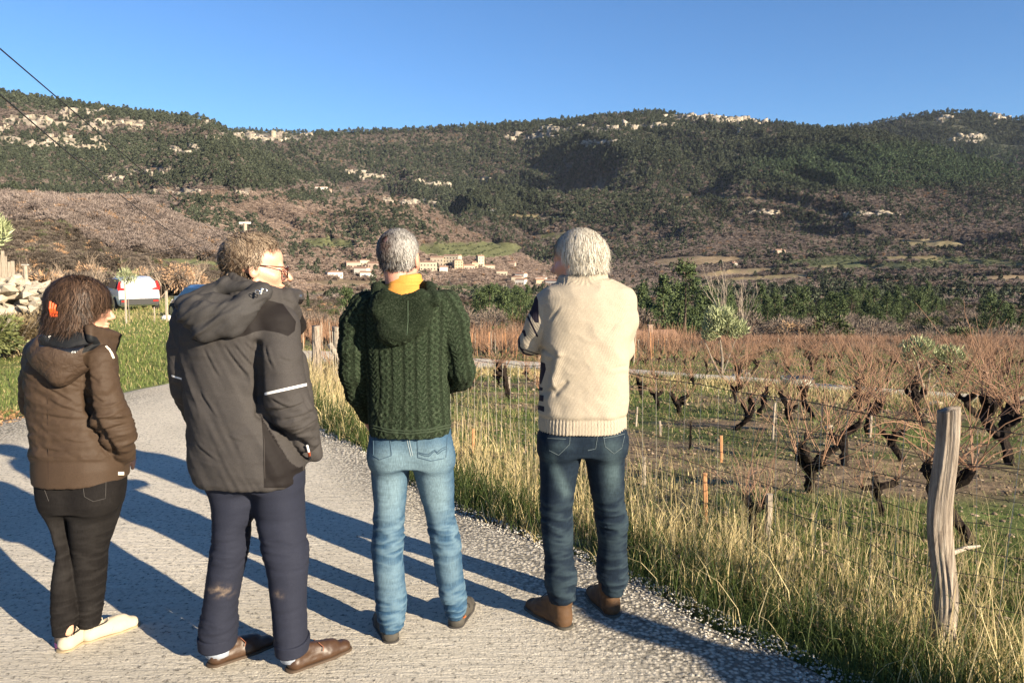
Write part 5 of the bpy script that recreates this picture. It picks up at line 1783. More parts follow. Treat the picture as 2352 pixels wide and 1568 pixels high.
    def length(d):
        nb = np.exp(-(((d[:, 0] + .25) / .40) ** 2 + ((d[:, 1] + .80) / .6) ** 2 + ((d[:, 2] - .56) / .36) ** 2))
        return (.026 + .018 * ss(.2, .8, d[:, 2])) * (1 - .62 * nb)
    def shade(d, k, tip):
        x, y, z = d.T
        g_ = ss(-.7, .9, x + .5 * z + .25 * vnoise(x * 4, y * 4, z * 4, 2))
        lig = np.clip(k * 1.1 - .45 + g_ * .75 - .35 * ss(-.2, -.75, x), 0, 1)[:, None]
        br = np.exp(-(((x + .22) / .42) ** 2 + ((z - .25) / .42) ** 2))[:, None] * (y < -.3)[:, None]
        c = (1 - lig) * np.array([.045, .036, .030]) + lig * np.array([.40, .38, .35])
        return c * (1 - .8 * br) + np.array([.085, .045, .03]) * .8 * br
    hair_obj('hair', p, hc - O, F, 9000, dens, flow, length, shade, w, 4, .0013, 3, .008, .4, base_off=.004, hang=.5)
    hair_cap(p, hc - O, F, w, lambda d: dens(d) > .3, (.075, .065, .055), .0035)
    # shoes
    t = NT('trainer_upper'); t.color(t.mix(t.noise(30, 4), (.035, .032, .028), (.075, .068, .055))); t.set(rough=.75); t.bump(t.noise(300), .3, .002)
    so = NT('trainer_sole'); so.color(so.mix(so.math('GREATER_THAN', so.attr('m'), .011), (.62, .14, .045), (.055, .05, .045))); so.set(rough=.7)
    M_or = simple('orange_trim', (.62, .13, .035), .6)
    a = make_shoe('trainer', hL, R(-22), p, O, [t.m, so.m, simple('dark_lace', (.03,.028,.025))], .285)
    b = make_shoe('trainer', hR, R(10), p, O, [t.m, so.m, bpy.data.materials['dark_lace']], .285)
    for sh, hh, yw in ((a, hL, R(-22)), (b, hR, R(10))):
        m = MB(); d = Vector((math.sin(yw), math.cos(yw), 0)); n_ = Vector((d.y, -d.x, 0))
        q = Vector((hh[0], hh[1], 0)) - Vector(O)
        m.tube([q + d * .008 + n_ * -.012 + Vector((0, 0, .090)), q + d * -.001 + Vector((0, 0, .070)), q + d * .008 + n_ * .012 + Vector((0, 0, .090))], .005, 6)
        m.tube([q + d * .035 + n_ * .037 + Vector((0, 0, .062)), q + d * .055 + n_ * .039 + Vector((0, 0, .060))], .0035, 5)
        m.obj('heel_tab', M_or, sh)
    return p

def hair_cap(parent, c, F, w, mask, colr, off=.004):
    """thin scalp layer in the hair's own colour under the strands"""
    nu, nv = 90, 60
    u = np.linspace(0, 2 * np.pi, nu, endpoint=False); v = np.linspace(0.01, np.pi - .01, nv)
    U, Vv = np.meshgrid(u, v)
    d = np.stack([np.sin(Vv) * np.cos(U), np.sin(Vv) * np.sin(U), np.cos(Vv)], -1).reshape(-1, 3)
    P = np.array((0, -.018, .036)) + d * (np.array((.0765, .097, .086)) + off)
    idx = np.arange(nu * nv).reshape(nv, nu)
    f = np.stack([idx[:-1], np.roll(idx[:-1], -1, 1), np.roll(idx[1:], -1, 1), idx[1:]], -1).reshape(-1, 4)
    keep = mask(d)[f].all(1)
    P = P * w
    W = c + P[:, :1] * F[0] + P[:, 1:2] * F[1] + P[:, 2:3] * F[2]
    return mobj('hair_underlayer', W, f[keep], simple('scalp_hair_%d' % int(colr[0] * 1000), colr, .9, .3, 60), parent, smooth=True)
# ---------- white haired man in the cream sweater
def man_cream():
    Y0 = 3.40
    hL = gpix(1309, 1456); hR = gpix(1413, 1429)
    O = np.array([(hL[0] + hR[0]) / 2, Y0, 0.0])
    F = head_frame(R(-52), R(-3))
    hc = flat_pt(1326, 604, Y0 + .02); w = 1.05
    YL, YR = hL[1] + .050, hR[1] + .059
    torso = [rowp(670, 1290, 1400, Y0, .07), rowp(705, 1250, 1440, Y0, .09), rowp(800, 1258, 1430, Y0, .105), rowp(900, 1255, 1425, Y0, .11), rowp(1030, 1255, 1425, Y0, .11)]
    shl = flat_pt(1252, 712, Y0); shr = flat_pt(1436, 700, Y0)
    ell_ = flat_pt(1214, 792, Y0 + .03); wrl = flat_pt(1290, 790, Y0 + .24)
    elr = flat_pt(1436, 808, Y0 + .05); wrr = flat_pt(1360, 800, Y0 + .26)
    ym = lambda f, a: Y0 * (1 - f) + a * f
    hips = [rowp(950, 1245, 1438, Y0, .12), rowp(985, 1239, 1438, Y0, .135), rowp(1015, 1239, 1436, Y0, .14), rowp(1035, 1239, 1434, Y0, .136)]
    legl = [rowp(1000, 1239, 1338, Y0, .12), rowp(1045, 1239, 1335, Y0, .115), rowp(1115, 1242, 1320, ym(.2, YL), .100), rowp(1178, 1244, 1313, ym(.4, YL), .086), rowp(1215, 1243, 1315, ym(.5, YL), .084), rowp(1270, 1251, 1316, ym(.7, YL), .082), rowp(1325, 1255, 1321, YL, .076), rowp(1355, 1258, 1319, YL, .078), rowp(1374, 1262, 1316, YL, .076)]
    legr = [rowp(1000, 1338, 1437, Y0, .12), rowp(1045, 1343, 1434, Y0, .115), rowp(1110, 1354, 1433, ym(.2, YR), .100), rowp(1150, 1363, 1432, ym(.3, YR), .090), rowp(1205, 1373, 1439, ym(.5, YR), .086), rowp(1260, 1374, 1439, ym(.7, YR), .082), rowp(1310, 1374, 1438, YR, .078), rowp(1335, 1378, 1434, YR, .078), rowp(1356, 1383, 1430, YR, .074)]
    legs = [legpath(legl, ankle(hL, R(-38))), legpath(legr, ankle(hR, R(-18)))]
    p = body(hc, F, w, flat_pt(1350, 690, Y0), shl, shr, torso, [[shl, ell_, wrl], [shr, elr, wrr]], legs, SKIN3, O,
             'white haired man with crossed arms in cream ribbed sweater and dark jeans', nose=1.5,
             hands=[dict(wrist=wrl, dirv=(.9, .1, .1), palm_n=(0, -1, 0), side=1, curl=.35), dict(wrist=wrr, dirv=(-.9, .1, .05), palm_n=(0, -1, 0), side=-1, curl=.35)])
    zk = flat_pt(1290, 1195, Y0)[2]; za = flat_pt(1290, 1340, YL)[2]
    M = denim('dark_denim', (.008, .0145, .025), (.050, .076, .086))
    zseat = flat_pt(1290, 1015, Y0)[2]
    def attr(V, N):
        z = V[:, 2]; back = np.clip(-N[:, 1], 0, 1)
        X, Yp = bearing(V)
        th = np.maximum(np.exp(-(((X - 1408) / 22) ** 2 + ((Yp - 1085) / 45) ** 2)), .9 * np.exp(-(line_sd(X, Yp, (1262, 1050), (1300, 1130), 0) / 13.0) ** 2))
        seat = .45 * (np.exp(-(((X - 1405) / 26) ** 2 + ((Yp - 1020) / 18) ** 2)) + np.exp(-(((X - 1285) / 30) ** 2 + ((Yp - 1025) / 16) ** 2)))
        return {'fade': np.clip((th + seat) * back, 0, 1), 'crease': crease_attr(V, zk, za, 45) * .6}
    sL = flat_pt(1288, 1020, Y0 - .060); sR = flat_pt(1392, 1018, Y0 - .060)
    j = trousers('jeans', hips, legl, legr, M, p, O, leg_disp(zk, za, 1.15, 45), attr, seat=[(sL, (.082, .075, .080)), (sR, (.082, .075, .080))])
    M_st = simple('stitch_grey', (.10, .13, .14), .8)
    seams('seam', j, p, O, [[(1373, 990), (1371, 1010), (1368, 1030), (1350, 1034)]], M_st, .0013)
    seams('back_pocket', j, p, O, [[(1258, 1006), (1300, 1008)], [(1310, 990), (1308, 1020), (1283, 1045), (1262, 1034)], ], M_st, .0014)
    seams('back_pocket', j, p, O, [[(1384, 990), (1390, 1025), (1410, 1041), (1428, 1028), (1434, 1000)], [(1386, 1006), (1410, 1002), (1434, 996)]], M_st, .0014)
    # sweater
    st = .0053
    tor = [rowp(641, 1300, 1400, Y0, .080), rowp(652, 1278, 1425, Y0, .095), rowp(664, 1248, 1447, Y0, .110), rowp(680, 1240, 1455, Y0, .125), rowp(705, 1238, 1456, Y0, .135), rowp(740, 1242, 1450, Y0, .140), rowp(800, 1244, 1444, Y0, .145), rowp(850, 1243, 1441, Y0, .142), rowp(905, 1239, 1443, Y0, .145), rowp(940, 1237, 1441, Y0, .152), rowp(956, 1239, 1437, Y0, .148), rowp(985, 1240, 1436, Y0, .150)]
    s = SDF(np.arange(flat_pt(1175, 800, Y0)[0], flat_pt(1480, 800, Y0)[0], st), np.arange(Y0 - .22, Y0 + .34, st), np.arange(flat_pt(1340, 1000, Y0)[2], flat_pt(1340, 605, Y0)[2], st))
    s.column(tor, .015, 2.45)
    sl = [flat_pt(1256, 700, Y0 - .0), flat_pt(1237, 745, Y0), flat_pt(1217, 788, Y0 + .03), flat_pt(1290, 790, Y0 + .22)]
    sr = [flat_pt(1424, 694, Y0), flat_pt(1431, 740, Y0 + .01), flat_pt(1428, 800, Y0 + .05), flat_pt(1370, 800, Y0 + .22)]
    s.chain(sl, [.060, .056, .050, .042], .018)
    s.chain(sr, [.062, .058, .052, .042], .03)
    cc = flat_pt(1345, 640, Y0 + .01)
    band_ring(s, cc, .083, .080, lambda a: cc[2] - .03, lambda a: cc[2] + .014 + .006 * math.cos(a) , .012, 34, .006, .10)
    band_ring(s, cc + np.array([-.035, 0, 0]), .070, .075, lambda a: cc[2] - .03, lambda a: cc[2] + .0, .012, 20, .006, .15, math.pi * .6, math.pi * 1.45)
    r0 = sorted(tor)[0]
    # the hem is a shade lower at the back than at the sides
    s.column([(r0[0] - .05, r0[1], r0[2], r0[3] - .012, r0[4] - .012), (r0[0] + .02, r0[1], r0[2], r0[3] - .012, r0[4] - .012)], .004, op='d')
    cx = cc[0] - .01
    zrib = flat_pt(1340, 951, Y0)[2]; zr0 = flat_pt(1340, 990, Y0)[2]
    zcol = cc[2] - .022
    def uvs(V):
        Sl, dl, tl = tube_uv(V, sl)
        isl = (dl < .066) & (V[:, 0] < flat_pt(1243, 800, Y0)[0])
        u = np.arctan2(V[:, 0] - cx, -(V[:, 1] - Y0)) * .165
        return u, isl, Sl, tl
    def disp(V, N):
        u, isl, Sl, tl = uvs(V); z = V[:, 2]
        rib = ss(zrib + .004, zrib - .004, z) * ~isl; col_ = ss(zcol - .012, zcol + .004, z)
        side = ss(.04, -.10, V[:, 0] - cx)
        X, Yp = bearing(V)
        # folds below the left arm pit
        f = np.exp(-(line_sd(X, Yp, (1243, 800), (1275, 812), 0) / 5.0) ** 2) * .8 + np.exp(-(line_sd(X, Yp, (1262, 830), (1250, 900), 0) / 10.0) ** 2) - .8 * np.exp(-(line_sd(X, Yp, (1285, 815), (1270, 880), 0) / 10.0) ** 2) + np.exp(-(line_sd(X, Yp, (1275, 905), (1300, 880), 0) / 6.0) ** 2) * .6
        big = fbm(V[:, 0] * 7, V[:, 1] * 7, z * 7, seed=52, octv=3)
        w2 = wrinkle(np.stack([V[:, 0] * 3 + z * 2, V[:, 1], z * 3 - V[:, 0]], 1), 3, 3, 3, 55)
        hemcurve = 0
        return .0022 * np.sin(u / .0145 * 2 * math.pi) * rib + .0018 * np.sin(u * 1.9 / .0145 * 2 * math.pi) * col_ + .006 * big + .004 * w2 * (1 - rib) - .012 * f * (N[:, 1] < .1) * side - .004 * np.exp(-((z - zrib) / .008) ** 2) + creases(V, N, [((1250, 806), (1290, 822), 1.1), ((1262, 850), (1272, 900), 1), ((1255, 900), (1300, 880), .8), ((1430, 730), (1400, 760), .5), ((1440, 840), (1400, 850), .6), ((1290, 700), (1262, 740), .5)], .0055, 3.4)
    def attr2(V, N):
        u, isl, Sl, tl = uvs(V); X, Yp = bearing(V)
        back = V[:, 1] < Y0 + .02
        pats = [poly_sd(X, Yp, [(1228, 668), (1236, 690), (1238, 742), (1228, 740), (1214, 716)])]
        for a, b, hw in (((1210, 722), (1234, 772), 2.3), ((1191, 772), (1193, 792), 2.2), ((1193, 796), (1204, 812), 2.2), ((1206, 813), (1240, 822), 2.8), ((1196, 800), (1240, 815), 1.2), ((1203, 760), (1206, 770), 3.0), ((1197, 755), (1199, 762), 2.0)):
            pats.append(line_sd(X, Yp, a, b, hw))
        gaps = np.minimum(np.abs(((Sl / .022) % 1) - .5) * 9 - .8, 9)
        sl_p = np.max(pats, 0); sl_p[~(V[:, 0] < flat_pt(1243, 740, Y0)[0])] = -9
        side = np.full(len(V), -9.0)
        for P_ in ([(1230, 826), (1252, 834), (1254, 848), (1243, 882), (1232, 880)], [(1230, 886), (1247, 890), (1246, 897), (1230, 895)], [(1230, 904), (1249, 908), (1248, 922), (1230, 918)], [(1230, 928), (1250, 933), (1250, 946), (1230, 938)]):
            side = np.maximum(side, poly_sd(X, Yp, P_))
        side[V[:, 0] > flat_pt(1256, 850, Y0)[0]] = -9
        # the front of the garment carries the same navy bands
        fr = np.where(V[:, 1] > Y0 + .03, 3 - np.abs(((V[:, 2] * 14) % 1) - .5) * 14, -9)
        return {'pat': np.maximum(np.maximum(sl_p, side), fr), 'u': u}
    t = mat_fabric('cream_wool', (.33, .285, .222), rough=.9, big=.05, masks=(('pat', 0.0, (.018, .016, .026)),), weave=300)
    rib = t.math('SINE', t.math('MULTIPLY', t.math('ADD', t.attr('u'), t.math('MULTIPLY', t.node('ShaderNodeSeparateXYZ').outputs[2], 0.0)), 2 * math.pi / .0058))
    sep = t.node('ShaderNodeSeparateXYZ'); t.link(t.tc(), sep.inputs[0])
    diag = t.math('SINE', t.math('ADD', t.math('MULTIPLY', t.attr('u'), 2 * math.pi / .0062), t.math('MULTIPLY', sep.outputs[2], 260.0)))
    prev = t.n['Bump'].outputs[0]
    t.bump(diag, .22, .0012, prev)
    t.set(sheen=.0)
    cloth_obj('sweater', s, t.m, p, disp, attr2, 1, O)
    # hair: straight, white, falling to the collar
    def dens(d):
        x, y, z = d.T
        ok = np.where(y < .15, z > -.75, z > -.10 + 1.0 * (y - .15))
        ok &= ~((np.abs(x) > .62) & (y > .30) & (z < .55))
        bald = np.exp(-(((x - .30) / .30) ** 2 + ((y + .55) / .34) ** 2 + ((z - .78) / .28) ** 2))
        return ok * np.clip(1.0 - 1.35 * bald, .02, 1)
    def flow(d, q):
        x, y, z = d.T
        f = np.stack([x * .55 - .25 * (z > .5), y * .45 - .25, -.35 - .75 * (z < .7)], 1)
        return f
    def length(d):
        nb = np.exp(-(((d[:, 0] - .30) / .42) ** 2 + ((d[:, 1] + .50) / .42) ** 2 + ((d[:, 2] - .86) / .34) ** 2))
        return (.062 + .022 * ss(.2, .9, d[:, 2]) - .036 * ss(-.2, -.7, d[:, 2])) * (1 - .7 * nb)
    def shade(d, k, tip):
        lig = np.clip(k * 1.1 - .05 + .2 * vnoise(d[:, 0] * 9, d[:, 1] * 9, d[:, 2] * 9, 5), 0, 1)[:, None]
        return (1 - lig) * np.array([.27, .23, .17]) + lig * np.array([.68, .64, .55])
    def keep(nx):
        # fall no lower than the collar
        nx[:, 2] = np.maximum(nx[:, 2], -.048 - .03 * _hash(np.arange(len(nx)) // 5, np.zeros(len(nx)), np.zeros(len(nx)), 3))
        return nx
    hair_obj('hair', p, hc - O, F, 16000, dens, flow, length, shade, w, 6, .0009, 43, .017, .22, wave=.10, hang=.9, base_off=.007, keepout=keep, inner=.1)
    hair_cap(p, hc - O, F, w, lambda d: dens(d) > .35, (.40, .36, .28), .007)
    t = NT('brown_nubuck'); t.color(t.mix(t.noise(18, 4), (.045, .023, .011), (.115, .062, .029))); t.set(rough=.7); t.bump(t.noise(220, 3), .3, .002)
    so = simple('boot_rubber', (.055, .050, .040), .7)
    MK = simple('black_lace', (.02, .018, .016), .8)
    make_shoe('boot', hL, R(-38), p, O, [t.m, so, MK], .30)
    make_shoe('boot', hR, R(-18), p, O, [t.m, so, MK], .29)
    return p
# ---------- woman in the brown jacket
def woman_brown():
    Y0 = 3.14
    hL = gpix(138, 1511); hR = gpix(184, 1487)
    O = np.array([(hL[0] + hR[0]) / 2 + .03, Y0, 0.0])
    F = head_frame(R(58), R(-4))
    w = .93
    hc = flat_pt(190, 712, Y0 + .03)
    YL, YR = hL[1] + .060, hR[1] + .046
    torso = [rowp(780, 130, 220, Y0, .06), rowp(820, 100, 225, Y0, .085), rowp(920, 105, 215, Y0, .09), rowp(1050, 108, 255, Y0, .105), rowp(1140, 110, 265, Y0, .10)]
    shl = flat_pt(95, 812, Y0); shr = flat_pt(232, 830, Y0 - .03)
    ell_ = flat_pt(76, 925, Y0 + .04); wrl = flat_pt(110, 985, Y0 + .2)
    elr = flat_pt(262, 975, Y0 - .03); wrr = flat_pt(282, 1035, Y0 + .08)
    ym = lambda f, a: Y0 * (1 - f) + a * f
    hips = [rowp(1060, 98, 282, Y0, .125), rowp(1105, 93, 283, Y0, .14), rowp(1135, 104, 279, Y0, .148), rowp(1158, 114, 274, Y0, .14)]
    legl = [rowp(1100, 95, 186, Y0, .12), rowp(1150, 110, 168, Y0, .118), rowp(1200, 136, 170, Y0, .105), rowp(1255, 146, 172, ym(.4, YL), .080), rowp(1304, 132, 175, ym(.6, YL), .068), rowp(1354, 123, 175, ym(.8, YL), .062), rowp(1410, 122, 175, YL, .052), rowp(1453, 125, 169, YL, .044)]
    legr = [rowp(1100, 178, 282, Y0, .12), rowp(1150, 166, 276, Y0, .118), rowp(1194, 168, 264, Y0, .108), rowp(1249, 173, 244, ym(.4, YR), .092), rowp(1274, 175, 240, ym(.5, YR), .082), rowp(1335, 177, 238, ym(.7, YR), .072), rowp(1397, 181, 231, YR, .058), rowp(1434, 184, 226, YR, .048)]
    legs = [legpath(legl, ankle(hL, R(12), .1)), legpath(legr, ankle(hR, R(42), .1))]
    p = body(hc, F, w, flat_pt(175, 785, Y0), shl, shr, torso, [[shl, ell_, wrl], [shr, elr, wrr]], legs, SKIN1, O,
             'brown haired woman in a brown hooded jacket, black jeans and cream sneakers', female=True, nose=.5,
             hands=[dict(wrist=wrl, dirv=(.7, .3, -.5), palm_n=(.3, -.9, 0), side=-1, curl=.5, scale=.9), dict(wrist=wrr, dirv=(.1, .7, -.6), palm_n=(-.9, 0, -.2), side=1, curl=.4, scale=.9)])
    zk = flat_pt(180, 1275, Y0)[2]; za = flat_pt(180, 1430, YL)[2]
    M = denim('black_denim', (.008, .007, .007), (.020, .0185, .018))
    def attr(V, N):
        z = V[:, 2]
        return {'fade': np.clip(.25 * np.clip(-N[:, 1], 0, 1) + .3 * np.exp(-((z - flat_pt(200, 1190, Y0)[2]) / .08) ** 2), 0, 1), 'crease': crease_attr(V, zk, za, 65) * .8}
    sL = flat_pt(142, 1135, Y0 - .060); sR = flat_pt(222, 1138, Y0 - .065)
    j = trousers('jeans', hips, legl, legr, M, p, O, lambda V, N: leg_disp(zk, za, .6, 65)(V, N), attr, k=.007, seat=[(sL, (.078, .085, .085)), (sR, (.090, .090, .088))])
    M_st = simple('stitch_charcoal', (.045, .042, .04), .8)
    seams('back_pocket', j, p, O, [[(190, 1108), (194, 1140), (214, 1151), (242, 1144), (243, 1106)]], M_st, .0012)
    seams('seam', j, p, O, [[(98, 1112), (112, 1150)]], M_st, .0012)
    # jacket
    st = .0052
    tor = [rowp(760, 125, 230, Y0, .085), rowp(782, 92, 248, Y0, .110), rowp(805, 78, 252, Y0, .125), rowp(850, 72, 244, Y0, .135), rowp(900, 74, 238, Y0, .135), rowp(950, 80, 246, Y0, .135), rowp(1000, 87, 262, Y0, .145), rowp(1030, 88, 275, Y0, .150), rowp(1065, 88, 286, Y0, .158), rowp(1098, 90, 286, Y0, .162)]
    s = SDF(np.arange(flat_pt(35, 800, Y0)[0], flat_pt(335, 800, Y0)[0], st), np.arange(Y0 - .26, Y0 + .32, st), np.arange(flat_pt(180, 1112, Y0)[2], flat_pt(180, 715, Y0)[2], st))
    s.column(tor, .02, 2.35)
    sl = [flat_pt(98, 812, Y0 + .0), flat_pt(84, 870, Y0 + .02), flat_pt(80, 925, Y0 + .05), flat_pt(110, 975, Y0 + .2)]
    sr = [flat_pt(228, 832, Y0 - .05), flat_pt(234, 890, Y0 - .08), flat_pt(250, 950, Y0 - .085), flat_pt(272, 1005, Y0 - .06), flat_pt(284, 1042, Y0 + .0)]
    s.chain(sl, [.064, .054, .050, .042], .02)
    s.chain(sr, [.066, .060, .064, .056, .040], .014)
    # cuff lip
    s.cap(flat_pt(270, 1035, Y0 - .045), flat_pt(296, 1046, Y0 + .02), .026, .022, .01)
    # collar with its wide wing to the right
    cc = flat_pt(186, 775, Y0 + .02)
    band_ring(s, cc, .096, .088, lambda a: cc[2] - .045, lambda a: cc[2] + .040 - .018 * math.cos(a), .011, 34, .008, .10)
    for f in np.linspace(0, 1, 9):
        a = flat_pt(205 + f * 66, 753 + f * 19, Y0 - .07 + .14 * f); b = flat_pt(208 + f * 50, 778 + f * 22, Y0 - .085 + .14 * f)
        s.cap(a, b, .011, .011, .012)
    s.column([(flat_pt(180, 1112, Y0)[2] - .01, tor[-1][1], Y0, tor[-1][3] - .014, tor[-1][4] - .014), (flat_pt(180, 1092, Y0)[2], tor[-1][1], Y0, tor[-1][3] - .014, tor[-1][4] - .014)], .004, op='d')
    def on_sleeve(V):
        S1, d1, _ = tube_uv(V, sr)
        return (d1 < .072) & (V[:, 0] > flat_pt(186, 900, Y0)[0]), S1
    CR = [((100, 880), (172, 925), 1), ((112, 918), (188, 948), .9), ((96, 950), (180, 962), .9), ((130, 868), (185, 890), .7), ((222, 962), (276, 950), 1), ((228, 985), (288, 972), 1.1), ((240, 1008), (300, 996), 1), ((205, 860), (232, 880), .8), ((150, 1010), (200, 1018), .6), ((95, 1030), (150, 1038), .5), ((212, 905), (240, 925), .7)]
    def disp(V, N):
        X, Yp = bearing(V); z = V[:, 2]; slv, S1 = on_sleeve(V)
        f2 = wrinkle(V + .02 * np.stack([vnoise(V[:, 0] * 10, V[:, 1] * 10, z * 8, 71 + k) for k in range(3)], 1), 6, 6, 21, 75)
        f1 = wrinkle(np.stack([V[:, 0] * .6 + z * .8, V[:, 1] * .4, z * .3 - V[:, 0] * .4], 1), 13, 6, 9, 77)
        f3 = wrinkle(V, 22, 20, 36, 78)
        el = np.exp(-(((Yp - 985) / 38) ** 2)) * slv
        lower = ss(1062, 1052, Yp)
        waist = np.exp(-((Yp - 992) / 5.0) ** 2) * (~slv) + .8 * np.exp(-((Yp - 1052) / 3.0) ** 2) * (~slv)
        arm = np.exp(-(line_sd(X, Yp, (194, 850), (203, 940), 0) / 8.0) ** 2) + np.exp(-(line_sd(X, Yp, (203, 940), (262, 1040), 0) / 7.0) ** 2)
        hol = -.022 * np.clip(arm, 0, 1) * (N[:, 1] < .2)
        big = fbm(V[:, 0] * 7, V[:, 1] * 7, z * 6, seed=73, octv=3)
        return .008 * big + .0050 * f1 * lower * (1 - slv) + .011 * el * f2 + .0042 * f2 * lower + .0030 * f3 * lower + hol - .0035 * waist + creases(V, N, CR, .0055)
    LINJ = [(84, 782), (100, 764), (118, 748), (165, 757), (222, 774), (232, 790), (214, 803), (180, 814), (140, 812), (100, 800)]
    def ja(V, N):
        X, Yp = bearing(V)
        return {'lin': np.where(V[:, 1] < Y0 - .02, poly_sd(X, Yp, LINJ), -9)}
    M_b = mat_fabric('brown_shell', (.047, .031, .021), rough=.62, big=.10, weave=600, masks=(('lin', 0.0, (.009, .010, .012)),))
    j2 = cloth_obj('jacket', s, M_b.m, p, disp, ja, 1, O)
    # hood with its dark shiny lining
    YB = Y0 - .15
    s = SDF(np.arange(flat_pt(45, 800, Y0)[0], flat_pt(245, 800, Y0)[0], st), np.arange(Y0 - .30, Y0 + .12, st), np.arange(flat_pt(150, 900, Y0 - .2)[2], flat_pt(150, 715, Y0 - .1)[2], st))
    s.ell(flat_pt(142, 815, YB + .03), (.120, .085, .095), k=.02)
    s.cap(flat_pt(95, 808, YB + .05), flat_pt(140, 858, YB + .0), .040, .040, .03)
    s.cap(flat_pt(140, 858, YB), flat_pt(196, 815, YB + .02), .036, .034, .03)
    s.cap(flat_pt(196, 815, YB + .02), flat_pt(226, 785, YB + .07), .030, .022, .02)
    s.cap(flat_pt(90, 795, YB + .08), flat_pt(118, 750, YB + .14), .026, .020, .02)
    s.cap(flat_pt(118, 750, YB + .14), flat_pt(215, 778, YB + .09), .016, .018, .02)
    s.ell(flat_pt(148, 772, YB + .005), (.100, .075, .055), k=.010, op='d')
    s.ell(flat_pt(195, 785, YB + .03), (.050, .05, .018), k=.012, op='d')
    LIN = [(86, 778), (96, 762), (114, 747), (165, 758), (222, 776), (212, 787), (188, 800), (170, 812), (148, 806), (112, 796), (90, 796)]
    def hd(V, N):
        f = wrinkle(np.stack([V[:, 0] * .7 - V[:, 2] * .7, V[:, 1] * .3, V[:, 2] * .3], 1), 22, 8, 16, 81)
        return .005 * f + .006 * fbm(V[:, 0] * 12, V[:, 1] * 10, V[:, 2] * 12, seed=82, octv=3)
    def ha(V, N):
        X, Yp = bearing(V)
        return {'lin': poly_sd(X, Yp, LIN)}
    t = NT('hood_brown_lined')
    m = t.math('GREATER_THAN', t.attr('lin'), 0.0)
    t.color(t.mix(m, (.047, .030, .020), (.008, .009, .011)))
    t.set(rough=t.math('SUBTRACT', .62, t.math('MULTIPLY', m, .36)), spec=t.math('ADD', .25, t.math('MULTIPLY', m, .4)))
    b1 = t.bump(t.noise(26, 3, .5, dist=1.0), .35, .03)
    cloth_obj('hood', s, t.m, p, hd, ha, 2, O)
    M_w = simple('white_piping', (.72, .66, .56), .6)
    seams('piping', j2, p, O, [[(243, 796), (250, 803), (256, 812), (261, 822)]], M_w, .005, .001)
    seams('side_seam', j2, p, O, [[(108, 860), (110, 940), (112, 1100)]], simple('seam_brown', (.03, .018, .012), .9), .0014, .0003)
    tg = shrink([(271, 1083), (284, 1083), (284, 1090), (271, 1090)], j2, .002)
    if len(tg) == 4:
        mb = MB(); mb.add([q - O for q in tg] + [q - O + np.array([0, -.002, 0]) for q in tg], [(0, 1, 2, 3), (7, 6, 5, 4), (0, 4, 5, 1), (1, 5, 6, 2), (2, 6, 7, 3), (3, 7, 4, 0)])
        mb.obj('hem_tag', M_w, p)
    # hair: wavy, chin length
    def dens(d):
        x, y, z = d.T
        ok = np.where(y < .25, z > -.60, z > .0 + .85 * (y - .25))
        return ok * 1.0
    def flow(d, q):
        x, y, z = d.T
        f = np.stack([x * .75, -.42 + .60 * (y > .1), -.55 - .6 * (z < .8)], 1)
        return f
    def length(d): return .135 + .05 * ss(.0, .9, d[:, 2]) - .02 * (d[:, 1] > .3)
    def shade(d, k, tip):
        lig = np.clip(k * 1.0 - .25 + .45 * vnoise(d[:, 0] * 7, d[:, 1] * 7, d[:, 2] * 7, 5), 0, 1)[:, None]
        return (1 - lig) * np.array([.026, .016, .011]) + lig * np.array([.15, .090, .058])
    def keep(nx):
        # gather in towards the neck
        low = nx[:, 2] < -.03
        face = (nx[:, 1] > .035) & low
        nx[face, 1] = .035 + (nx[face, 1] - .035) * .3
        lim = -.085 - .05 * _hash(np.arange(len(nx)) // 7, np.zeros(len(nx)), np.zeros(len(nx)), 3)
        nx[:, 2] = np.maximum(nx[:, 2], lim)
        return nx
    hair_obj('hair', p, hc - O, F, 13500, dens, flow, length, shade, w, 8, .0011, 63, .024, .50, wave=.55, hang=.8, base_off=.012, keepout=keep, inner=.1)
    hair_cap(p, hc - O, F, w, lambda d: dens(d) > .3, (.030, .016, .010), .010)
    # clip at the back of the hair
    m = MB(); c = flat_pt(127, 708, Y0 - .085) - O
    for k in range(3):
        m.tube([c + np.array([-.010 + k * .010, -.012, .028 - k * .006]), c + np.array([-.012 + k * .009, -.016, 0]), c + np.array([-.012 + k * .010, -.010, -.032])], .0045, 6)
    m.tube([c + np.array([-.012, -.014, -.012]), c + np.array([.014, -.014, -.016])], .006, 6)
    m.obj('hair_clip', simple('orange_plastic', (.75, .10, .02), .35), p)
    t = NT('cream_canvas'); t.color(t.mix(t.noise(20, 3), (.38, .325, .24), (.46, .40, .30))); t.set(rough=.8); t.bump(t.noise(400), .2, .001)
    so = simple('cream_rubber', (.27, .21, .125), .6)
    M_lc = simple('cream_lace', (.45, .40, .31), .8)
    make_shoe('canvas', hL, R(12), p, O, [t.m, so, M_lc], .245)
    make_shoe('canvas', hR, R(42), p, O, [t.m, so, M_lc], .25)
    for L_, cl in ((legl, (.60, .16, .30)), (legr, (.60, .16, .30))):
        r0 = sorted(L_)[0]; m = MB()
        m.tube([np.array([r0[1], r0[2] + .0, r0[0] - .055]) - O, np.array([r0[1], r0[2], r0[0] - .030]) - O], .037, 16); m.obj('sock', simple('pink_sock', cl, .9), p, True)
        m = MB(); m.tube([np.array([r0[1], r0[2], r0[0] - .03]) - O, np.array([r0[1], r0[2], r0[0] + .03]) - O], .0365, 16); m.obj('sock_top', simple('grey_sock', (.10, .08, .07), .9), p, True)
    return p
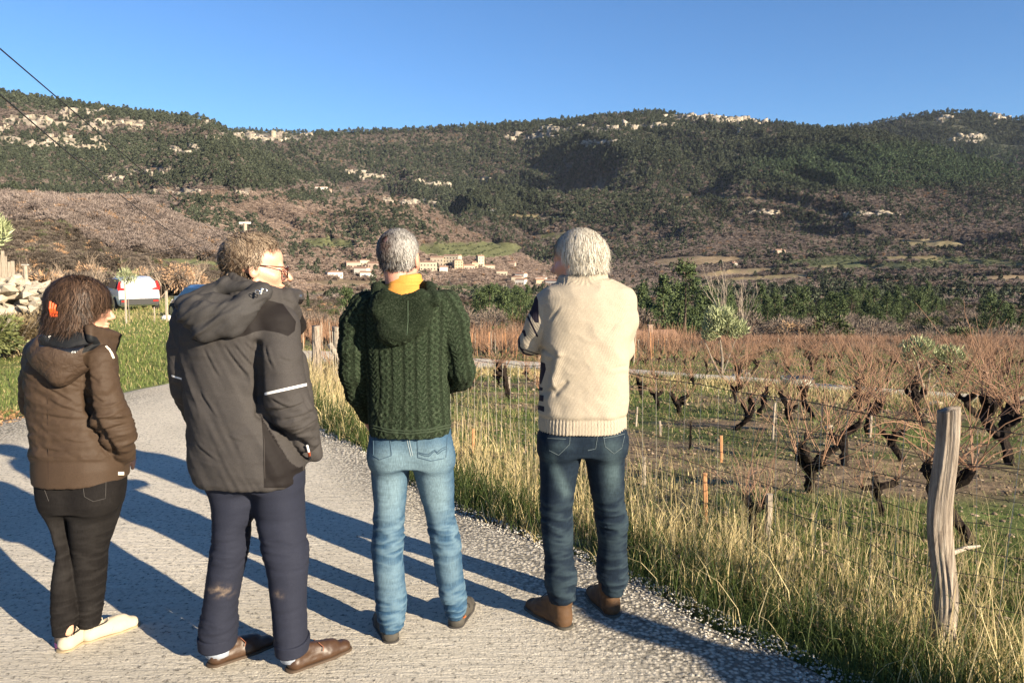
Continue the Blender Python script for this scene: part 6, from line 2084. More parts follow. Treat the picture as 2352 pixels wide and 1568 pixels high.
# ------------------------------------------------------------------ grass
def blade_mesh(name, x, y, h, w, lean, cols, seg=3, z=None, kind='stuff', mat=None, droop=.35):
    n = len(x); g = rng
    z = ground_z(x, y) - .02 if z is None else z
    th = g.uniform(0, 2 * np.pi, n); dx, dy = np.cos(th), np.sin(th)
    ph = g.uniform(0, 2 * np.pi, n); px, py = np.cos(ph), np.sin(ph)
    t = np.linspace(0, 1, seg + 1)
    bend = (lean * h)[:, None] * (t ** 2)[None]
    cx = x[:, None] + dx[:, None] * bend; cy = y[:, None] + dy[:, None] * bend
    cz = z[:, None] + h[:, None] * (t - droop * (lean[:, None] ** 1.0) * t ** 3)
    ww = w[:, None] * (1 - t ** 1.6 * .92)[None]
    L = np.stack([cx - px[:, None] * ww, cy - py[:, None] * ww, cz], -1); Rr = np.stack([cx + px[:, None] * ww, cy + py[:, None] * ww, cz], -1)
    V = np.stack([L, Rr], 2).reshape(-1, 3)
    b = (np.arange(n) * (seg + 1) * 2)[:, None] + (np.arange(seg) * 2)[None]
    Q = np.stack([b, b + 1, b + 3, b + 2], -1).reshape(-1, 4)
    C = np.repeat(cols, (seg + 1) * 2, 0)
    # tips drier than the feet
    o = mobj(name, V, Q, mat or M_grass, smooth=True, cols=C)
    return tag(o, kind=kind)

t = NT('grass_blades'); t.color(t.attr('col', out='Color')); t.set(rough=.55, spec=.25)
tr = t.node('ShaderNodeBsdfTranslucent'); t.link(t.attr('col', out='Color'), tr.inputs[0])
mx = t.node('ShaderNodeMixShader'); mx.inputs[0].default_value = .42
t.link(t.b.outputs[0], mx.inputs[1]); t.link(tr.outputs[0], mx.inputs[2]); t.link(mx.outputs[0], t.n['Material Output'].inputs[0])
M_grass = t.m

def lerp_cols(a, b, k): return np.array(a)[None] * (1 - k[:, None]) + np.array(b)[None] * k[:, None]

def grass_patch(name, n, xy, h, wid, cols_fn, seg, lean=(.15, .8), label=None):
    x, y = xy
    n = len(x)
    o = blade_mesh(name, x, y, h, wid, rng.uniform(lean[0], lean[1], n), cols_fn(x, y, rng.random(n)), seg)
    tag(o, label, 'grass')
    return o

def clumpy(x, y, s, seed): return .5 + .5 * fbm(x * s, y * s, seed=seed, octv=3)

def build_grass():
    # tall verge grass along the right edge of the road, between it and the fence and just beyond
    n = 215000
    i = rng.integers(0, len(RR) - 1, n); f = rng.random(n)
    # nearer parts get denser cover
    P = RR[i] * (1 - f[:, None]) + RR[i + 1] * f[:, None]
    T = RR[i + 1] - RR[i]; T /= np.linalg.norm(T, axis=1)[:, None]
    Nn = np.stack([T[:, 1], -T[:, 0]], 1)
    off = -.06 + rng.gamma(1.5, .44, n)
    X = P + Nn * off[:, None]
    x, y = X.T
    m = (y > 1.6) & (y < 24) & (np.abs(x / np.maximum(y, .1)) < .80) & (off < 2.6)
    m &= rng.random(n) < np.clip(9.0 / np.maximum(y, 1), .08, 1)
    x, y, off = x[m], y[m], off[m]
    cl = clumpy(x, y, 2.6, 101)
    m = rng.random(len(x)) < (.25 + 1.1 * cl) * np.where(off < .5, 1, .62)
    x, y, off, cl = x[m], y[m], off[m], cl[m]
    m = road_sd(x, y) > -.07
    x, y, off, cl = x[m], y[m], off[m], cl[m]
    n = len(x)
    strawy = clumpy(x, y, 1.1, 102)
    h = (.08 + .25 * cl ** 1.1 * np.exp(-((off - .55) / .75) ** 2)) * rng.uniform(.5, 1.35, n)
    h += (rng.random(n) < .05) * rng.uniform(.1, .35, n)
    k = rng.random(n)
    green = lerp_cols((.030, .052, .014), (.10, .135, .038), k)  # lush green, darkened: the shade low on the verge is put into the colour
    straw = lerp_cols((.52, .42, .19), (.82, .68, .38), k)
    ps = np.clip(.02 + .8 * (strawy - .45) + .85 * ss(.26, .70, off), .05, .90)
    c = np.where((rng.random(n) < ps)[:, None], straw, green)
    o = blade_mesh('verge_grass', x, y, h, .0022 * rng.uniform(.7, 1.4, n) * np.clip(y / 4.0, 1, 2.6), rng.uniform(.1, .85, n), c, 3)
    tag(o, 'tall green and straw coloured grass along the road edge and fence', 'grass')
    # thin tall stalks
    n = 2600
    i = rng.integers(0, len(RR) - 1, n * 3); P = RR[i]; T = RR[i + 1] - RR[i]; T /= np.linalg.norm(T, axis=1)[:, None]
    X = P + np.stack([T[:, 1], -T[:, 0]], 1) * rng.uniform(.25, 1.6, (n * 3, 1)); x, y = X.T
    m = (y > 2.0) & (y < 14) & (x / y < .78); x, y = x[m][:n], y[m][:n]; n = len(x)
    blade_mesh('dry_stalks', x, y, rng.uniform(.35, .72, n), np.full(n, .0014) * np.clip(y / 4, 1, 2), rng.uniform(.02, .3, n), lerp_cols((.42, .33, .17), (.62, .50, .28), rng.random(n)), 3)
    tag(bpy.data.objects['dry_stalks'], 'thin pale dry stalks standing above the verge grass', 'stalks')
    # short grass between the vines
    n = 175000
    yy = np.exp(rng.uniform(np.log(2.6), np.log(45), n) ** 1.0); u = rng.uniform(-.30, .82, n)
    x = u * yy; y = yy
    m = road_sd(x, y) > .25
    x, y = x[m], y[m]
    g = .5 + .5 * fbm(x * 0.8 + 3, y * 0.8, seed=12, octv=3)
    cl = clumpy(x, y, 1.9, 103)
    m = rng.random(len(x)) < np.clip((g - .20) * 2.1, .16, 1) * (.35 + cl)
    x, y, g, cl = x[m], y[m], g[m], cl[m]; n = len(x)
    k = rng.random(n)
    c = np.where((rng.random(n) < .20 + .3 * (1 - g))[:, None], lerp_cols((.32, .25, .12), (.52, .42, .22), k), lerp_cols((.080, .125, .030), (.20, .25, .075), k))
    sc = np.clip(y / 5.0, 1, 7)
    o = blade_mesh('vineyard_grass', x, y, (.03 + .10 * cl) * rng.uniform(.5, 1.3, n) * np.clip(y / 8, 1, 1.6), .0022 * sc, rng.uniform(.2, 1.0, n), c, 2)
    tag(o, 'short patchy green grass growing between the vines', 'grass')
    # the green bank on the left
    n = 82000
    yy = np.exp(rng.uniform(np.log(6.5), np.log(60), n)); u = rng.uniform(-.80, -.22, n)
    x = u * yy; y = yy
    m = road_sd(x, y) > .15
    m &= ~((u > -.31) & (y > 30))
    x, y = x[m], y[m]; n = len(x)
    cl = clumpy(x, y, 1.3, 104); cc = clumpy(x, y, .5, 105); k = rng.random(n)
    c = np.where((rng.random(n) < .14 + .3 * ss(16, 28, y) + .25 * (cc > .62))[:, None], lerp_cols((.38, .31, .14), (.56, .46, .23), k), lerp_cols((.095, .135, .034), (.22, .27, .080), k))
    hh = (.035 + .09 * cl) * rng.uniform(.5, 1.3, n) * (1 + 1.3 * ss(20, 28, y))
    o = blade_mesh('bank_grass', x, y, hh, .0024 * np.clip(y / 5, 1, 7), rng.uniform(.15, .9, n), c, 2)
    tag(o, 'sunlit green grass bank on the left side of the road', 'grass')

def build_pebbles():
    n = 15000
    i = rng.integers(0, len(RR) - 1, n * 3); f = rng.random(n * 3)
    P = RR[i] * (1 - f[:, None]) + RL[i] * 0 + RR[i + 1] * f[:, None]
    inw = (RL[i] - RR[i]); inw /= np.linalg.norm(inw, axis=1)[:, None]
    X = P + inw * (rng.gamma(1.3, .22, (n * 3, 1)) - .12)
    x, y = X.T
    m = (y > 1.8) & (y < 14) & (np.abs(x / np.maximum(y, .1)) < .8)
    x, y = x[m][:n], y[m][:n]; n = len(x)
    s = rng.uniform(.004, .011, n) * np.clip(y / 5, 1, 1.6)
    oc = np.array([[1, 0, 0], [-1, 0, 0], [0, 1, 0], [0, -1, 0], [0, 0, 1], [0, 0, -1]], float)
    fc = np.array([[0, 2, 4], [2, 1, 4], [1, 3, 4], [3, 0, 4], [2, 0, 5], [1, 2, 5], [3, 1, 5], [0, 3, 5]])
    V = oc[None] * s[:, None, None] * rng.uniform(.55, 1.25, (n, 6, 3)); V[..., 2] *= .7
    z = ground_z(x, y) + .020
    V += np.stack([x, y, z], 1)[:, None]
    F = (fc[None] + 6 * np.arange(n)[:, None, None]).reshape(-1, 3)
    c = lerp_cols((.26, .24, .20), (.62, .58, .50), rng.random(n))
    t = NT('gravel'); t.color(t.attr('col', out='Color')); t.set(rough=.9)
    o = mobj('gravel', V.reshape(-1, 3), F, t.m, cols=np.repeat(c, 6, 0))
    tag(o, 'loose pale gravel along the crumbling road edge', 'gravel', kind='stuff')
    # clods and stones among the vines
    n = 6500
    yy = np.exp(rng.uniform(np.log(3.2), np.log(40), n)); u = rng.uniform(-.28, .8, n); x = u * yy; y = yy
    m = road_sd(x, y) > .3; x, y = x[m], y[m]; n = len(x)
    s = rng.uniform(.008, .026, n) * np.clip(y / 7, 1, 2.5)
    V = oc[None] * s[:, None, None] * rng.uniform(.5, 1.3, (n, 6, 3)); V[..., 2] *= .6
    V += np.stack([x, y, ground_z(x, y) + .01], 1)[:, None]
    c = lerp_cols((.14, .10, .065), (.32, .25, .18), rng.random(n) ** 3)
    o = mobj('soil_clods', V.reshape(-1, 3), (fc[None] + 6 * np.arange(n)[:, None, None]).reshape(-1, 3), t.m, cols=np.repeat(c, 6, 0))
    tag(o, 'brown clods and small stones on the vineyard soil', 'soil clods', kind='stuff')

# ------------------------------------------------------------------ vines
def bark(name, a, b, bs=30, st=.8):
    t = NT(name)
    n = t.noise(bs, 5, .7, t.mapping((1, 1, .25)))
    t.color(t.ramp(n, [(.3, a), (.7, b)])); t.set(rough=.95, spec=.1)
    t.bump(n, st, .01)
    return t.m
M_vine = bark('vine_bark', (.006, .005, .0045), (.034, .025, .020), 34, 1.0)
t = NT('vine_cane'); oi = t.node('ShaderNodeObjectInfo').outputs['Random']; t.color(t.mix(t.noise(6, 3), t.mix(oi, (.13, .070, .042), (.20, .095, .055)), t.mix(oi, (.36, .21, .125), (.28, .19, .13)))); t.set(rough=.7); M_cane = t.m
t = NT('pale_wood'); nn = t.noise(14, 5, .7, t.mapping((4, 4, .5))); t.color(t.ramp(nn, [(.3, (.20, .16, .12)), (.7, (.46, .40, .32))])); t.set(rough=.85); t.bump(nn, .6, .006); M_pale = t.m
t = NT('orange_wood'); nn = t.noise(14, 5, .7, t.mapping((4, 4, .5))); t.color(t.ramp(nn, [(.3, (.36, .17, .075)), (.7, (.60, .32, .16))])); t.set(rough=.8); M_orange = t.m

def wob(p, d, L, n, amp, g, up=0.0, r0=.02, r1=.01):
    pts = [Vector(p)]; d = Vector(d).normalized(); rad = [r0]
    for i in range(n):
        d = (d + Vector((g.uniform(-1, 1), g.uniform(-1, 1), g.uniform(-1, 1))) * amp + Vector((0, 0, up))).normalized()
        pts.append(pts[-1] + d * (L / n)); rad.append(r0 + (r1 - r0) * (i + 1) / n * g.uniform(.85, 1.15))
    return pts, rad, d

def vine_meshes(seed, ncane=16, big=1.0, hi=True, spread=1.0, canelen=.75):
    g = random.Random(seed)
    tr = MB(); ca = MB()
    H = g.uniform(.30, .46) * big
    lean = Vector((g.uniform(-.35, .35), g.uniform(-.35, .35), 1))
    pts, rad, d = wob((0, 0, -.06), lean, H, 9 if hi else 5, .30, g, .1, .029 * big, .034 * big)
    rad = [r * g.uniform(.75, 1.35) for r in rad]
    tr.tube(pts, rad, 9 if hi else 5)
    heads = []
    for k in range(g.randint(3, 5)):
        a = g.uniform(0, 6.283)
        ap, ar, dd = wob(pts[-1 - g.randint(0, 1)], (math.cos(a) * .9, math.sin(a) * .9, g.uniform(.2, 1.0)), g.uniform(.10, .24) * big, 4, .45, g, .12, .032 * big, .022 * big)
        tr.tube(ap, [r * g.uniform(.8, 1.35) for r in ar], 6 if hi else 4)
        heads.append((ap[-1], dd))
        if hi:
            for q in range(2):
                tr.tube([ap[-2] + Vector((g.uniform(-.02, .02), g.uniform(-.02, .02), 0)), ap[-1] + Vector((g.uniform(-.03, .03), g.uniform(-.03, .03), g.uniform(.0, .04)))], [.024 * big, .014], 5)
    for k in range(ncane):
        hp, hd = heads[k % len(heads)]
        a = g.uniform(0, 6.283)
        dd = Vector((math.cos(a) * spread, math.sin(a) * spread, g.uniform(.5, 1.9)))
        cp, cr, _ = wob(hp, dd, canelen * g.uniform(.45, 1.35), 7 if hi else 4, .24, g, -.04 * g.random(), .0042, .0016)
        ca.tube(cp, cr, 4 if hi else 3, False)
        if hi and g.random() < .5:
            q = cp[3]; c2, r2, _ = wob(q, dd + Vector((g.uniform(-1, 1), g.uniform(-1, 1), 0)), canelen * .35, 3, .3, g, 0, .0032, .0014); ca.tube(c2, r2, 3, False)
    if hi:   # knots and flaking bark
        tr.v = [tuple(Vector(v) + Vector((g.uniform(-1, 1), g.uniform(-1, 1), g.uniform(-1, 1))) * .011 * big) for v in tr.v]
    return tr.mesh('trunk', M_vine, False), ca.mesh('canes', M_cane, False)

def put_vine(meshes, x, y, rz, sc=1.0, z=None, label=None, group=None, name='vine'):
    o = empty(name, (x, y, float(ground_z(np.array([x]), np.array([y]))[0]) if z is None else z), rz)
    o.scale = (sc, sc, sc)
    add_obj('trunk', meshes[0], o); add_obj('canes', meshes[1], o)
    tag(o, label, 'vine', group)
    return o

def stake(x, y, h, w, mat, label, lean=(0, 0), name='stake', group=None):
    z = float(ground_z(np.array([x]), np.array([y]))[0])
    m = MB()
    p0 = Vector((0, 0, -.1)); p1 = Vector((lean[0], lean[1], h))
    n = 6; pts = [p0.lerp(p1, i / n) + Vector((random.uniform(-.002, .002), random.uniform(-.002, .002), 0)) for i in range(n + 1)]
    m.tube(pts, [w * random.uniform(.9, 1.05) for _ in pts], 5)
    o = add_obj(name, m.mesh(name, mat)); o.location = (x, y, z)
    tag(o, label, 'stake', group)
    return o

def build_vineyard():
    H = [vine_meshes(200 + i, 20, 1.0, True, .7, .62) for i in range(5)]
    W = [vine_meshes(230 + i, 34, 1.1, True, 1.0, .80) for i in range(4)]
    Lo = [vine_meshes(260 + i, 26, .72, False, .75, .66) for i in range(6)]
    T = [vine_meshes(290 + i, 24, .8, False, .12, 1.3) for i in range(5)]
    placed = []
    spec = [  # base as seen, scale, mesh set, label
        (2230, 1246, 1.0, W[0], 'tall tangled vine with twisted trunk right of the weathered post'),
        (1867, 1128, 1.05, H[0], 'thick black pruned vine stump nearest the orange stake'),
        (1941, 1070, 1.0, H[1], 'leaning dark vine just behind the thick black stump'),
        (2324, 1072, .95, W[1], 'wide vine with long red canes at the right edge'),
        (2076, 1062, .8, W[2], 'slim vine with upright canes left of the weathered post'),
        (2024, 1186, .62, H[2], 'small young vine low in front of the weathered post'),
        (1742, 1240, .75, H[3], 'short vine tied beside the pale split stake'),
        (1683, 986, .95, H[4], 'dark knobbly vine in the second row, centre of the grass'),
        (1816, 972, 1.0, H[1], 'vine with crooked twin arms below the concrete basin'),
        (1996, 1003, .95, W[3], 'vine leaning on a white stake in the second row'),
        (1742, 956, .95, H[2], 'vine against a grey stake right of the knobbly one'),
        (1568, 956, .95, H[0], 'narrow vine with an upright stump left of the knobbly one'),
        (1513, 937, .9, H[3], 'open cup shaped vine near the man in the cream sweater'),
        (1476, 917, .9, H[4], 'black vine close beside the cream sweater'),
        (1871, 964, .9, W[0], 'vine with many red canes below the concrete basin'),
        (2130, 985, 1.0, W[1], 'bushy vine with red canes just left behind the post top'),
        (2250, 960, 1.0, W[2], 'bushy vine with red canes right behind the post top'),
        (1215, 875, .9, H[1], 'dark vine between the green sweater and the cream sweater'),
        (1142, 888, .9, H[3], 'dark spreading vine beside the green sleeve'),
    ]
    for x, y, sc, ms, lb in spec:
        g = gpix(x, y); placed.append((g[0], g[1]))
        put_vine(ms, g[0], g[1], random.uniform(0, 6.28), sc, g[2], lb)
    # further rows, each vine its own object
    cand = []
    row = 0
    yy = 7.0
    while yy < 112:
        step = 1.0 * (1 + yy / 140)
        xx = -.32 * yy
        while xx < .80 * yy + 1:
            x = xx + random.uniform(-.25, .25); y = yy + random.uniform(-.25, .25) + .12 * xx
            xx += step
            if y < 6 or y > 113: continue
            if x / y < -.27 or x / y > .72: continue
            cand.append((x, y))
        yy += 1.7 * (1 + yy / 150)
    C = np.array(cand); sd = road_sd(C[:, 0], C[:, 1])
    C = C[sd > .5]
    # the grassy strip nearest the people keeps only the vines placed above
    P = np.array(placed)
    keep = []
    for x, y in C:
        if y < 12.5 and not (x / y > .50 and y > 5.5) and not (y > 10.0 and x / y > .18): continue
        if np.min(np.hypot(P[:, 0] - x, P[:, 1] - y)) < .8: continue
        if 20 < y < 62 and x / y < .12 + .002 * y: continue      # stake trained block, below
        bq = 1176 + FOC * x / y
        if (1775 < bq < 1885 and y < 17.5) or (1625 < bq < 1690 and 14 < y < 20.5) or (2070 < bq < 2200 and 9 < y < 15.5): continue
        keep.append((x, y))
    keep.sort(key=lambda q: q[1])
    near = keep[:275]
    for k, (x, y) in enumerate(near):
        ms = (W if y < 24 and random.random() < .6 else Lo)[k % 4]
        sv = random.uniform(.8, 1.25)
        put_vine(ms, x, y, random.uniform(0, 6.28), sv, None, '%s bare vine %s, %s' % (size_word(sv, .95, 1.1), 'before the track' if y < 17 else 'just beyond the track' if y < 27 else 'in the middle rows' if y < 36 else 'in the far rows', place_words(1176 + FOC * x / y)), 'bare vines in the rows beyond the track')
    rest = keep[275:]
    # the farthest rows, too many and too small to tell apart
    VV = []; FF = []; VC = []; FC = []
    nv = nc = 0
    def grab(me):
        v = np.empty(len(me.vertices) * 3, np.float32); me.vertices.foreach_get('co', v)
        return v.reshape(-1, 3), [tuple(p.vertices) for p in me.polygons]
    G = [tuple(grab(m) for m in ms) for ms in Lo]
    def join(name, items, mi, mat, label):
        Vs = []; Fs = []; n = 0
        zz = ground_z(np.array([q[0] for q in items]), np.array([q[1] for q in items]))
        for (x, y, rz, sc, q), z0 in zip(items, zz):
            v, f = G2[q][mi]
            c, s_ = math.cos(rz), math.sin(rz)
            w = np.stack([(v[:, 0] * c - v[:, 1] * s_) * sc + x, (v[:, 0] * s_ + v[:, 1] * c) * sc + y, v[:, 2] * sc + z0], 1)
            Vs.append(w); Fs += [tuple(i + n for i in ff) for ff in f]; n += len(w)
        o = mobj(name, np.vstack(Vs), Fs, mat)
        tag(o, label, 'vines', kind='stuff')
    G2 = G
    # a thinner far version: one trunk and nine canes
    def far_mesh(seed, upright):
        g = random.Random(seed); a = MB(); b = MB()
        pts, rad, d = wob((0, 0, -.05), (g.uniform(-.3, .3), g.uniform(-.3, .3), 1), .42, 2, .25, g, .1, .045, .05); a.tube(pts, [q * .7 for q in rad], 4)
        for k in range(9 if not upright else 7):
            an = g.uniform(0, 6.28); sp = .7 if not upright else .10
            cp, cr, _ = wob(pts[-1], (math.cos(an) * sp, math.sin(an) * sp, 1), (.7 if not upright else 1.1) * g.uniform(.6, 1.2), 2, .15, g, 0, .010, .005); b.tube(cp, cr, 3, False)
        return a.mesh('far_trunk', M_vine), b.mesh('far_canes', M_cane)
    fm = [far_mesh(i, False) for i in range(5)]
    G2 = [tuple(grab(m) for m in ms) for ms in fm]
    items = [(x, y, random.uniform(0, 6.28), random.uniform(.75, 1.1), random.randrange(5)) for x, y in rest]
    join('far_vine_trunks', items, 0, M_vine, 'dark stumps of the most distant rows of vines')
    join('far_vine_canes', items, 1, M_cane, 'haze of red brown canes over the most distant rows')
    # the block trained up on stakes
    items = []; st = []
    y = 23.5
    while y < 66:
        x = -.275 * y
        while x < (.12 + .002 * y) * y:
            xx, yy2 = x + random.uniform(-.15, .15), y + random.uniform(-.1, .1)
            items.append((xx, yy2)); x += .85
        y += 2.0
    C = np.array(items); ok = road_sd(C[:, 0], C[:, 1]) > .4; C = C[ok]
    order = np.argsort(C[:, 1])
    C = C[order]
    for k, (x, y) in enumerate(C[:110]):
        sv = random.uniform(.85, 1.15)
        put_vine(T[k % 5], x, y, random.uniform(0, 6.28), sv, None, '%s upright trained vine %s, %s' % (size_word(sv, .95, 1.05), 'in the first rows behind the track' if y < 29 else 'further back', place_words(1176 + FOC * x / y)), 'vines trained upright on stakes', 'trained_vine')
    G2 = [tuple(grab(m) for m in far_mesh(40 + i, True)) for i in range(5)]
    join_items = [(x, y, random.uniform(0, 6.28), random.uniform(.9, 1.2), random.randrange(5)) for x, y in C[110:]]
    join('far_trained_trunks', join_items, 0, M_vine, 'trunks of the upright trained vines further back')
    join('far_trained_canes', join_items, 1, M_cane, 'upright brown canes of the trained vines further back')
    sm = MB(); sm.tube([(0, 0, -.1), (.01, 0, .6), (0, .01, 1.25)], [.020, .018, .016], 4); sme = sm.mesh('stake', M_pale)
    sm = MB(); sm.tube([(0, 0, -.1), (-.02, 0, .5), (.0, .02, 1.1)], [.016, .016, .014], 4); sme2 = sm.mesh('stake', M_orange)
    for k, (x, y) in enumerate(C[:120]):
        o = add_obj('stake', sme if k % 3 == 0 else sme2); o.location = (x + .1, y - .08, float(ground_z(np.array([x]), np.array([y]))[0])); o.rotation_euler = (random.uniform(-.06, .06), random.uniform(-.06, .06), random.uniform(0, 6)); s_ = random.uniform(.75, 1.15); o.scale = (s_, s_, s_)
        tag(o, 'thin %s stake %s, %s' % ('grey' if k % 3 == 0 else 'orange brown', 'in the first rows of trained vines' if y < 29 else 'further back among trained vines', place_words(1176 + FOC * x / y)), 'stake', 'thin stakes of the trained vines')
    # single stakes one can point at: base and top as seen
    for x, yb, yt, w, mt, lb in [
        (1622, 1190, 1086, .016, M_orange, 'orange wooden stake standing alone in front of the dark stumps'),
        (1658, 1063, 1000, .015, M_orange, 'short orange stake behind the tall orange one'),
        (1585, 1033, 966, .013, M_vine, 'dark stake with a bent cane left of the short orange one'),
        (1845, 1050, 992, .013, M_vine, 'dark stake between the two black vine stumps'),
        (1480, 1112, 1049, .013, M_pale, 'weathered stake close to the dark jeans'),
        (1762, 1236, 1134, .022, M_pale, 'pale split stake beside the short vine near the fence'),
        (1998, 1006, 950, .018, M_pale, 'white stake leaning against a vine in the second row'),
        (1460, 980, 934, .014, M_pale, 'small grey stake next to the sweater hem'),
        (1518, 999, 966, .014, M_pale, 'low grey stake behind the wire near the cream sweater'),
        (1087, 1044, 984, .016, M_orange, 'orange stake right of the light blue jeans'),
        (1170, 905, 865, .016, M_pale, 'pale stake behind the wire between the two sweaters'),
        (1774, 1012, 925, .014, M_pale, 'tall grey stake tied to the vine below the basin')]:
        g = gpix(x, yb); top = pix(x, yt, g[1])
        stake(g[0], g[1], top[2] - g[2], w, mt, lb, (random.uniform(-.02, .02), 0))
    # row of posts on the far edge
    pm = MB(); pm.tube([(0, 0, -.3), (0, 0, 1.0)], [.07, .06], 6); pme = pm.mesh('edge_post', M_pale)
    for px in (1750, 1791, 1831, 1873, 1962, 2009, 2057, 2107, 2158, 2211, 2263, 2318):
        o = add_obj('edge_post', pme); x = (px - 1176) / FOC * 110; o.location = (x, 110, float(ground_z(np.array([x]), np.array([110.]))[0])); s_ = random.uniform(.9, 1.25); o.scale = (1, 1, s_)
        tag(o, 'pale post in the row along the far edge of the vineyard', 'post', 'posts along the far vineyard edge')
    # three poles leaned together
    x = (1915 - 1176) / FOC * 108; z = float(ground_z(np.array([x]), np.array([108.]))[0])
    rt = empty('leaning_poles', (x, 108, z)); tag(rt, 'three poles leaned together like a tripod on the far vineyard edge', 'poles')
    for dx, dy in ((-.9, 0), (.9, .1), (0, .8)):
        m = MB(); m.tube([(dx, dy, -.1), (0, 0, 1.35)], .03, 5); m.obj('pole', M_pale, rt)

# ------------------------------------------------------------------ fence
def split_wood(name, h, r, seed):
    """old split chestnut post: lobed section, twist, cracks"""
    nz, na = 70, 56
    zs = np.linspace(-.25, h, nz); th = np.linspace(0, 2 * np.pi, na, endpoint=False)
    V = []
    for k, z in enumerate(zs):
        t_ = th + .25 * z
        rr = r * (1.10 - .16 * z) * (1 + .12 * np.cos(2 * t_ + .6) + .05 * np.cos(3 * t_ + 1) + .08 * vnoise(np.cos(th) * 2.2 + seed, np.sin(th) * 2.2, np.full(na, z * 2.0), 3) + .09 * vnoise(np.cos(th) * 9, np.sin(th) * 9, np.full(na, z * 2.2), 7) + .05 * vnoise(np.cos(th) * 19, np.sin(th) * 19, np.full(na, z * 4), 9))
        rr = rr - r * .22 * np.exp(-((np.mod(t_ - 4.4 + .3 * math.sin(z * 5), 2 * np.pi) - np.pi) / .10) ** 2) - r * .14 * np.exp(-((np.mod(t_ - 1.6, 2 * np.pi) - np.pi) / .08) ** 2)
        bx = .022 * math.sin(z * 4.5 + seed) + .012 * math.sin(z * 9); by = .01 * math.sin(z * 5)
        zz = np.full(na, z) + (0.012 * np.cos(th) if k == nz - 1 else 0)
        V.append(np.stack([np.cos(th) * rr + bx, np.sin(th) * rr + by, zz], 1))
    V = np.vstack(V)
    idx = np.arange(nz * na).reshape(nz, na)
    F = [tuple(int(q) for q in r_) for r_ in np.stack([idx[:-1], np.roll(idx[:-1], -1, 1), np.roll(idx[1:], -1, 1), idx[1:]], -1).reshape(-1, 4)]
    F.append(tuple(int(q) for q in idx[-1]))
    return new_mesh(name, V, F, M_post, smooth=True)
t = NT('weathered_post')
g1 = t.noise(10, 7, .72, t.mapping((5, 5, .45))); g2 = t.noise(3, 4, .6)
t.color(t.mix(g2, t.ramp(g1, [(.32, (.09, .065, .045)), (.5, (.27, .215, .165)), (.68, (.46, .39, .31))]), t.ramp(g1, [(.3, (.12, .095, .075)), (.7, (.36, .32, .27))])))
t.set(rough=.92, spec=.15); t.bump(g1, 1.0, .012); M_post = t.m
M_wire = simple('wire', (.045, .038, .034), .55, metal=.3); M_stay = simple('stay_wire', (.46, .42, .34), .6)

def build_fence():
    A = gpix(2150, 1478)
    hA = pix(2150, 938, A[1])[2] - A[2]
    rt = empty('wire_fence', (A[0], A[1], A[2]))
    tag(rt, 'wire mesh stock fence strung on a weathered split post along the verge', 'fence')
    O = Vector(rt.location)
    po = add_obj('post', split_wood('post', hA, .040, 1.0), rt)
    line = [(A[0] + 2.4, A[1] - 1.15), (A[0], A[1]), (.55, 5.9), (-.6, 8.1), (-2.6, 12.0)]
    Bp = (-3.15, 13.2)
    line[-1] = Bp
    # metres along the fence
    L2 = [0.0]
    for a, b in zip(line[:-1], line[1:]): L2.append(L2[-1] + math.dist(a, b))
    def at(s):
        for i in range(len(line) - 1):
            if s <= L2[i + 1] or i == len(line) - 2:
                f = (s - L2[i]) / (L2[i + 1] - L2[i]); x = line[i][0] * (1 - f) + line[i + 1][0] * f; y = line[i][1] * (1 - f) + line[i + 1][1] * f
                return x, y, float(ground_z(np.array([x]), np.array([y]))[0]), f, i
    hs = [.93, .79, .66, .54, .43, .32, .20]
    def wire_pt(s, h):
        x, y, z, f, i = at(s)
        sag = .05 * math.sin(math.pi * f) * (h / .9)
        return Vector((x, y, z + h * hA - sag + .006 * math.sin(s * 7 + h * 30))) 
    tot = L2[-1]
    for h in hs:
        m = MB(); n = 110
        m.tube([wire_pt(tot * k / n, h) - O for k in range(n + 1)], (.0015 if h != .93 else .0024), 4, False)
        # twists and barbs of the strand
        if h in (.93, .66, .43):
            s = 0.1
            while s < tot:
                p = wire_pt(s, h) - O
                m.tube([p + Vector((-.008, 0, .008)), p + Vector((.008, 0, -.008))], .0018, 3, False); s += .13
        m.obj('strand', M_wire, rt)
    s = .08; k = 0
    while s < tot:
        m = MB(); lean = random.uniform(-.02, .02)
        pts = [wire_pt(min(tot, max(0, s + lean * (1 - q / 6) * 2)), hs[-1 - q]) - O for q in range(7)]
        low = pts[0].copy(); low.z -= .12
        m.tube([low] + pts, .0013 * max(1.0, (low + O).y / 4.2), 3, False); m.obj('stay', M_stay, rt)
        s += .155; k += 1
    # far end: two old posts and a slanting strut
    z = float(ground_z(np.array([Bp[0]]), np.array([Bp[1]]))[0])
    for dx, dy, h, r, sd, ang in ((-.20, 0, 1.02, .080, 2.0, .07), (.10, .05, 1.0, .066, 3.0, -.05), (.92, .3, 1.12, .06, 4.0, .02)):
        o = add_obj('post', split_wood('post', h, r, sd), rt); o.location = Vector((Bp[0] + dx, Bp[1] + dy, z)) - O; o.rotation_euler = (0, ang, sd)
    m = MB(); m.tube([Vector((Bp[0] + .55, Bp[1] - .1, z - .05)) - O, Vector((Bp[0] + .02, Bp[1] - .05, z + .72)) - O], [.055, .05], 7); m.obj('strut', M_pale, rt, True)
    # pale branch lying against the near post
    m = MB(); a = Vector(pix(2186, 1270, A[1] + .02)); b = Vector(pix(2250, 1253, A[1] + .25)); m.tube([a, a.lerp(b, .5) + Vector((0, 0, .008)), b], [.010, .009, .005], 6)
    o = m.obj('branch', M_pale); tag(o, 'short pale branch sticking out right of the weathered post', 'branch')

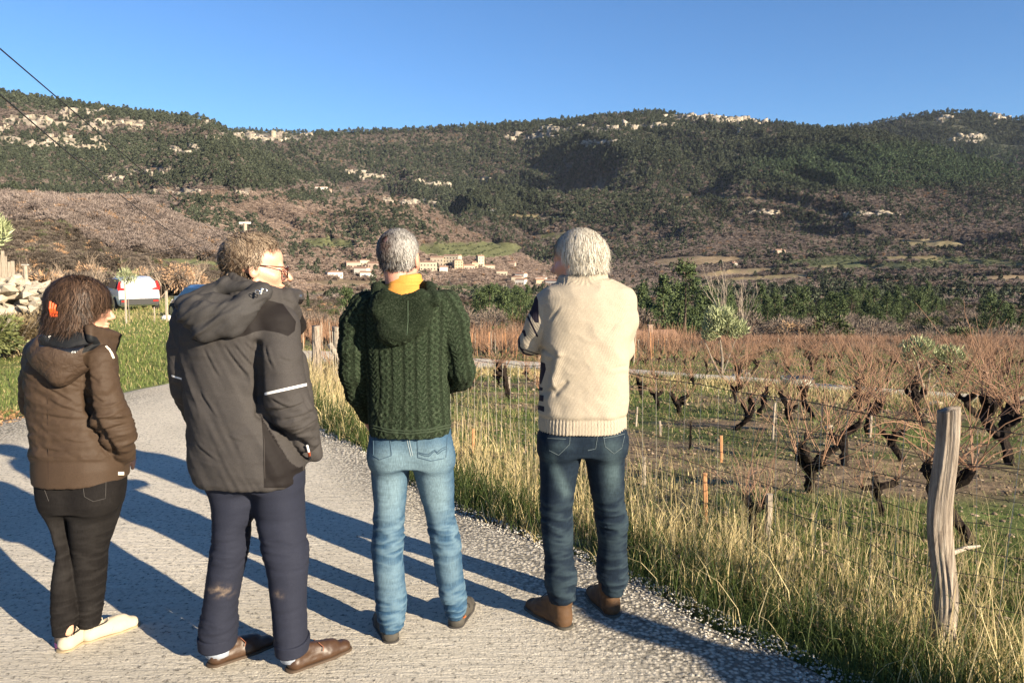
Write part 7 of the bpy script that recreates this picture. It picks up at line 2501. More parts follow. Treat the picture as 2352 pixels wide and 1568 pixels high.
# ------------------------------------------------------------------ trees
def leafy(n, rad, seed, size, shell=.4, thin=.45):
    P = ell_points(n, rad, seed, shell)
    return blades_cloud(n, P, size, thin, seed=seed)

t = NT('olive_leaves'); t.color(t.mix(1.0, t.attr('col', out='Color'), (1, 1, 1), 'MULTIPLY')); t.set(rough=.5, spec=.35); M_leafcol = t.m
M_obark = bark('olive_bark', (.10, .085, .07), (.30, .26, .21), 18)

def olive_tree(x, y, trunk_h, lobes, label, seed, stems, leaf=.075, n=5200):
    z = float(ground_z(np.array([x]), np.array([y]))[0])
    rt = empty('olive_tree', (x, y, z)); tag(rt, label, 'olive tree')
    g = random.Random(seed); m = MB()
    for (tip, r) in stems:
        p0 = Vector((0, 0, -.05)); tip = Vector(tip)
        mid = p0.lerp(tip, .45) + Vector((g.uniform(-.06, .06), 0, -.02))
        m.tube([p0, p0.lerp(mid, .5), mid, mid.lerp(tip, .5) + Vector((0, 0, .03)), tip], [r, r * .85, r * .7, r * .5, r * .25], 7)
    m.obj('trunk', M_obark, rt, True)
    Vs = []; Fs = []; Cs = []; k0 = 0
    gg = np.random.default_rng(seed)
    for c, rad, fr in lobes:
        nn = int(n * fr)
        d = gg.normal(size=(nn, 3)); d /= np.linalg.norm(d, axis=1)[:, None]
        rr = gg.random((nn, 1)) ** .45
        lump = 1 + .30 * vnoise(d[:, 0] * 3 + seed, d[:, 1] * 3, d[:, 2] * 3, seed)[:, None]
        P = d * rr * lump * np.array(rad) + np.array(c)
        # sprigs point up and outward
        dirv = d * .5 + np.array([0, 0, .9]) + gg.normal(size=(nn, 3)) * .35; dirv /= np.linalg.norm(dirv, axis=1)[:, None]
        e = np.cross(dirv, gg.normal(size=(nn, 3))); e /= np.linalg.norm(e, axis=1)[:, None]
        L = leaf * gg.uniform(.5, 1.5, (nn, 1))
        A = P - e * L * .11; B = P + e * L * .11; Cc = P + dirv * L
        Vs.append(np.stack([A, B, Cc], 1).reshape(-1, 3)); Fs.append(np.arange(3 * nn).reshape(-1, 3) + k0); k0 += 3 * nn
        tcol = gg.random(nn); col_ = lerp_cols((.13, .155, .065), (.42, .45, .25), tcol); Cs.append(np.repeat(col_, 3, 0))
    o = mobj('crown', np.vstack(Vs), np.vstack(Fs), M_leafcol, rt, cols=np.vstack(Cs))
    # a few bare twigs
    m = MB()
    for c, rad, fr in lobes:
        for k in range(7):
            b = Vector(c) + Vector((g.uniform(-.5, .5) * rad[0], g.uniform(-.5, .5) * rad[1], -rad[2] * .7)); t_ = Vector(c) + Vector((g.uniform(-1, 1) * rad[0], g.uniform(-1, 1) * rad[1], g.uniform(.2, .9) * rad[2]))
            m.tube([b, b.lerp(t_, .5) + Vector((.03, 0, 0)), t_], [.012, .008, .003], 4)
    m.obj('branches', M_obark, rt)
    return rt
# ------------------------------------------------------------------ trees of the valley
M_fol = mat_leaf('needle_foliage', (1, 1, 1), rough=.7)
M_trk = bark('pine_bark', (.06, .045, .035), (.16, .12, .09), 8)
M_twig = mat_leaf('bare_twigs', (1, 1, 1), rough=.8)

def pine_proto(seed, h=9.0, wide=.30):
    g = np.random.default_rng(seed)
    n = 2300; nb = 60
    bh = np.sort(g.uniform(.22, 1.0, nb)); ba = g.uniform(0, 6.283, nb)
    br = (wide * (1 - (bh - .15) ** 1.2 * .95) * g.uniform(.65, 1.2, nb)).clip(.03)
    k = g.integers(0, nb, n); f = g.random(n) ** .55
    P = np.stack([np.cos(ba[k]) * br[k] * f, np.sin(ba[k]) * br[k] * f, bh[k] + .05 * f + g.normal(size=n) * .018], 1) + g.normal(size=(n, 3)) * .02
    V, F = blades_cloud(n, P * h, (.036 * h), .5, up=.3, seed=seed)
    c = lerp_cols((.030, .050, .020), (.095, .125, .045), g.random(n)); cc = np.repeat(c, 3, 0)
    m = MB(); m.tube([(0, 0, -.3), (.1, 0, h * .5), (0, .05, h * .95)], [.022 * h, .014 * h, .004 * h], 6)
    return m.mesh('trunk', M_trk, True), new_mesh('crown', V, F, M_fol, cols=cc)

def bushy_proto(seed, h=6.0, cols=((.035, .05, .018), (.09, .105, .04)), n=1300, thin=.6, sz=.055, flat=.85):
    g = np.random.default_rng(seed)
    P = ell_points(n, (.42 * h, .42 * h, .40 * h * flat), seed, .5); P[:, 2] += .50 * h
    V, F = blades_cloud(n, P, sz * h, thin, seed=seed)
    c = lerp_cols(cols[0], cols[1], g.random(n))
    m = MB(); m.tube([(0, 0, -.3), (.05, 0, h * .5)], [.022 * h, .012 * h], 6)
    return m.mesh('trunk', M_trk, True), new_mesh('crown', V, F, M_fol, cols=np.repeat(c, 3, 0))

def bare_proto(seed, h=7.0, tall=False, col=((.13, .10, .08), (.30, .24, .19))):
    g = random.Random(seed); tr = MB(); tw = MB()
    def grow(p, d, L, r, lev):
        pts, rad, dd = wob(p, d, L, 3, .16, g, .06, r, r * .55)
        (tr if lev < 1 else tw).tube(pts, rad, 5 if lev < 1 else 3, False)
        if lev >= 3: return
        for q in range(4 if lev < 2 else 5):
            i = g.choice((1, 2, 3, 3)); a = g.uniform(0, 6.283); sp = .75 if not tall else .38
            nd = (dd + Vector((math.cos(a) * sp, math.sin(a) * sp, g.uniform(0, .5)))).normalized()
            grow(pts[i], nd, L * g.uniform(.5, .78), r * .5, lev + 1)
    grow((0, 0, -.2), (g.uniform(-.1, .1), g.uniform(-.1, .1), 1), h * (.36 if not tall else .42), .016 * h, 0)
    gg = np.random.default_rng(seed)
    me = tw.mesh('crown', M_twig)
    nv = len(me.vertices); a = me.color_attributes.new('col', 'FLOAT_COLOR', 'POINT')
    k = gg.random(nv); c = lerp_cols(col[0], col[1], k); a.data.foreach_set('color', np.concatenate([c, np.ones((nv, 1))], 1).astype(np.float32).reshape(-1))
    return tr.mesh('trunk', M_trk, True), me

def put_tree(name, pr, x, y, s, label, cat, group=None, rz=None, zo=0.0):
    z = float(ground_z(np.array([x]), np.array([y]))[0])
    o = empty(name, (x, y, z - .1 + zo), random.uniform(0, 6.28) if rz is None else rz); o.scale = (s, s, s)
    add_obj('trunk', pr[0], o); add_obj('crown', pr[1], o)
    tag(o, label, cat, group)
    return o

def at_seen(px, Y): return (px - 1176) / FOC * Y

def build_belt():
    pines = [pine_proto(400 + i, 9.0, w_) for i, w_ in enumerate((.30, .42, .26, .36))]
    oaks = [bushy_proto(420 + i, 5.5) for i in range(3)]
    russet = [bushy_proto(430, 5.0, ((.16, .10, .06), (.34, .23, .13)), 700, .5)]
    bares = [bushy_proto(440 + i, 6.0, ((.095, .074, .058), (.22, .175, .14)), 1700, .28, .055) for i in range(4)]
    # belt of pines and bare trees under the vineyard; (bearing range, distance range, mix)
    def in_dark(px, Y):
        v = 0
        for cx, cy, rx, ry in ((1550, 175, 115, 52), (1930, 290, 215, 75), (2090, 340, 90, 60), (1180, 270, 100, 85), (2300, 215, 75, 30), (830, 250, 60, 40), (1700, 250, 60, 40)):
            v = max(v, 1 - ((px - cx) / rx) ** 2 - ((Y - cy) / ry) ** 2)
        return v > 0
    npine = noak = nbare = 0
    pts = []
    for k in range(1400):
        px = random.uniform(640, 2420); Y = random.uniform(128, 385)
        if 640 < px < 1080 and Y > 330: continue
        if any(math.hypot((px - q[0]) * Y / FOC, Y - q[1]) < 3.6 + .006 * Y for q in pts): continue
        pts.append((px, Y))
    pts.sort(key=lambda q: q[1])
    for px, Y in pts:
        x = at_seen(px, Y); r = random.random(); sc_ = random.uniform(.75, 1.65)
        row_ = 'in the belt front' if Y < 165 else 'in mid belt' if Y < 250 else 'in the belt back'
        if in_dark(px, Y) and r < .85:
            if npine >= 270: continue
            npine += 1
            put_tree('pine_tree', pines[npine % 4], x, Y, sc_, '%s pine %s, %s' % (size_word(sc_, .85, 1.15), row_, place_words(px)), 'pine tree', 'pines in the belt below the vineyard')
        elif r < .14:
            noak += 1
            put_tree('evergreen_oak', oaks[noak % 3], x, Y, sc_, '%s green oak %s, %s' % (size_word(sc_, .8, 1.05), row_, place_words(px)), 'oak tree', 'evergreen oaks in the belt')
        elif r < .18:
            put_tree('russet_oak', russet[0], x, Y, sc_, '%s russet oak %s, %s' % (size_word(sc_, .75, .95), row_, place_words(px)), 'oak tree', 'russet oaks in the belt')
        else:
            if nbare >= 290: continue
            nbare += 1
            put_tree('bare_tree', bares[nbare % 4], x, Y, sc_, '%s bare tree %s, %s' % (size_word(sc_, .85, 1.1), row_, place_words(px)), 'bare tree', 'bare trees in the belt')
    # undergrowth filling the belt
    n = 9000
    px = rng.uniform(560, 2500, n); Y = rng.uniform(118, 520, n) ; x = (px - 1176) / FOC * Y
    fa = field_at(*seen_at(x, Y, ground_z(x, Y)))
    m = (fa < 0); x, Y = x[m], Y[m]; n = len(x)
    s = rng.uniform(1.6, 3.8, n)
    c = lerp_cols((.075, .058, .042), (.17, .132, .10), rng.random(n)); k = rng.random(n); c[k < .30] = (.045, .058, .026)
    o = scatter('undergrowth', np.stack([x, Y, ground_z(x, Y) - .1], 1), np.stack([s, s, s * .85], 1), c, BARES + OAKS[:2])
    tag(o, 'brown undergrowth and brambles filling the belt below the vineyard', 'undergrowth')
    # single trees one can point at
    tall = bare_proto(470, 13.5, True, ((.22, .18, .14), (.40, .34, .27)))
    for px, Y, s, lb in ((1668, 125, 1.05, 'tall slender pale birch rising behind the left olive tree'), (1700, 128, .9, 'shorter slender bare birch right of the tall one')):
        put_tree('bare_birch', tall, at_seen(px, Y), Y, s, lb, 'birch tree')
    m = bushy_proto(480, 7, ((.02, .032, .014), (.05, .065, .028)), 500)
    cyp = MB(); 
    P = np.stack([rng.normal(size=700) * .5, rng.normal(size=700) * .5, rng.uniform(.3, 9.5, 700)], 1); P[:, :2] *= (1.05 - P[:, 2:] / 10)
    V, F = blades_cloud(700, P, .7, .6, up=1.0, seed=9)
    cyc = new_mesh('crown', V, F, M_fol, cols=np.repeat(lerp_cols((.018, .030, .014), (.045, .06, .025), rng.random(700)), 3, 0))
    put_tree('cypress_tree', (m[0], cyc), at_seen(707, 395), 395, 1.0, 'single narrow dark cypress in the field behind the man in glasses', 'cypress tree')
    # brown scrub and russet oaks at the foot of the left hill
    for k, (px, Y, s) in enumerate([(150, 95, 1.1), (208, 88, 1.0), (240, 90, .8), (330, 75, .7), (415, 70, .8), (450, 72, .7), (60, 90, 1.0), (380, 85, .8)]):
        put_tree('russet_oak', bushy_proto(490 + k, 4.6, ((.24, .15, .09), (.44, .29, .18)), 800, .45, .06), at_seen(px, Y), Y, s, ['leftmost russet oak above the parked cars', 'tall russet oak above the woman', 'small russet oak right of the tall one', 'low russet oak beside the dark pine', 'russet oak behind the dark blue car', 'russet oak nearest the man in the jacket', 'russet oak above the stone wall', 'pale russet oak half way up the slope'][k], 'oak tree')
    put_tree('pine_tree', pine_proto(499, 5.0, .40), at_seen(299, 130), 130, .70, 'lone dark green pine on the brown slope above the white car', 'pine tree')
    bl = [bare_proto(500 + i, 4.6, False, ((.20, .15, .11), (.40, .31, .23))) for i in range(3)]
    for k in range(64):
        px = random.uniform(-40, 560); Y = random.uniform(52, 110); bs_ = random.uniform(.5, 1.0)
        put_tree('bare_tree', bl[k % 3], at_seen(px, Y), Y, bs_, '%s leafless tree %s, %s' % (size_word(bs_, .65, .85), 'close behind the cars' if Y < 75 else 'up the brown slope', 'left of the white car' if px < 240 else 'above the white car' if px < 365 else 'above the dark blue car' if px < 470 else 'left of the man in glasses'), 'bare tree', 'bare trees behind the parked cars')

# ------------------------------------------------------------------ houses
M_tile = simple('roof_tiles', (.31, .185, .125), .85, .25, .8)
M_win = simple('window_dark', (.02, .022, .025), .3)
WALLS = [simple('render_cream', (.44, .385, .29), .9, .08, .5), simple('render_white', (.54, .51, .45), .9, .06, .5), simple('render_ochre', (.42, .33, .22), .9, .08, .5), simple('render_rose', (.40, .31, .245), .9, .08, .5), simple('old_stone', (.36, .30, .23), .95, .2, 1.0)]

def house(px, yb, Y, w, h, d, wall, label, rz=0.0, hip=False, roof=1.4, storeys=2, name='house'):
    x = at_seen(px, Y)
    z = float(ground_z(np.array([x]), np.array([Y]))[0])
    zb = pix(px, yb, Y)[2]
    rt = empty(name, (x, Y, z + .3), rz); tag(rt, label, 'house')
    H = h
    m = MB(); m.box((0, 0, H / 2 - 1.0), (w, d, H + 2.0)); m.obj('wall', WALLS[wall], rt)
    r = MB(); o = .35
    a = w / 2 + o; b = d / 2 + o
    if hip: V = [(-a, -b, H), (a, -b, H), (a, b, H), (-a, b, H), (-a * .4, 0, H + roof), (a * .4, 0, H + roof)]; F = [(0, 1, 5, 4), (1, 2, 5), (2, 3, 4, 5), (3, 0, 4), (3, 2, 1, 0)]
    else: V = [(-a, -b, H), (a, -b, H), (a, b, H), (-a, b, H), (-a, 0, H + roof), (a, 0, H + roof)]; F = [(0, 1, 5, 4), (2, 3, 4, 5), (3, 0, 4), (1, 2, 5), (3, 2, 1, 0)]
    r.add(V, F); ro = r.obj('roof', M_tile, rt)
    c = MB(); c.box((w * .25, d * .1, H + roof + .2), (.6, .6, 1.2)); c.obj('chimney', WALLS[wall], ro)
    nw = max(2, int(w / 3.0))
    wm = MB(); wm.box((0, 0, 0), (1.0, .16, 1.35)); wme = wm.mesh('window', M_win)
    for s_ in range(storeys):
        for k in range(nw):
            o_ = add_obj('window', wme, rt); o_.location = (-w / 2 + (k + .5) * w / nw, -d / 2, 1.5 + s_ * (H - .6) / storeys)
    dm = MB(); dm.box((w * .06, -d / 2, 1.05), (1.1, .20, 2.1)); dm.obj('door', simple('door_brown', (.12, .07, .04), .7), rt)
    return rt

def build_village():
    S = [  # px, y of the foot, distance, width, height, depth, wall, label
        (985, 622, 690, 16, 8, 9, 0, 'pale yellow village house cut by the ear of the man in green', 2),
        (1005, 612, 715, 13, 8.5, 9, 4, 'stone church-like house above the pale yellow one', 2),
        (1040, 612, 700, 17, 10.5, 10, 0, 'large cream block with a wide low roof in the village centre', 3),
        (1052, 620, 690, 9, 9, 8, 2, 'tall ochre wing in front of the large cream block', 3),
        (1019, 628, 670, 8, 6, 7, 1, 'small white house with round shadow below the village centre', 1),
        (1103, 612, 700, 7.5, 11, 8, 0, 'square tower house with a red roof right of the village centre', 3),
        (1090, 617, 695, 7, 6, 7, 2, 'low ochre annex left of the tower house', 1),
        (1122, 620, 690, 13, 4.5, 8, 0, 'long low cream house right under the tower house', 1),
        (1076, 620, 686, 12, 4, 7, 3, 'low rose house left below the tower house', 1),
        (1188, 600, 740, 10, 5, 8, 0, 'cream house up the slope right of the tower house', 1),
        (1176, 612, 700, 9, 4.5, 8, 3, 'rose tiled house between the tower house and white villas', 1),
        (1197, 612, 705, 9, 5, 8, 1, 'small white villa with tiled roof right of the rose one', 1),
        (1243, 604, 730, 10, 6, 8, 1, 'bright white villa standing highest on the right of the village', 2),
        (1238, 614, 705, 9, 5, 8, 2, 'peach villa just below the bright white villa', 1),
        (1270, 613, 700, 12, 4.5, 8, 1, 'long white bungalow at the right end of the village', 1),
        (1153, 634, 640, 11, 4.5, 8, 0, 'cream farmhouse alone below the village', 1),
        (1197, 640, 620, 10, 4.5, 8, 1, 'white gabled farmhouse right of the cream one', 1),
        (812, 617, 720, 12, 5, 8, 3, 'peach house left of the green hoodie, in the scattered hamlet', 1),
        (838, 611, 735, 10, 5, 8, 0, 'upper cream house of the scattered hamlet', 1),
        (833, 632, 660, 11, 5.5, 8, 1, 'ochre fronted barn of the scattered hamlet', 1),
        (862, 616, 725, 11, 4.5, 8, 3, 'rose house at the right of the scattered hamlet', 1),
        (769, 638, 640, 12, 4, 8, 1, 'long white farm at the left end of the hamlet', 1),
        (845, 640, 635, 11, 4.5, 8, 1, 'bright white house nearest the green shoulder', 1),
        (905, 600, 745, 9, 5, 8, 0, 'small cream house hidden behind the hair of the man in green', 1),
    ]
    def on_slope(px, y):
        # march along the bearing for the ground seen at that height
        u = (px - 1176) / FOC
        Ys = np.linspace(420, 3300, 1500); xs = u * Ys; z = ground_z(xs, Ys)
        yy = y_of((z - CAMZ) / Ys)
        run = np.minimum.accumulate(yy)
        i = int(np.argmax(run <= y)) if (run <= y).any() else len(Ys) - 1
        return Ys[i]
    for k, (px, yb, Y, w, h, d, wl, lb, st) in enumerate(S):
        Y2 = on_slope(px, yb)
        Y = Y2 if 500 < Y2 < 1000 else Y
        house(px, yb, Y, w, h, d, wl, lb, random.uniform(-.5, .5), k % 3 == 0, 1.3, st)
    # lone houses on the slopes and in the valley
    for px, y, w, h, wl, lb in ((745, 440, 20, 7, 1, 'white farmhouse alone high on the brown spur behind'), (760, 443, 12, 5, 3, 'tiled outbuilding beside the white farmhouse on the spur'), (1133, 489, 11, 6, 1, 'white house in front of the small pine plantation'), (1786, 585, 12, 5, 3, 'red roofed farmhouse among the olive groves on the right'), (1726, 689, 7, 3.2, 1, 'small white cabin above the pine belt'), (1683, 611, 5, 3, 1, 'tiny white hut left of the tan field'), (2359, 575, 9, 4, 4, 'grey stone barn at the foot of the right slope'), (1578, 636, 8, 3, 2, 'low tiled shed beside the white hair')):
        Y = on_slope(px, y)
        x = at_seen(px, Y); zz = float(ground_z(np.array([x]), np.array([Y]))[0])
        house(px, 590 - FOC * (zz - CAMZ) / Y, Y, w, h, 8, wl, lb, random.uniform(-.2, .2), False, 1.3, 1)
    # the red roof just below the vineyard
    x = at_seen(1478, 118); zt = pix(1478, 757, 118)[2]
    rt = empty('house', (x, 120, zt - 5.4), R(8)); tag(rt, 'house with a long red tiled roof showing just over the vineyard edge', 'house')
    m = MB(); m.box((0, 0, 1.6), (10, 8, 5.0)); m.obj('wall', WALLS[2], rt)
    r = MB(); r.add([(-5.5, -4.6, 3.6), (5.5, -4.6, 3.6), (5.5, 4.6, 3.6), (-5.5, 4.6, 3.6), (-5.5, 0, 5.2), (5.5, 0, 5.2)], [(0, 1, 5, 4), (2, 3, 4, 5), (3, 0, 4), (1, 2, 5), (3, 2, 1, 0)]); ro = r.obj('roof', M_tile, rt)
    c = MB(); c.box((1.2, -1, 5.1), (.6, .6, 1.6)); c.box((1.2, -1, 6.0), (.8, .8, .12)); c.obj('chimney', WALLS[3], ro)
    # poles of the valley power line
    for k, (px, yb, Y) in enumerate(((1098, 655, 520), (1163, 649, 520), (1157, 655, 500), (1292, 640, 560), (1361, 646, 560))):
        x = at_seen(px, Y); z = float(ground_z(np.array([x]), np.array([Y]))[0])
        m = MB(); m.tube([(0, 0, -.5), (0, 0, 9)], [.22, .14], 6); m.box((0, 0, 8.6), (1.6, .12, .12)); o = add_obj('utility_pole', m.mesh('utility_pole', M_pale)); o.location = (x, Y, z)
        tag(o, 'pale utility pole in the valley below the village', 'pole', 'utility poles in the valley')
# ------------------------------------------------------------------ parked cars
def car_paint(name, c, rough=.25):
    t = NT(name); t.color(c); t.set(rough=rough, spec=.5, coat=.6); return t.m
M_glass = simple('car_glass', (.012, .016, .02), .08, .05); M_rub = simple('tyre_rubber', (.02, .02, .02), .8); M_rim = simple('rim', (.35, .35, .36), .3, metal=.8)
M_red = simple('lamp_red', (.35, .015, .012), .2); M_blk = simple('trim_black', (.015, .015, .016), .5); M_plate = simple('number_plate', (.75, .74, .68), .5, .05)

def make_car(x, y, rz, paint, label, L=4.4, W=1.82, H=1.62):
    z = float(ground_z(np.array([x]), np.array([y]))[0]) + .02
    rt = empty('parked_car', (x, y, z), rz); tag(rt, label, 'car')
    # sections along the length (rear at -y of the car, towards the camera)
    secs = [  # pos, half width bottom, half width belt, half width roof, z bottom, z belt, z roof
        (-.500, .86, .90, .60, .42, .95, 1.00), (-.485, .90, .95, .72, .30, .98, 1.18), (-.455, .93, .97, .74, .26, 1.0, 1.50), (-.36, .95, .98, .76, .24, 1.0, 1.60), (-.15, .95, .98, .78, .22, 1.0, 1.62), (.05, .95, .98, .77, .22, .99, 1.60),
        (.17, .95, .98, .73, .22, .98, 1.42), (.27, .94, .96, .80, .22, .97, 1.06), (.38, .92, .93, .80, .24, .88, .96), (.47, .86, .86, .70, .28, .72, .80), (.50, .74, .74, .6, .36, .60, .68)]
    V = []; F = []; hw = W / 2; n = len(secs); prof = 12
    for (p, b, e, r, zb, zm, zr) in secs:
        k = H / 1.62; ring = []
        half = [(b * .9, zb), (b, zb + .12), (e, (zb + zm) / 2), (e * .985, zm), (r + (e - r) * .25, zm + (zr - zm) * .72), (r * .86, zr - .015)]
        for q in half: ring.append((-q[0] * hw, p * L, q[1] * k))
        for q in half[::-1]: ring.append((q[0] * hw, p * L, q[1] * k))
        V += ring
    for i in range(n - 1):
        for k in range(prof): F.append((i * prof + k, (i + 1) * prof + k, (i + 1) * prof + (k + 1) % prof, i * prof + (k + 1) % prof))
    F.append(tuple(range(prof))); F.append(tuple((n - 1) * prof + k for k in range(prof - 1, -1, -1)))
    me = new_mesh('body', V, F, paint, smooth=False); bo = add_obj('body', me, rt)
    bv = bo.modifiers.new('round', 'BEVEL'); bv.width = .05; bv.segments = 3; bv.limit_method = 'ANGLE'; bv.angle_limit = R(20)
    bo.data.polygons.foreach_set('use_smooth', np.ones(len(bo.data.polygons), bool))
    k = H / 1.62
    yb = -.5 * L
    m = MB(); m.add([(-.66, yb + .04, 1.06 * k), (.66, yb + .04, 1.06 * k), (.58, yb + .19, 1.46 * k), (-.58, yb + .19, 1.46 * k), (-.66, yb + .10, 1.06 * k), (.66, yb + .10, 1.06 * k), (.58, yb + .25, 1.46 * k), (-.58, yb + .25, 1.46 * k)], [(0, 1, 2, 3), (7, 6, 5, 4), (0, 4, 5, 1), (2, 6, 7, 3), (1, 5, 6, 2), (3, 7, 4, 0)]); m.obj('rear_window', M_glass, rt)
    for s in (-1, 1):
        m = MB()
        m.add([(s * .915, yb + .45, 1.05 * k), (s * .915, yb + 2.75, 1.05 * k), (s * .775, yb + 2.30, 1.46 * k), (s * .775, yb + .60, 1.48 * k), (s * .88, yb + .45, 1.05 * k), (s * .88, yb + 2.75, 1.05 * k), (s * .72, yb + 2.30, 1.46 * k), (s * .72, yb + .60, 1.48 * k)], [(0, 1, 2, 3), (7, 6, 5, 4), (0, 4, 5, 1), (1, 5, 6, 2), (2, 6, 7, 3), (3, 7, 4, 0)])
        m.obj('side_window', M_glass, rt)
        m = MB(); m.add([(s * .55, yb - .01, .98 * k), (s * .86, yb + .02, .98 * k), (s * .90, yb + .06, 1.10 * k), (s * .80, yb + .10, 1.40 * k), (s * .73, yb + .08, 1.40 * k), (s * .76, yb + .02, 1.12 * k), (s * .55, yb + .0, 1.08 * k)] + [(s * .55, yb + .12, .98 * k), (s * .86, yb + .15, .98 * k), (s * .86, yb + .2, 1.10 * k), (s * .77, yb + .22, 1.40 * k), (s * .70, yb + .2, 1.40 * k), (s * .73, yb + .15, 1.12 * k), (s * .55, yb + .12, 1.08 * k)], [(0, 1, 2, 3, 4, 5, 6), (13, 12, 11, 10, 9, 8, 7)] + [(i, (i + 1) % 7, 7 + (i + 1) % 7, 7 + i) for i in range(7)])
        m.obj('tail_light', M_red, rt)
        for yy in (yb + .82, yb + 3.42):
            m = MB(); m.tube([(s * .70, yy, .34), (s * .93, yy, .34)], .34, 20); wh = m.obj('wheel', M_rub, rt)
            m = MB(); m.tube([(s * .92, yy, .34), (s * .94, yy, .34)], .21, 14); m.obj('rim', M_rim, wh)
        m = MB(); m.box((s * 1.0, yb + 2.6, 1.02 * k), (.2, .12, .14)); m.obj('mirror', paint, rt)
    m = MB(); m.box((0, yb - .02, .48 * k), (1.6, .14, .26)); m.obj('bumper', M_blk, rt)
    m = MB(); m.box((0, yb - .025, .80 * k), (.52, .03, .12)); m.obj('number_plate', M_plate, rt)
    for s in (-1, 1):
        m = MB(); m.box((s * .66, yb - .05, .50 * k), (.22, .1, .07)); m.obj('reflector', M_red, rt)
    return rt

def build_cars():
    Y = 35.0
    make_car(at_seen(300, Y + 2), Y + 2.0, R(36), car_paint('white_paint', (.72, .73, .75)), 'white hatchback parked with its back to the road on the grass bank')
    Y = 27.5
    make_car(at_seen(478, Y + 2), Y + 2.0, R(42), car_paint('dark_blue_paint', (.035, .055, .085)), 'dark blue car half hidden behind the man in the jacket', 4.2, 1.8, 1.45)
    # white bag by the blue car
    g = pix(384, 742, 26.5)
    s = SDF(np.arange(-.3, .3, .03), np.arange(-.25, .25, .03), np.arange(-.1, .35, .03)); s.ell((0, 0, .08), (.2, .13, .12)); s.ell((.1, 0, .05), (.12, .1, .08))
    o = cloth_obj('white_bag', s, simple('bag_white', (.75, .74, .7), .7), None); o.location = (g[0], 26.5, float(ground_z(np.array([g[0]]), np.array([26.5]))[0]))
    tag(o, 'crumpled white bag in the grass beside the dark blue car', 'bag')

# ------------------------------------------------------------------ poles, cables
def cable(name, a, b, sag, r, mat, label, n=40):
    a = Vector(a); b = Vector(b)
    m = MB(); m.tube([a.lerp(b, i / n) - Vector((0, 0, sag * 4 * (i / n) * (1 - i / n))) for i in range(n + 1)], r, 5, False)
    o = m.obj(name, mat); tag(o, label, 'cable'); return o

def build_lines():
    # pole behind the man in glasses
    Y = 46.0; x = at_seen(569, Y); z = float(ground_z(np.array([x]), np.array([Y]))[0]); top = pix(569, 512, Y)[2]
    rt = empty('utility_pole', (x, Y, z)); tag(rt, 'concrete utility pole whose white crossbar shows above curly hair', 'pole')
    m = MB(); m.tube([(0, 0, -.5), (0, 0, top - z)], [.16, .11], 8); m.obj('shaft', M_pale, rt)
    m = MB(); m.box((0, 0, top - z), (.66, .10, .10)); m.obj('crossbar', simple('white_insulator', (.75, .75, .72), .4), rt)
    Mk = simple('cable_black', (.02, .02, .022), .6)
    P = Vector(pix(520, 577, Y))
    cable('overhead_cable', pix(-260, -110, 12), pix(540, 574, 60), .0, .016, Mk, 'upper overhead cable running down from the top left corner')
    cable('overhead_cable', pix(-180, 60, 9), pix(500, 579, Y), .55, .012, Mk, 'thick overhead cable crossing the left hillside')
    cable('overhead_cable', pix(240, 641, 40), pix(522, 573, Y), .35, .018, Mk, 'lower cable rising from above the cars to the pole')
    cable('overhead_cable', pix(290, 590, 60), pix(560, 522, Y), .25, .016, Mk, 'thin faint cable reaching the pole from the left')
    # small post with a flat cap on the rubble bank
    Y = 17.0; x = at_seen(63, Y); zt = pix(62, 606, Y)[2]; zb = pix(66, 646, Y)[2]
    rt = empty('marker_post', (x, Y, zb - .3)); tag(rt, 'small grey post with a flat pale cap above the stone bank', 'post')
    m = MB(); m.tube([(0, 0, 0), (0, 0, zt - zb + .26)], [.045, .04], 8); m.obj('shaft', M_pale, rt)
    m = MB(); m.box((0, 0, zt - zb + .28), (.13, .08, .025)); m.obj('cap', simple('cap_grey', (.38, .36, .32), .7), rt)
    # stakes by the cars
    for px, yb, yt, Y, w, lb in ((287, 740, 650, 24, .030, 'pale sapling stake standing in front of the white car'), (381, 720, 668, 26, .045, 'grey stake between the two parked cars'), (352, 738, 705, 25, .02, 'thin cane right of the white car')):
        x = at_seen(px, Y); z = float(ground_z(np.array([x]), np.array([Y]))[0]); zt = pix(px, yt, Y)[2]
        stake(x, Y, zt - z, w, M_pale, lb, (.02, 0))
    olive_tree(at_seen(295, 25.5), 25.5, 1, [((0, 0, 1.45), (.33, .33, .30), 1.0)], 'young olive sapling with pale leaves behind the white car stake', 610, [((0, 0, 1.4), .02)], .09, 700)

# ------------------------------------------------------------------ rubble bank, palisade and bushes at far left
def rock_mesh(seed, s=(1, 1, 1)):
    g = random.Random(seed); bm_v = []
    V = []; F = []
    # deformed icosahedron
    t_ = (1 + 5 ** .5) / 2
    vs = [(-1, t_, 0), (1, t_, 0), (-1, -t_, 0), (1, -t_, 0), (0, -1, t_), (0, 1, t_), (0, -1, -t_), (0, 1, -t_), (t_, 0, -1), (t_, 0, 1), (-t_, 0, -1), (-t_, 0, 1)]
    fs = [(0, 11, 5), (0, 5, 1), (0, 1, 7), (0, 7, 10), (0, 10, 11), (1, 5, 9), (5, 11, 4), (11, 10, 2), (10, 7, 6), (7, 1, 8), (3, 9, 4), (3, 4, 2), (3, 2, 6), (3, 6, 8), (3, 8, 9), (4, 9, 5), (2, 4, 11), (6, 2, 10), (8, 6, 7), (9, 8, 1)]
    V = [tuple(c / 1.9 * g.uniform(.75, 1.15) * s[i] for i, c in enumerate(v)) for v in vs]
    return new_mesh('stone', V, fs, M_stone)
t = NT('pale_limestone_rubble'); t.color(t.mix(t.noise(5, 5, .7), (.34, .28, .20), (.60, .53, .42))); t.set(rough=.95); t.bump(t.noise(20, 4), .8, .02); M_stone = t.m

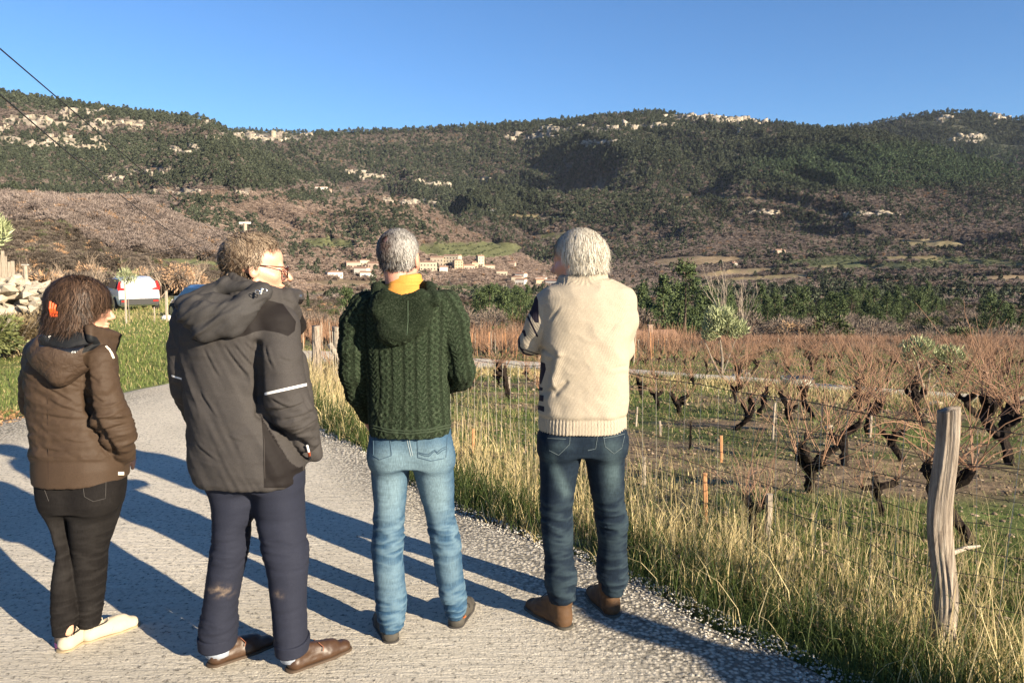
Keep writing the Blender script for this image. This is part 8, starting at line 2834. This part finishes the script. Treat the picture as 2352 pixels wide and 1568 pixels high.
def build_left():
    rocks = [rock_mesh(700 + i, (1.2, .9, .7)) for i in range(6)]
    rt = empty('stone_bank', (-9.6, 15.5, float(ground_z(np.array([-9.6]), np.array([15.5]))[0]))); tag(rt, 'tumbled dry stone bank of pale limestone at the left edge', 'stone wall')
    O = Vector(rt.location); g = random.Random(5)
    # courses of a tumbled bank: seen from the left frame edge to the woman's hair
    n = 0
    for k in range(420):
        f = g.random(); px = -60 + 200 * f
        Y = 15.0 + g.uniform(-1.2, 1.4)
        topy = 642 + 22 * max(0, (px - 20) / 100) + g.uniform(-4, 6); y = topy + abs(g.gauss(0, 1)) * 34
        if y > 745: continue
        p = Vector(pix(px, y, Y + (745 - y) * .008 - .5))
        o = add_obj('stone', rocks[k % 6], rt); o.location = p - O; s = g.uniform(.07, .20); o.scale = (s * 1.25, s, s * .8); o.rotation_euler = (g.uniform(-.5, .5), g.uniform(-.5, .5), g.uniform(0, 6.3)); n += 1
    # earth core of the bank
    s = SDF(np.arange(-12.5, -6.5, .16), np.arange(13.6, 19, .16), np.arange(-1, 2.2, .12))
    a = pix(-90, 668, 16.4); b = pix(100, 690, 16.6)
    s.cap((a[0], 16.6, a[2] - .75), (b[0], 16.8, b[2] - .75), .85, .62, .2)
    s.cap((a[0], 16.3, -.3), (b[0] + .4, 16.4, -.3), .8, .6, .3)
    cloth_obj('earth_core', s, simple('bank_earth', (.20, .155, .10), .95, .35, 2), rt, lambda V, N: .10 * fbm(V[:, 0] * 2, V[:, 1] * 2, V[:, 2] * 2, seed=3), None, 1, np.array(O))
    # palisade of grey boards
    rt = empty('palisade', (at_seen(10, 14.5), 14.5, 0)); tag(rt, 'weathered grey plank palisade at the far left edge', 'fence'); O = Vector(rt.location)
    for k in range(16):
        px = 32 - k * 7.2; yt = 590 - k * 2.0 + random.uniform(-8, 6) + (10 if k < 3 else 0)
        a = Vector(pix(px, 668, 14.5)); b = Vector(pix(px - 1, yt, 14.5)); h = b.z - a.z
        m = MB(); m.box((0, 0, h / 2), (.052, .022, h)); o = m.obj('board', M_pale, rt); o.location = a - O; o.rotation_euler = (0, random.uniform(-.03, .03), random.uniform(-.1, .1))
    m = MB(); m.tube([Vector(pix(-90, 620, 14.54)) - O, Vector(pix(32, 640, 14.54)) - O], .02, 4); m.obj('rail', M_pale, rt)
    # olive branch entering at the left edge
    x = at_seen(-28, 13.0); z = float(ground_z(np.array([x]), np.array([13.]))[0]); zt = pix(-10, 530, 13)[2] - z
    olive_tree(x, 13.0, 1, [((.02, 0, zt), (.36, .4, .30), 1.0)], 'olive tree whose yellow green tips enter at the left edge', 620, [((0, 0, zt), .05)], .10, 2600)
    # bushes on the bank
    def bush(px, yb, Y, w, h, cols, label, seed, n=2600, thin=.5, sz=.07, name='bush', cat='bush'):
        x = at_seen(px, Y); z = pix(px, yb, Y)[2]
        rt = empty(name, (x, Y, z - .08)); tag(rt, label, cat)
        P = ell_points(n, (w / 2, w / 2.2, h / 2), seed, .35); P[:, 2] += h * .45
        V, F = blades_cloud(n, P, sz, thin, seed=seed)
        mobj('foliage', V, F, M_leafcol, rt, cols=np.repeat(lerp_cols(cols[0], cols[1], np.random.default_rng(seed).random(n)), 3, 0))
        m = MB(); g = random.Random(seed)
        for k in range(12):
            a = g.uniform(0, 6.28); m.tube([(0, 0, -.1), (math.cos(a) * w * .2, math.sin(a) * w * .2, h * .4), (math.cos(a) * w * .4, math.sin(a) * w * .4, h * g.uniform(.6, 1.0))], [.014, .010, .005], 4, False)
        m.obj('stems', M_obark, rt)
    br = ((.10, .075, .045), (.27, .21, .12)); gr = ((.06, .075, .025), (.17, .18, .07))
    bush(20, 800, 13.0, 1.3, .66, br, 'dense brown green bramble bush below the stone bank', 630, 5200)
    bush(75, 782, 13.6, 1.1, .60, br, 'bramble bush just left of the woman', 631, 4200)
    bush(-55, 810, 12.0, 1.3, .8, gr, 'green bush cut by the left frame edge', 632, 3000)
    bush(105, 735, 15.0, .9, .55, ((.14, .12, .05), (.34, .28, .14)), 'pale dry bush beside the clip in brown hair', 633, 2200)
    # bare earth and leaf litter by the road edge, lower left
    n = 3000; x = rng.uniform(-5.9, -4.6, n) ; y = rng.uniform(5.6, 8.2, n)
    m = road_sd(x, y) > -.25; x, y = x[m], y[m]; n = len(x)
    V, F = blades_cloud(n, np.stack([x, y, ground_z(x, y) + .02], 1), .035, .7, seed=77); V[:, 2] = np.maximum(V[:, 2], np.repeat(ground_z(x, y), 3))
    o = mobj('fallen_leaves', V, F, M_leafcol, cols=np.repeat(lerp_cols((.12, .065, .03), (.36, .22, .11), rng.random(n)), 3, 0)); tag(o, 'brown fallen leaves and twigs beside the road at left', 'leaves', kind='stuff')

def build_mid():
    # two small olives in the vineyard
    g = gpix(1657, 862)
    Y = g[1]; k = Y / FOC
    def rel(px, py): return ((px - 1657) * k, 0, (862 - py) * k)
    c1 = rel(1650, 735); c2 = rel(1683, 755); c3 = rel(1630, 765)
    olive_tree(g[0], g[1], 1, [(c1, (.44 , .42, .40), .45), (c2, (.36, .34, .26), .35), (c3, (.26, .26, .20), .2)], 'small olive tree with a forked pale trunk in the left of the vineyard', 600, [(rel(1650, 770), .05), (rel(1612, 775), .035), (rel(1690, 772), .03)], .12, 4200)
    g = gpix(2128, 898); Y = g[1]; k = Y / FOC
    def rel2(px, py): return ((px - 2128) * k, 0, (898 - py) * k)
    olive_tree(g[0], g[1], 1, [(rel2(2105, 800), (.36, .34, .24), .5), (rel2(2175, 816), (.33, .32, .19), .4), (rel2(2085, 818), (.16, .2, .12), .1)], 'low spreading olive tree with two crowns in the right of the vineyard', 601, [(rel2(2100, 815), .035), (rel2(2135, 830), .03), (rel2(2180, 825), .028), (rel2(2090, 828), .022)], .085, 4200)
    # round concrete basin
    g = gpix(1830, 888); rt = empty('concrete_basin', g); tag(rt, 'round grey concrete basin beside the track in the vineyard', 'basin')
    M_c = simple('basin_concrete', (.36, .36, .30), .9, .2, 8, .4)
    r = 36 * g[1] / FOC; n = 32; V = []; F = []
    h = 22 * g[1] / FOC
    for (rr, z) in ((r, -.05), (r, h), (r * .88, h), (r * .86, -.02)):
        for i in range(n): a = 2 * math.pi * i / n; V.append((rr * math.cos(a), rr * math.sin(a), z + (.01 * math.sin(3 * a) if z > 0 else 0)))
    for j in range(3):
        for i in range(n): F.append((j * n + i, j * n + (i + 1) % n, (j + 1) * n + (i + 1) % n, (j + 1) * n + i))
    mobj('ring', V, F, M_c, rt, smooth=False)
    m = MB(); m.add([(r * .87 * math.cos(2 * math.pi * i / n), r * .87 * math.sin(2 * math.pi * i / n), h * .35) for i in range(n)], [tuple(range(n))]); m.obj('water', simple('dark_water', (.012, .014, .014), .05), rt)
    m = MB(); m.tube([(-r * 1.25, 0, h * .9), (-r * .7, .05, h * 1.05)], .015, 5); m.obj('pipe', M_wire, rt)
    # pale stones by the track
    rk = [rock_mesh(720 + i, (1.2, .9, .7)) for i in range(4)]
    for k, (px, py, s) in enumerate(((1700, 852, .16), (1716, 858, .12), (1688, 860, .10), (2150, 930, .13), (1905, 982, .08), (1620, 868, .09))):
        g = gpix(px, py + 4); o = add_obj('stone', rk[k % 4]); o.location = (g[0], g[1], g[2] + s * .2); o.scale = (s, s, s); o.rotation_euler = (0, 0, k)
        tag(o, ['largest pale stone behind the track near the left olive', 'second pale stone right of the largest one', 'small pale stone left of the largest one', 'pale stone below the spreading olive', 'pale stone in the grass below the basin', 'flat stone at the foot of the left olive'][k], 'stone')

build_grass(); build_pebbles(); build_vineyard(); build_fence(); build_belt(); build_village(); build_cars(); build_lines(); build_left(); build_mid()
woman_brown(); man_jacket(); mg = man_green(); man_cream()
# one more of the group stands just out of the frame on the right; his shadow crosses the road
w5 = copy_tree(mg); w5.location = (4.42, 0.16, 0.0); w5.rotation_euler = (0, 0, R(20))
w5['label'] = 'person in jeans beyond the right edge whose long shadow crosses the gravel'

# ------------------------------------------------------------------ the valley air
def build_haze(density):
    co = np.empty(len(ground.data.vertices) * 3, np.float32); ground.data.vertices.foreach_get('co', co)
    z0 = float(co[2::3].min()) - 1.5; z1 = float(co[2::3].max()) + 25
    m = MB(); m.box((0, 0, (z0 + z1) / 2), (10900, 10900, z1 - z0))
    mt = bpy.data.materials.new('valley_haze'); mt.use_nodes = True
    nt = mt.node_tree; nt.nodes.clear()
    out = nt.nodes.new('ShaderNodeOutputMaterial'); v = nt.nodes.new('ShaderNodeVolumePrincipled')
    v.inputs['Color'].default_value = (.72, .82, 1, 1); v.inputs['Density'].default_value = density
    v.inputs['Anisotropy'].default_value = 0.0
    nt.links.new(v.outputs[0], out.inputs['Volume'])
    o = m.obj('haze', mt); tag(o, kind='stuff')
build_haze(0.000018)
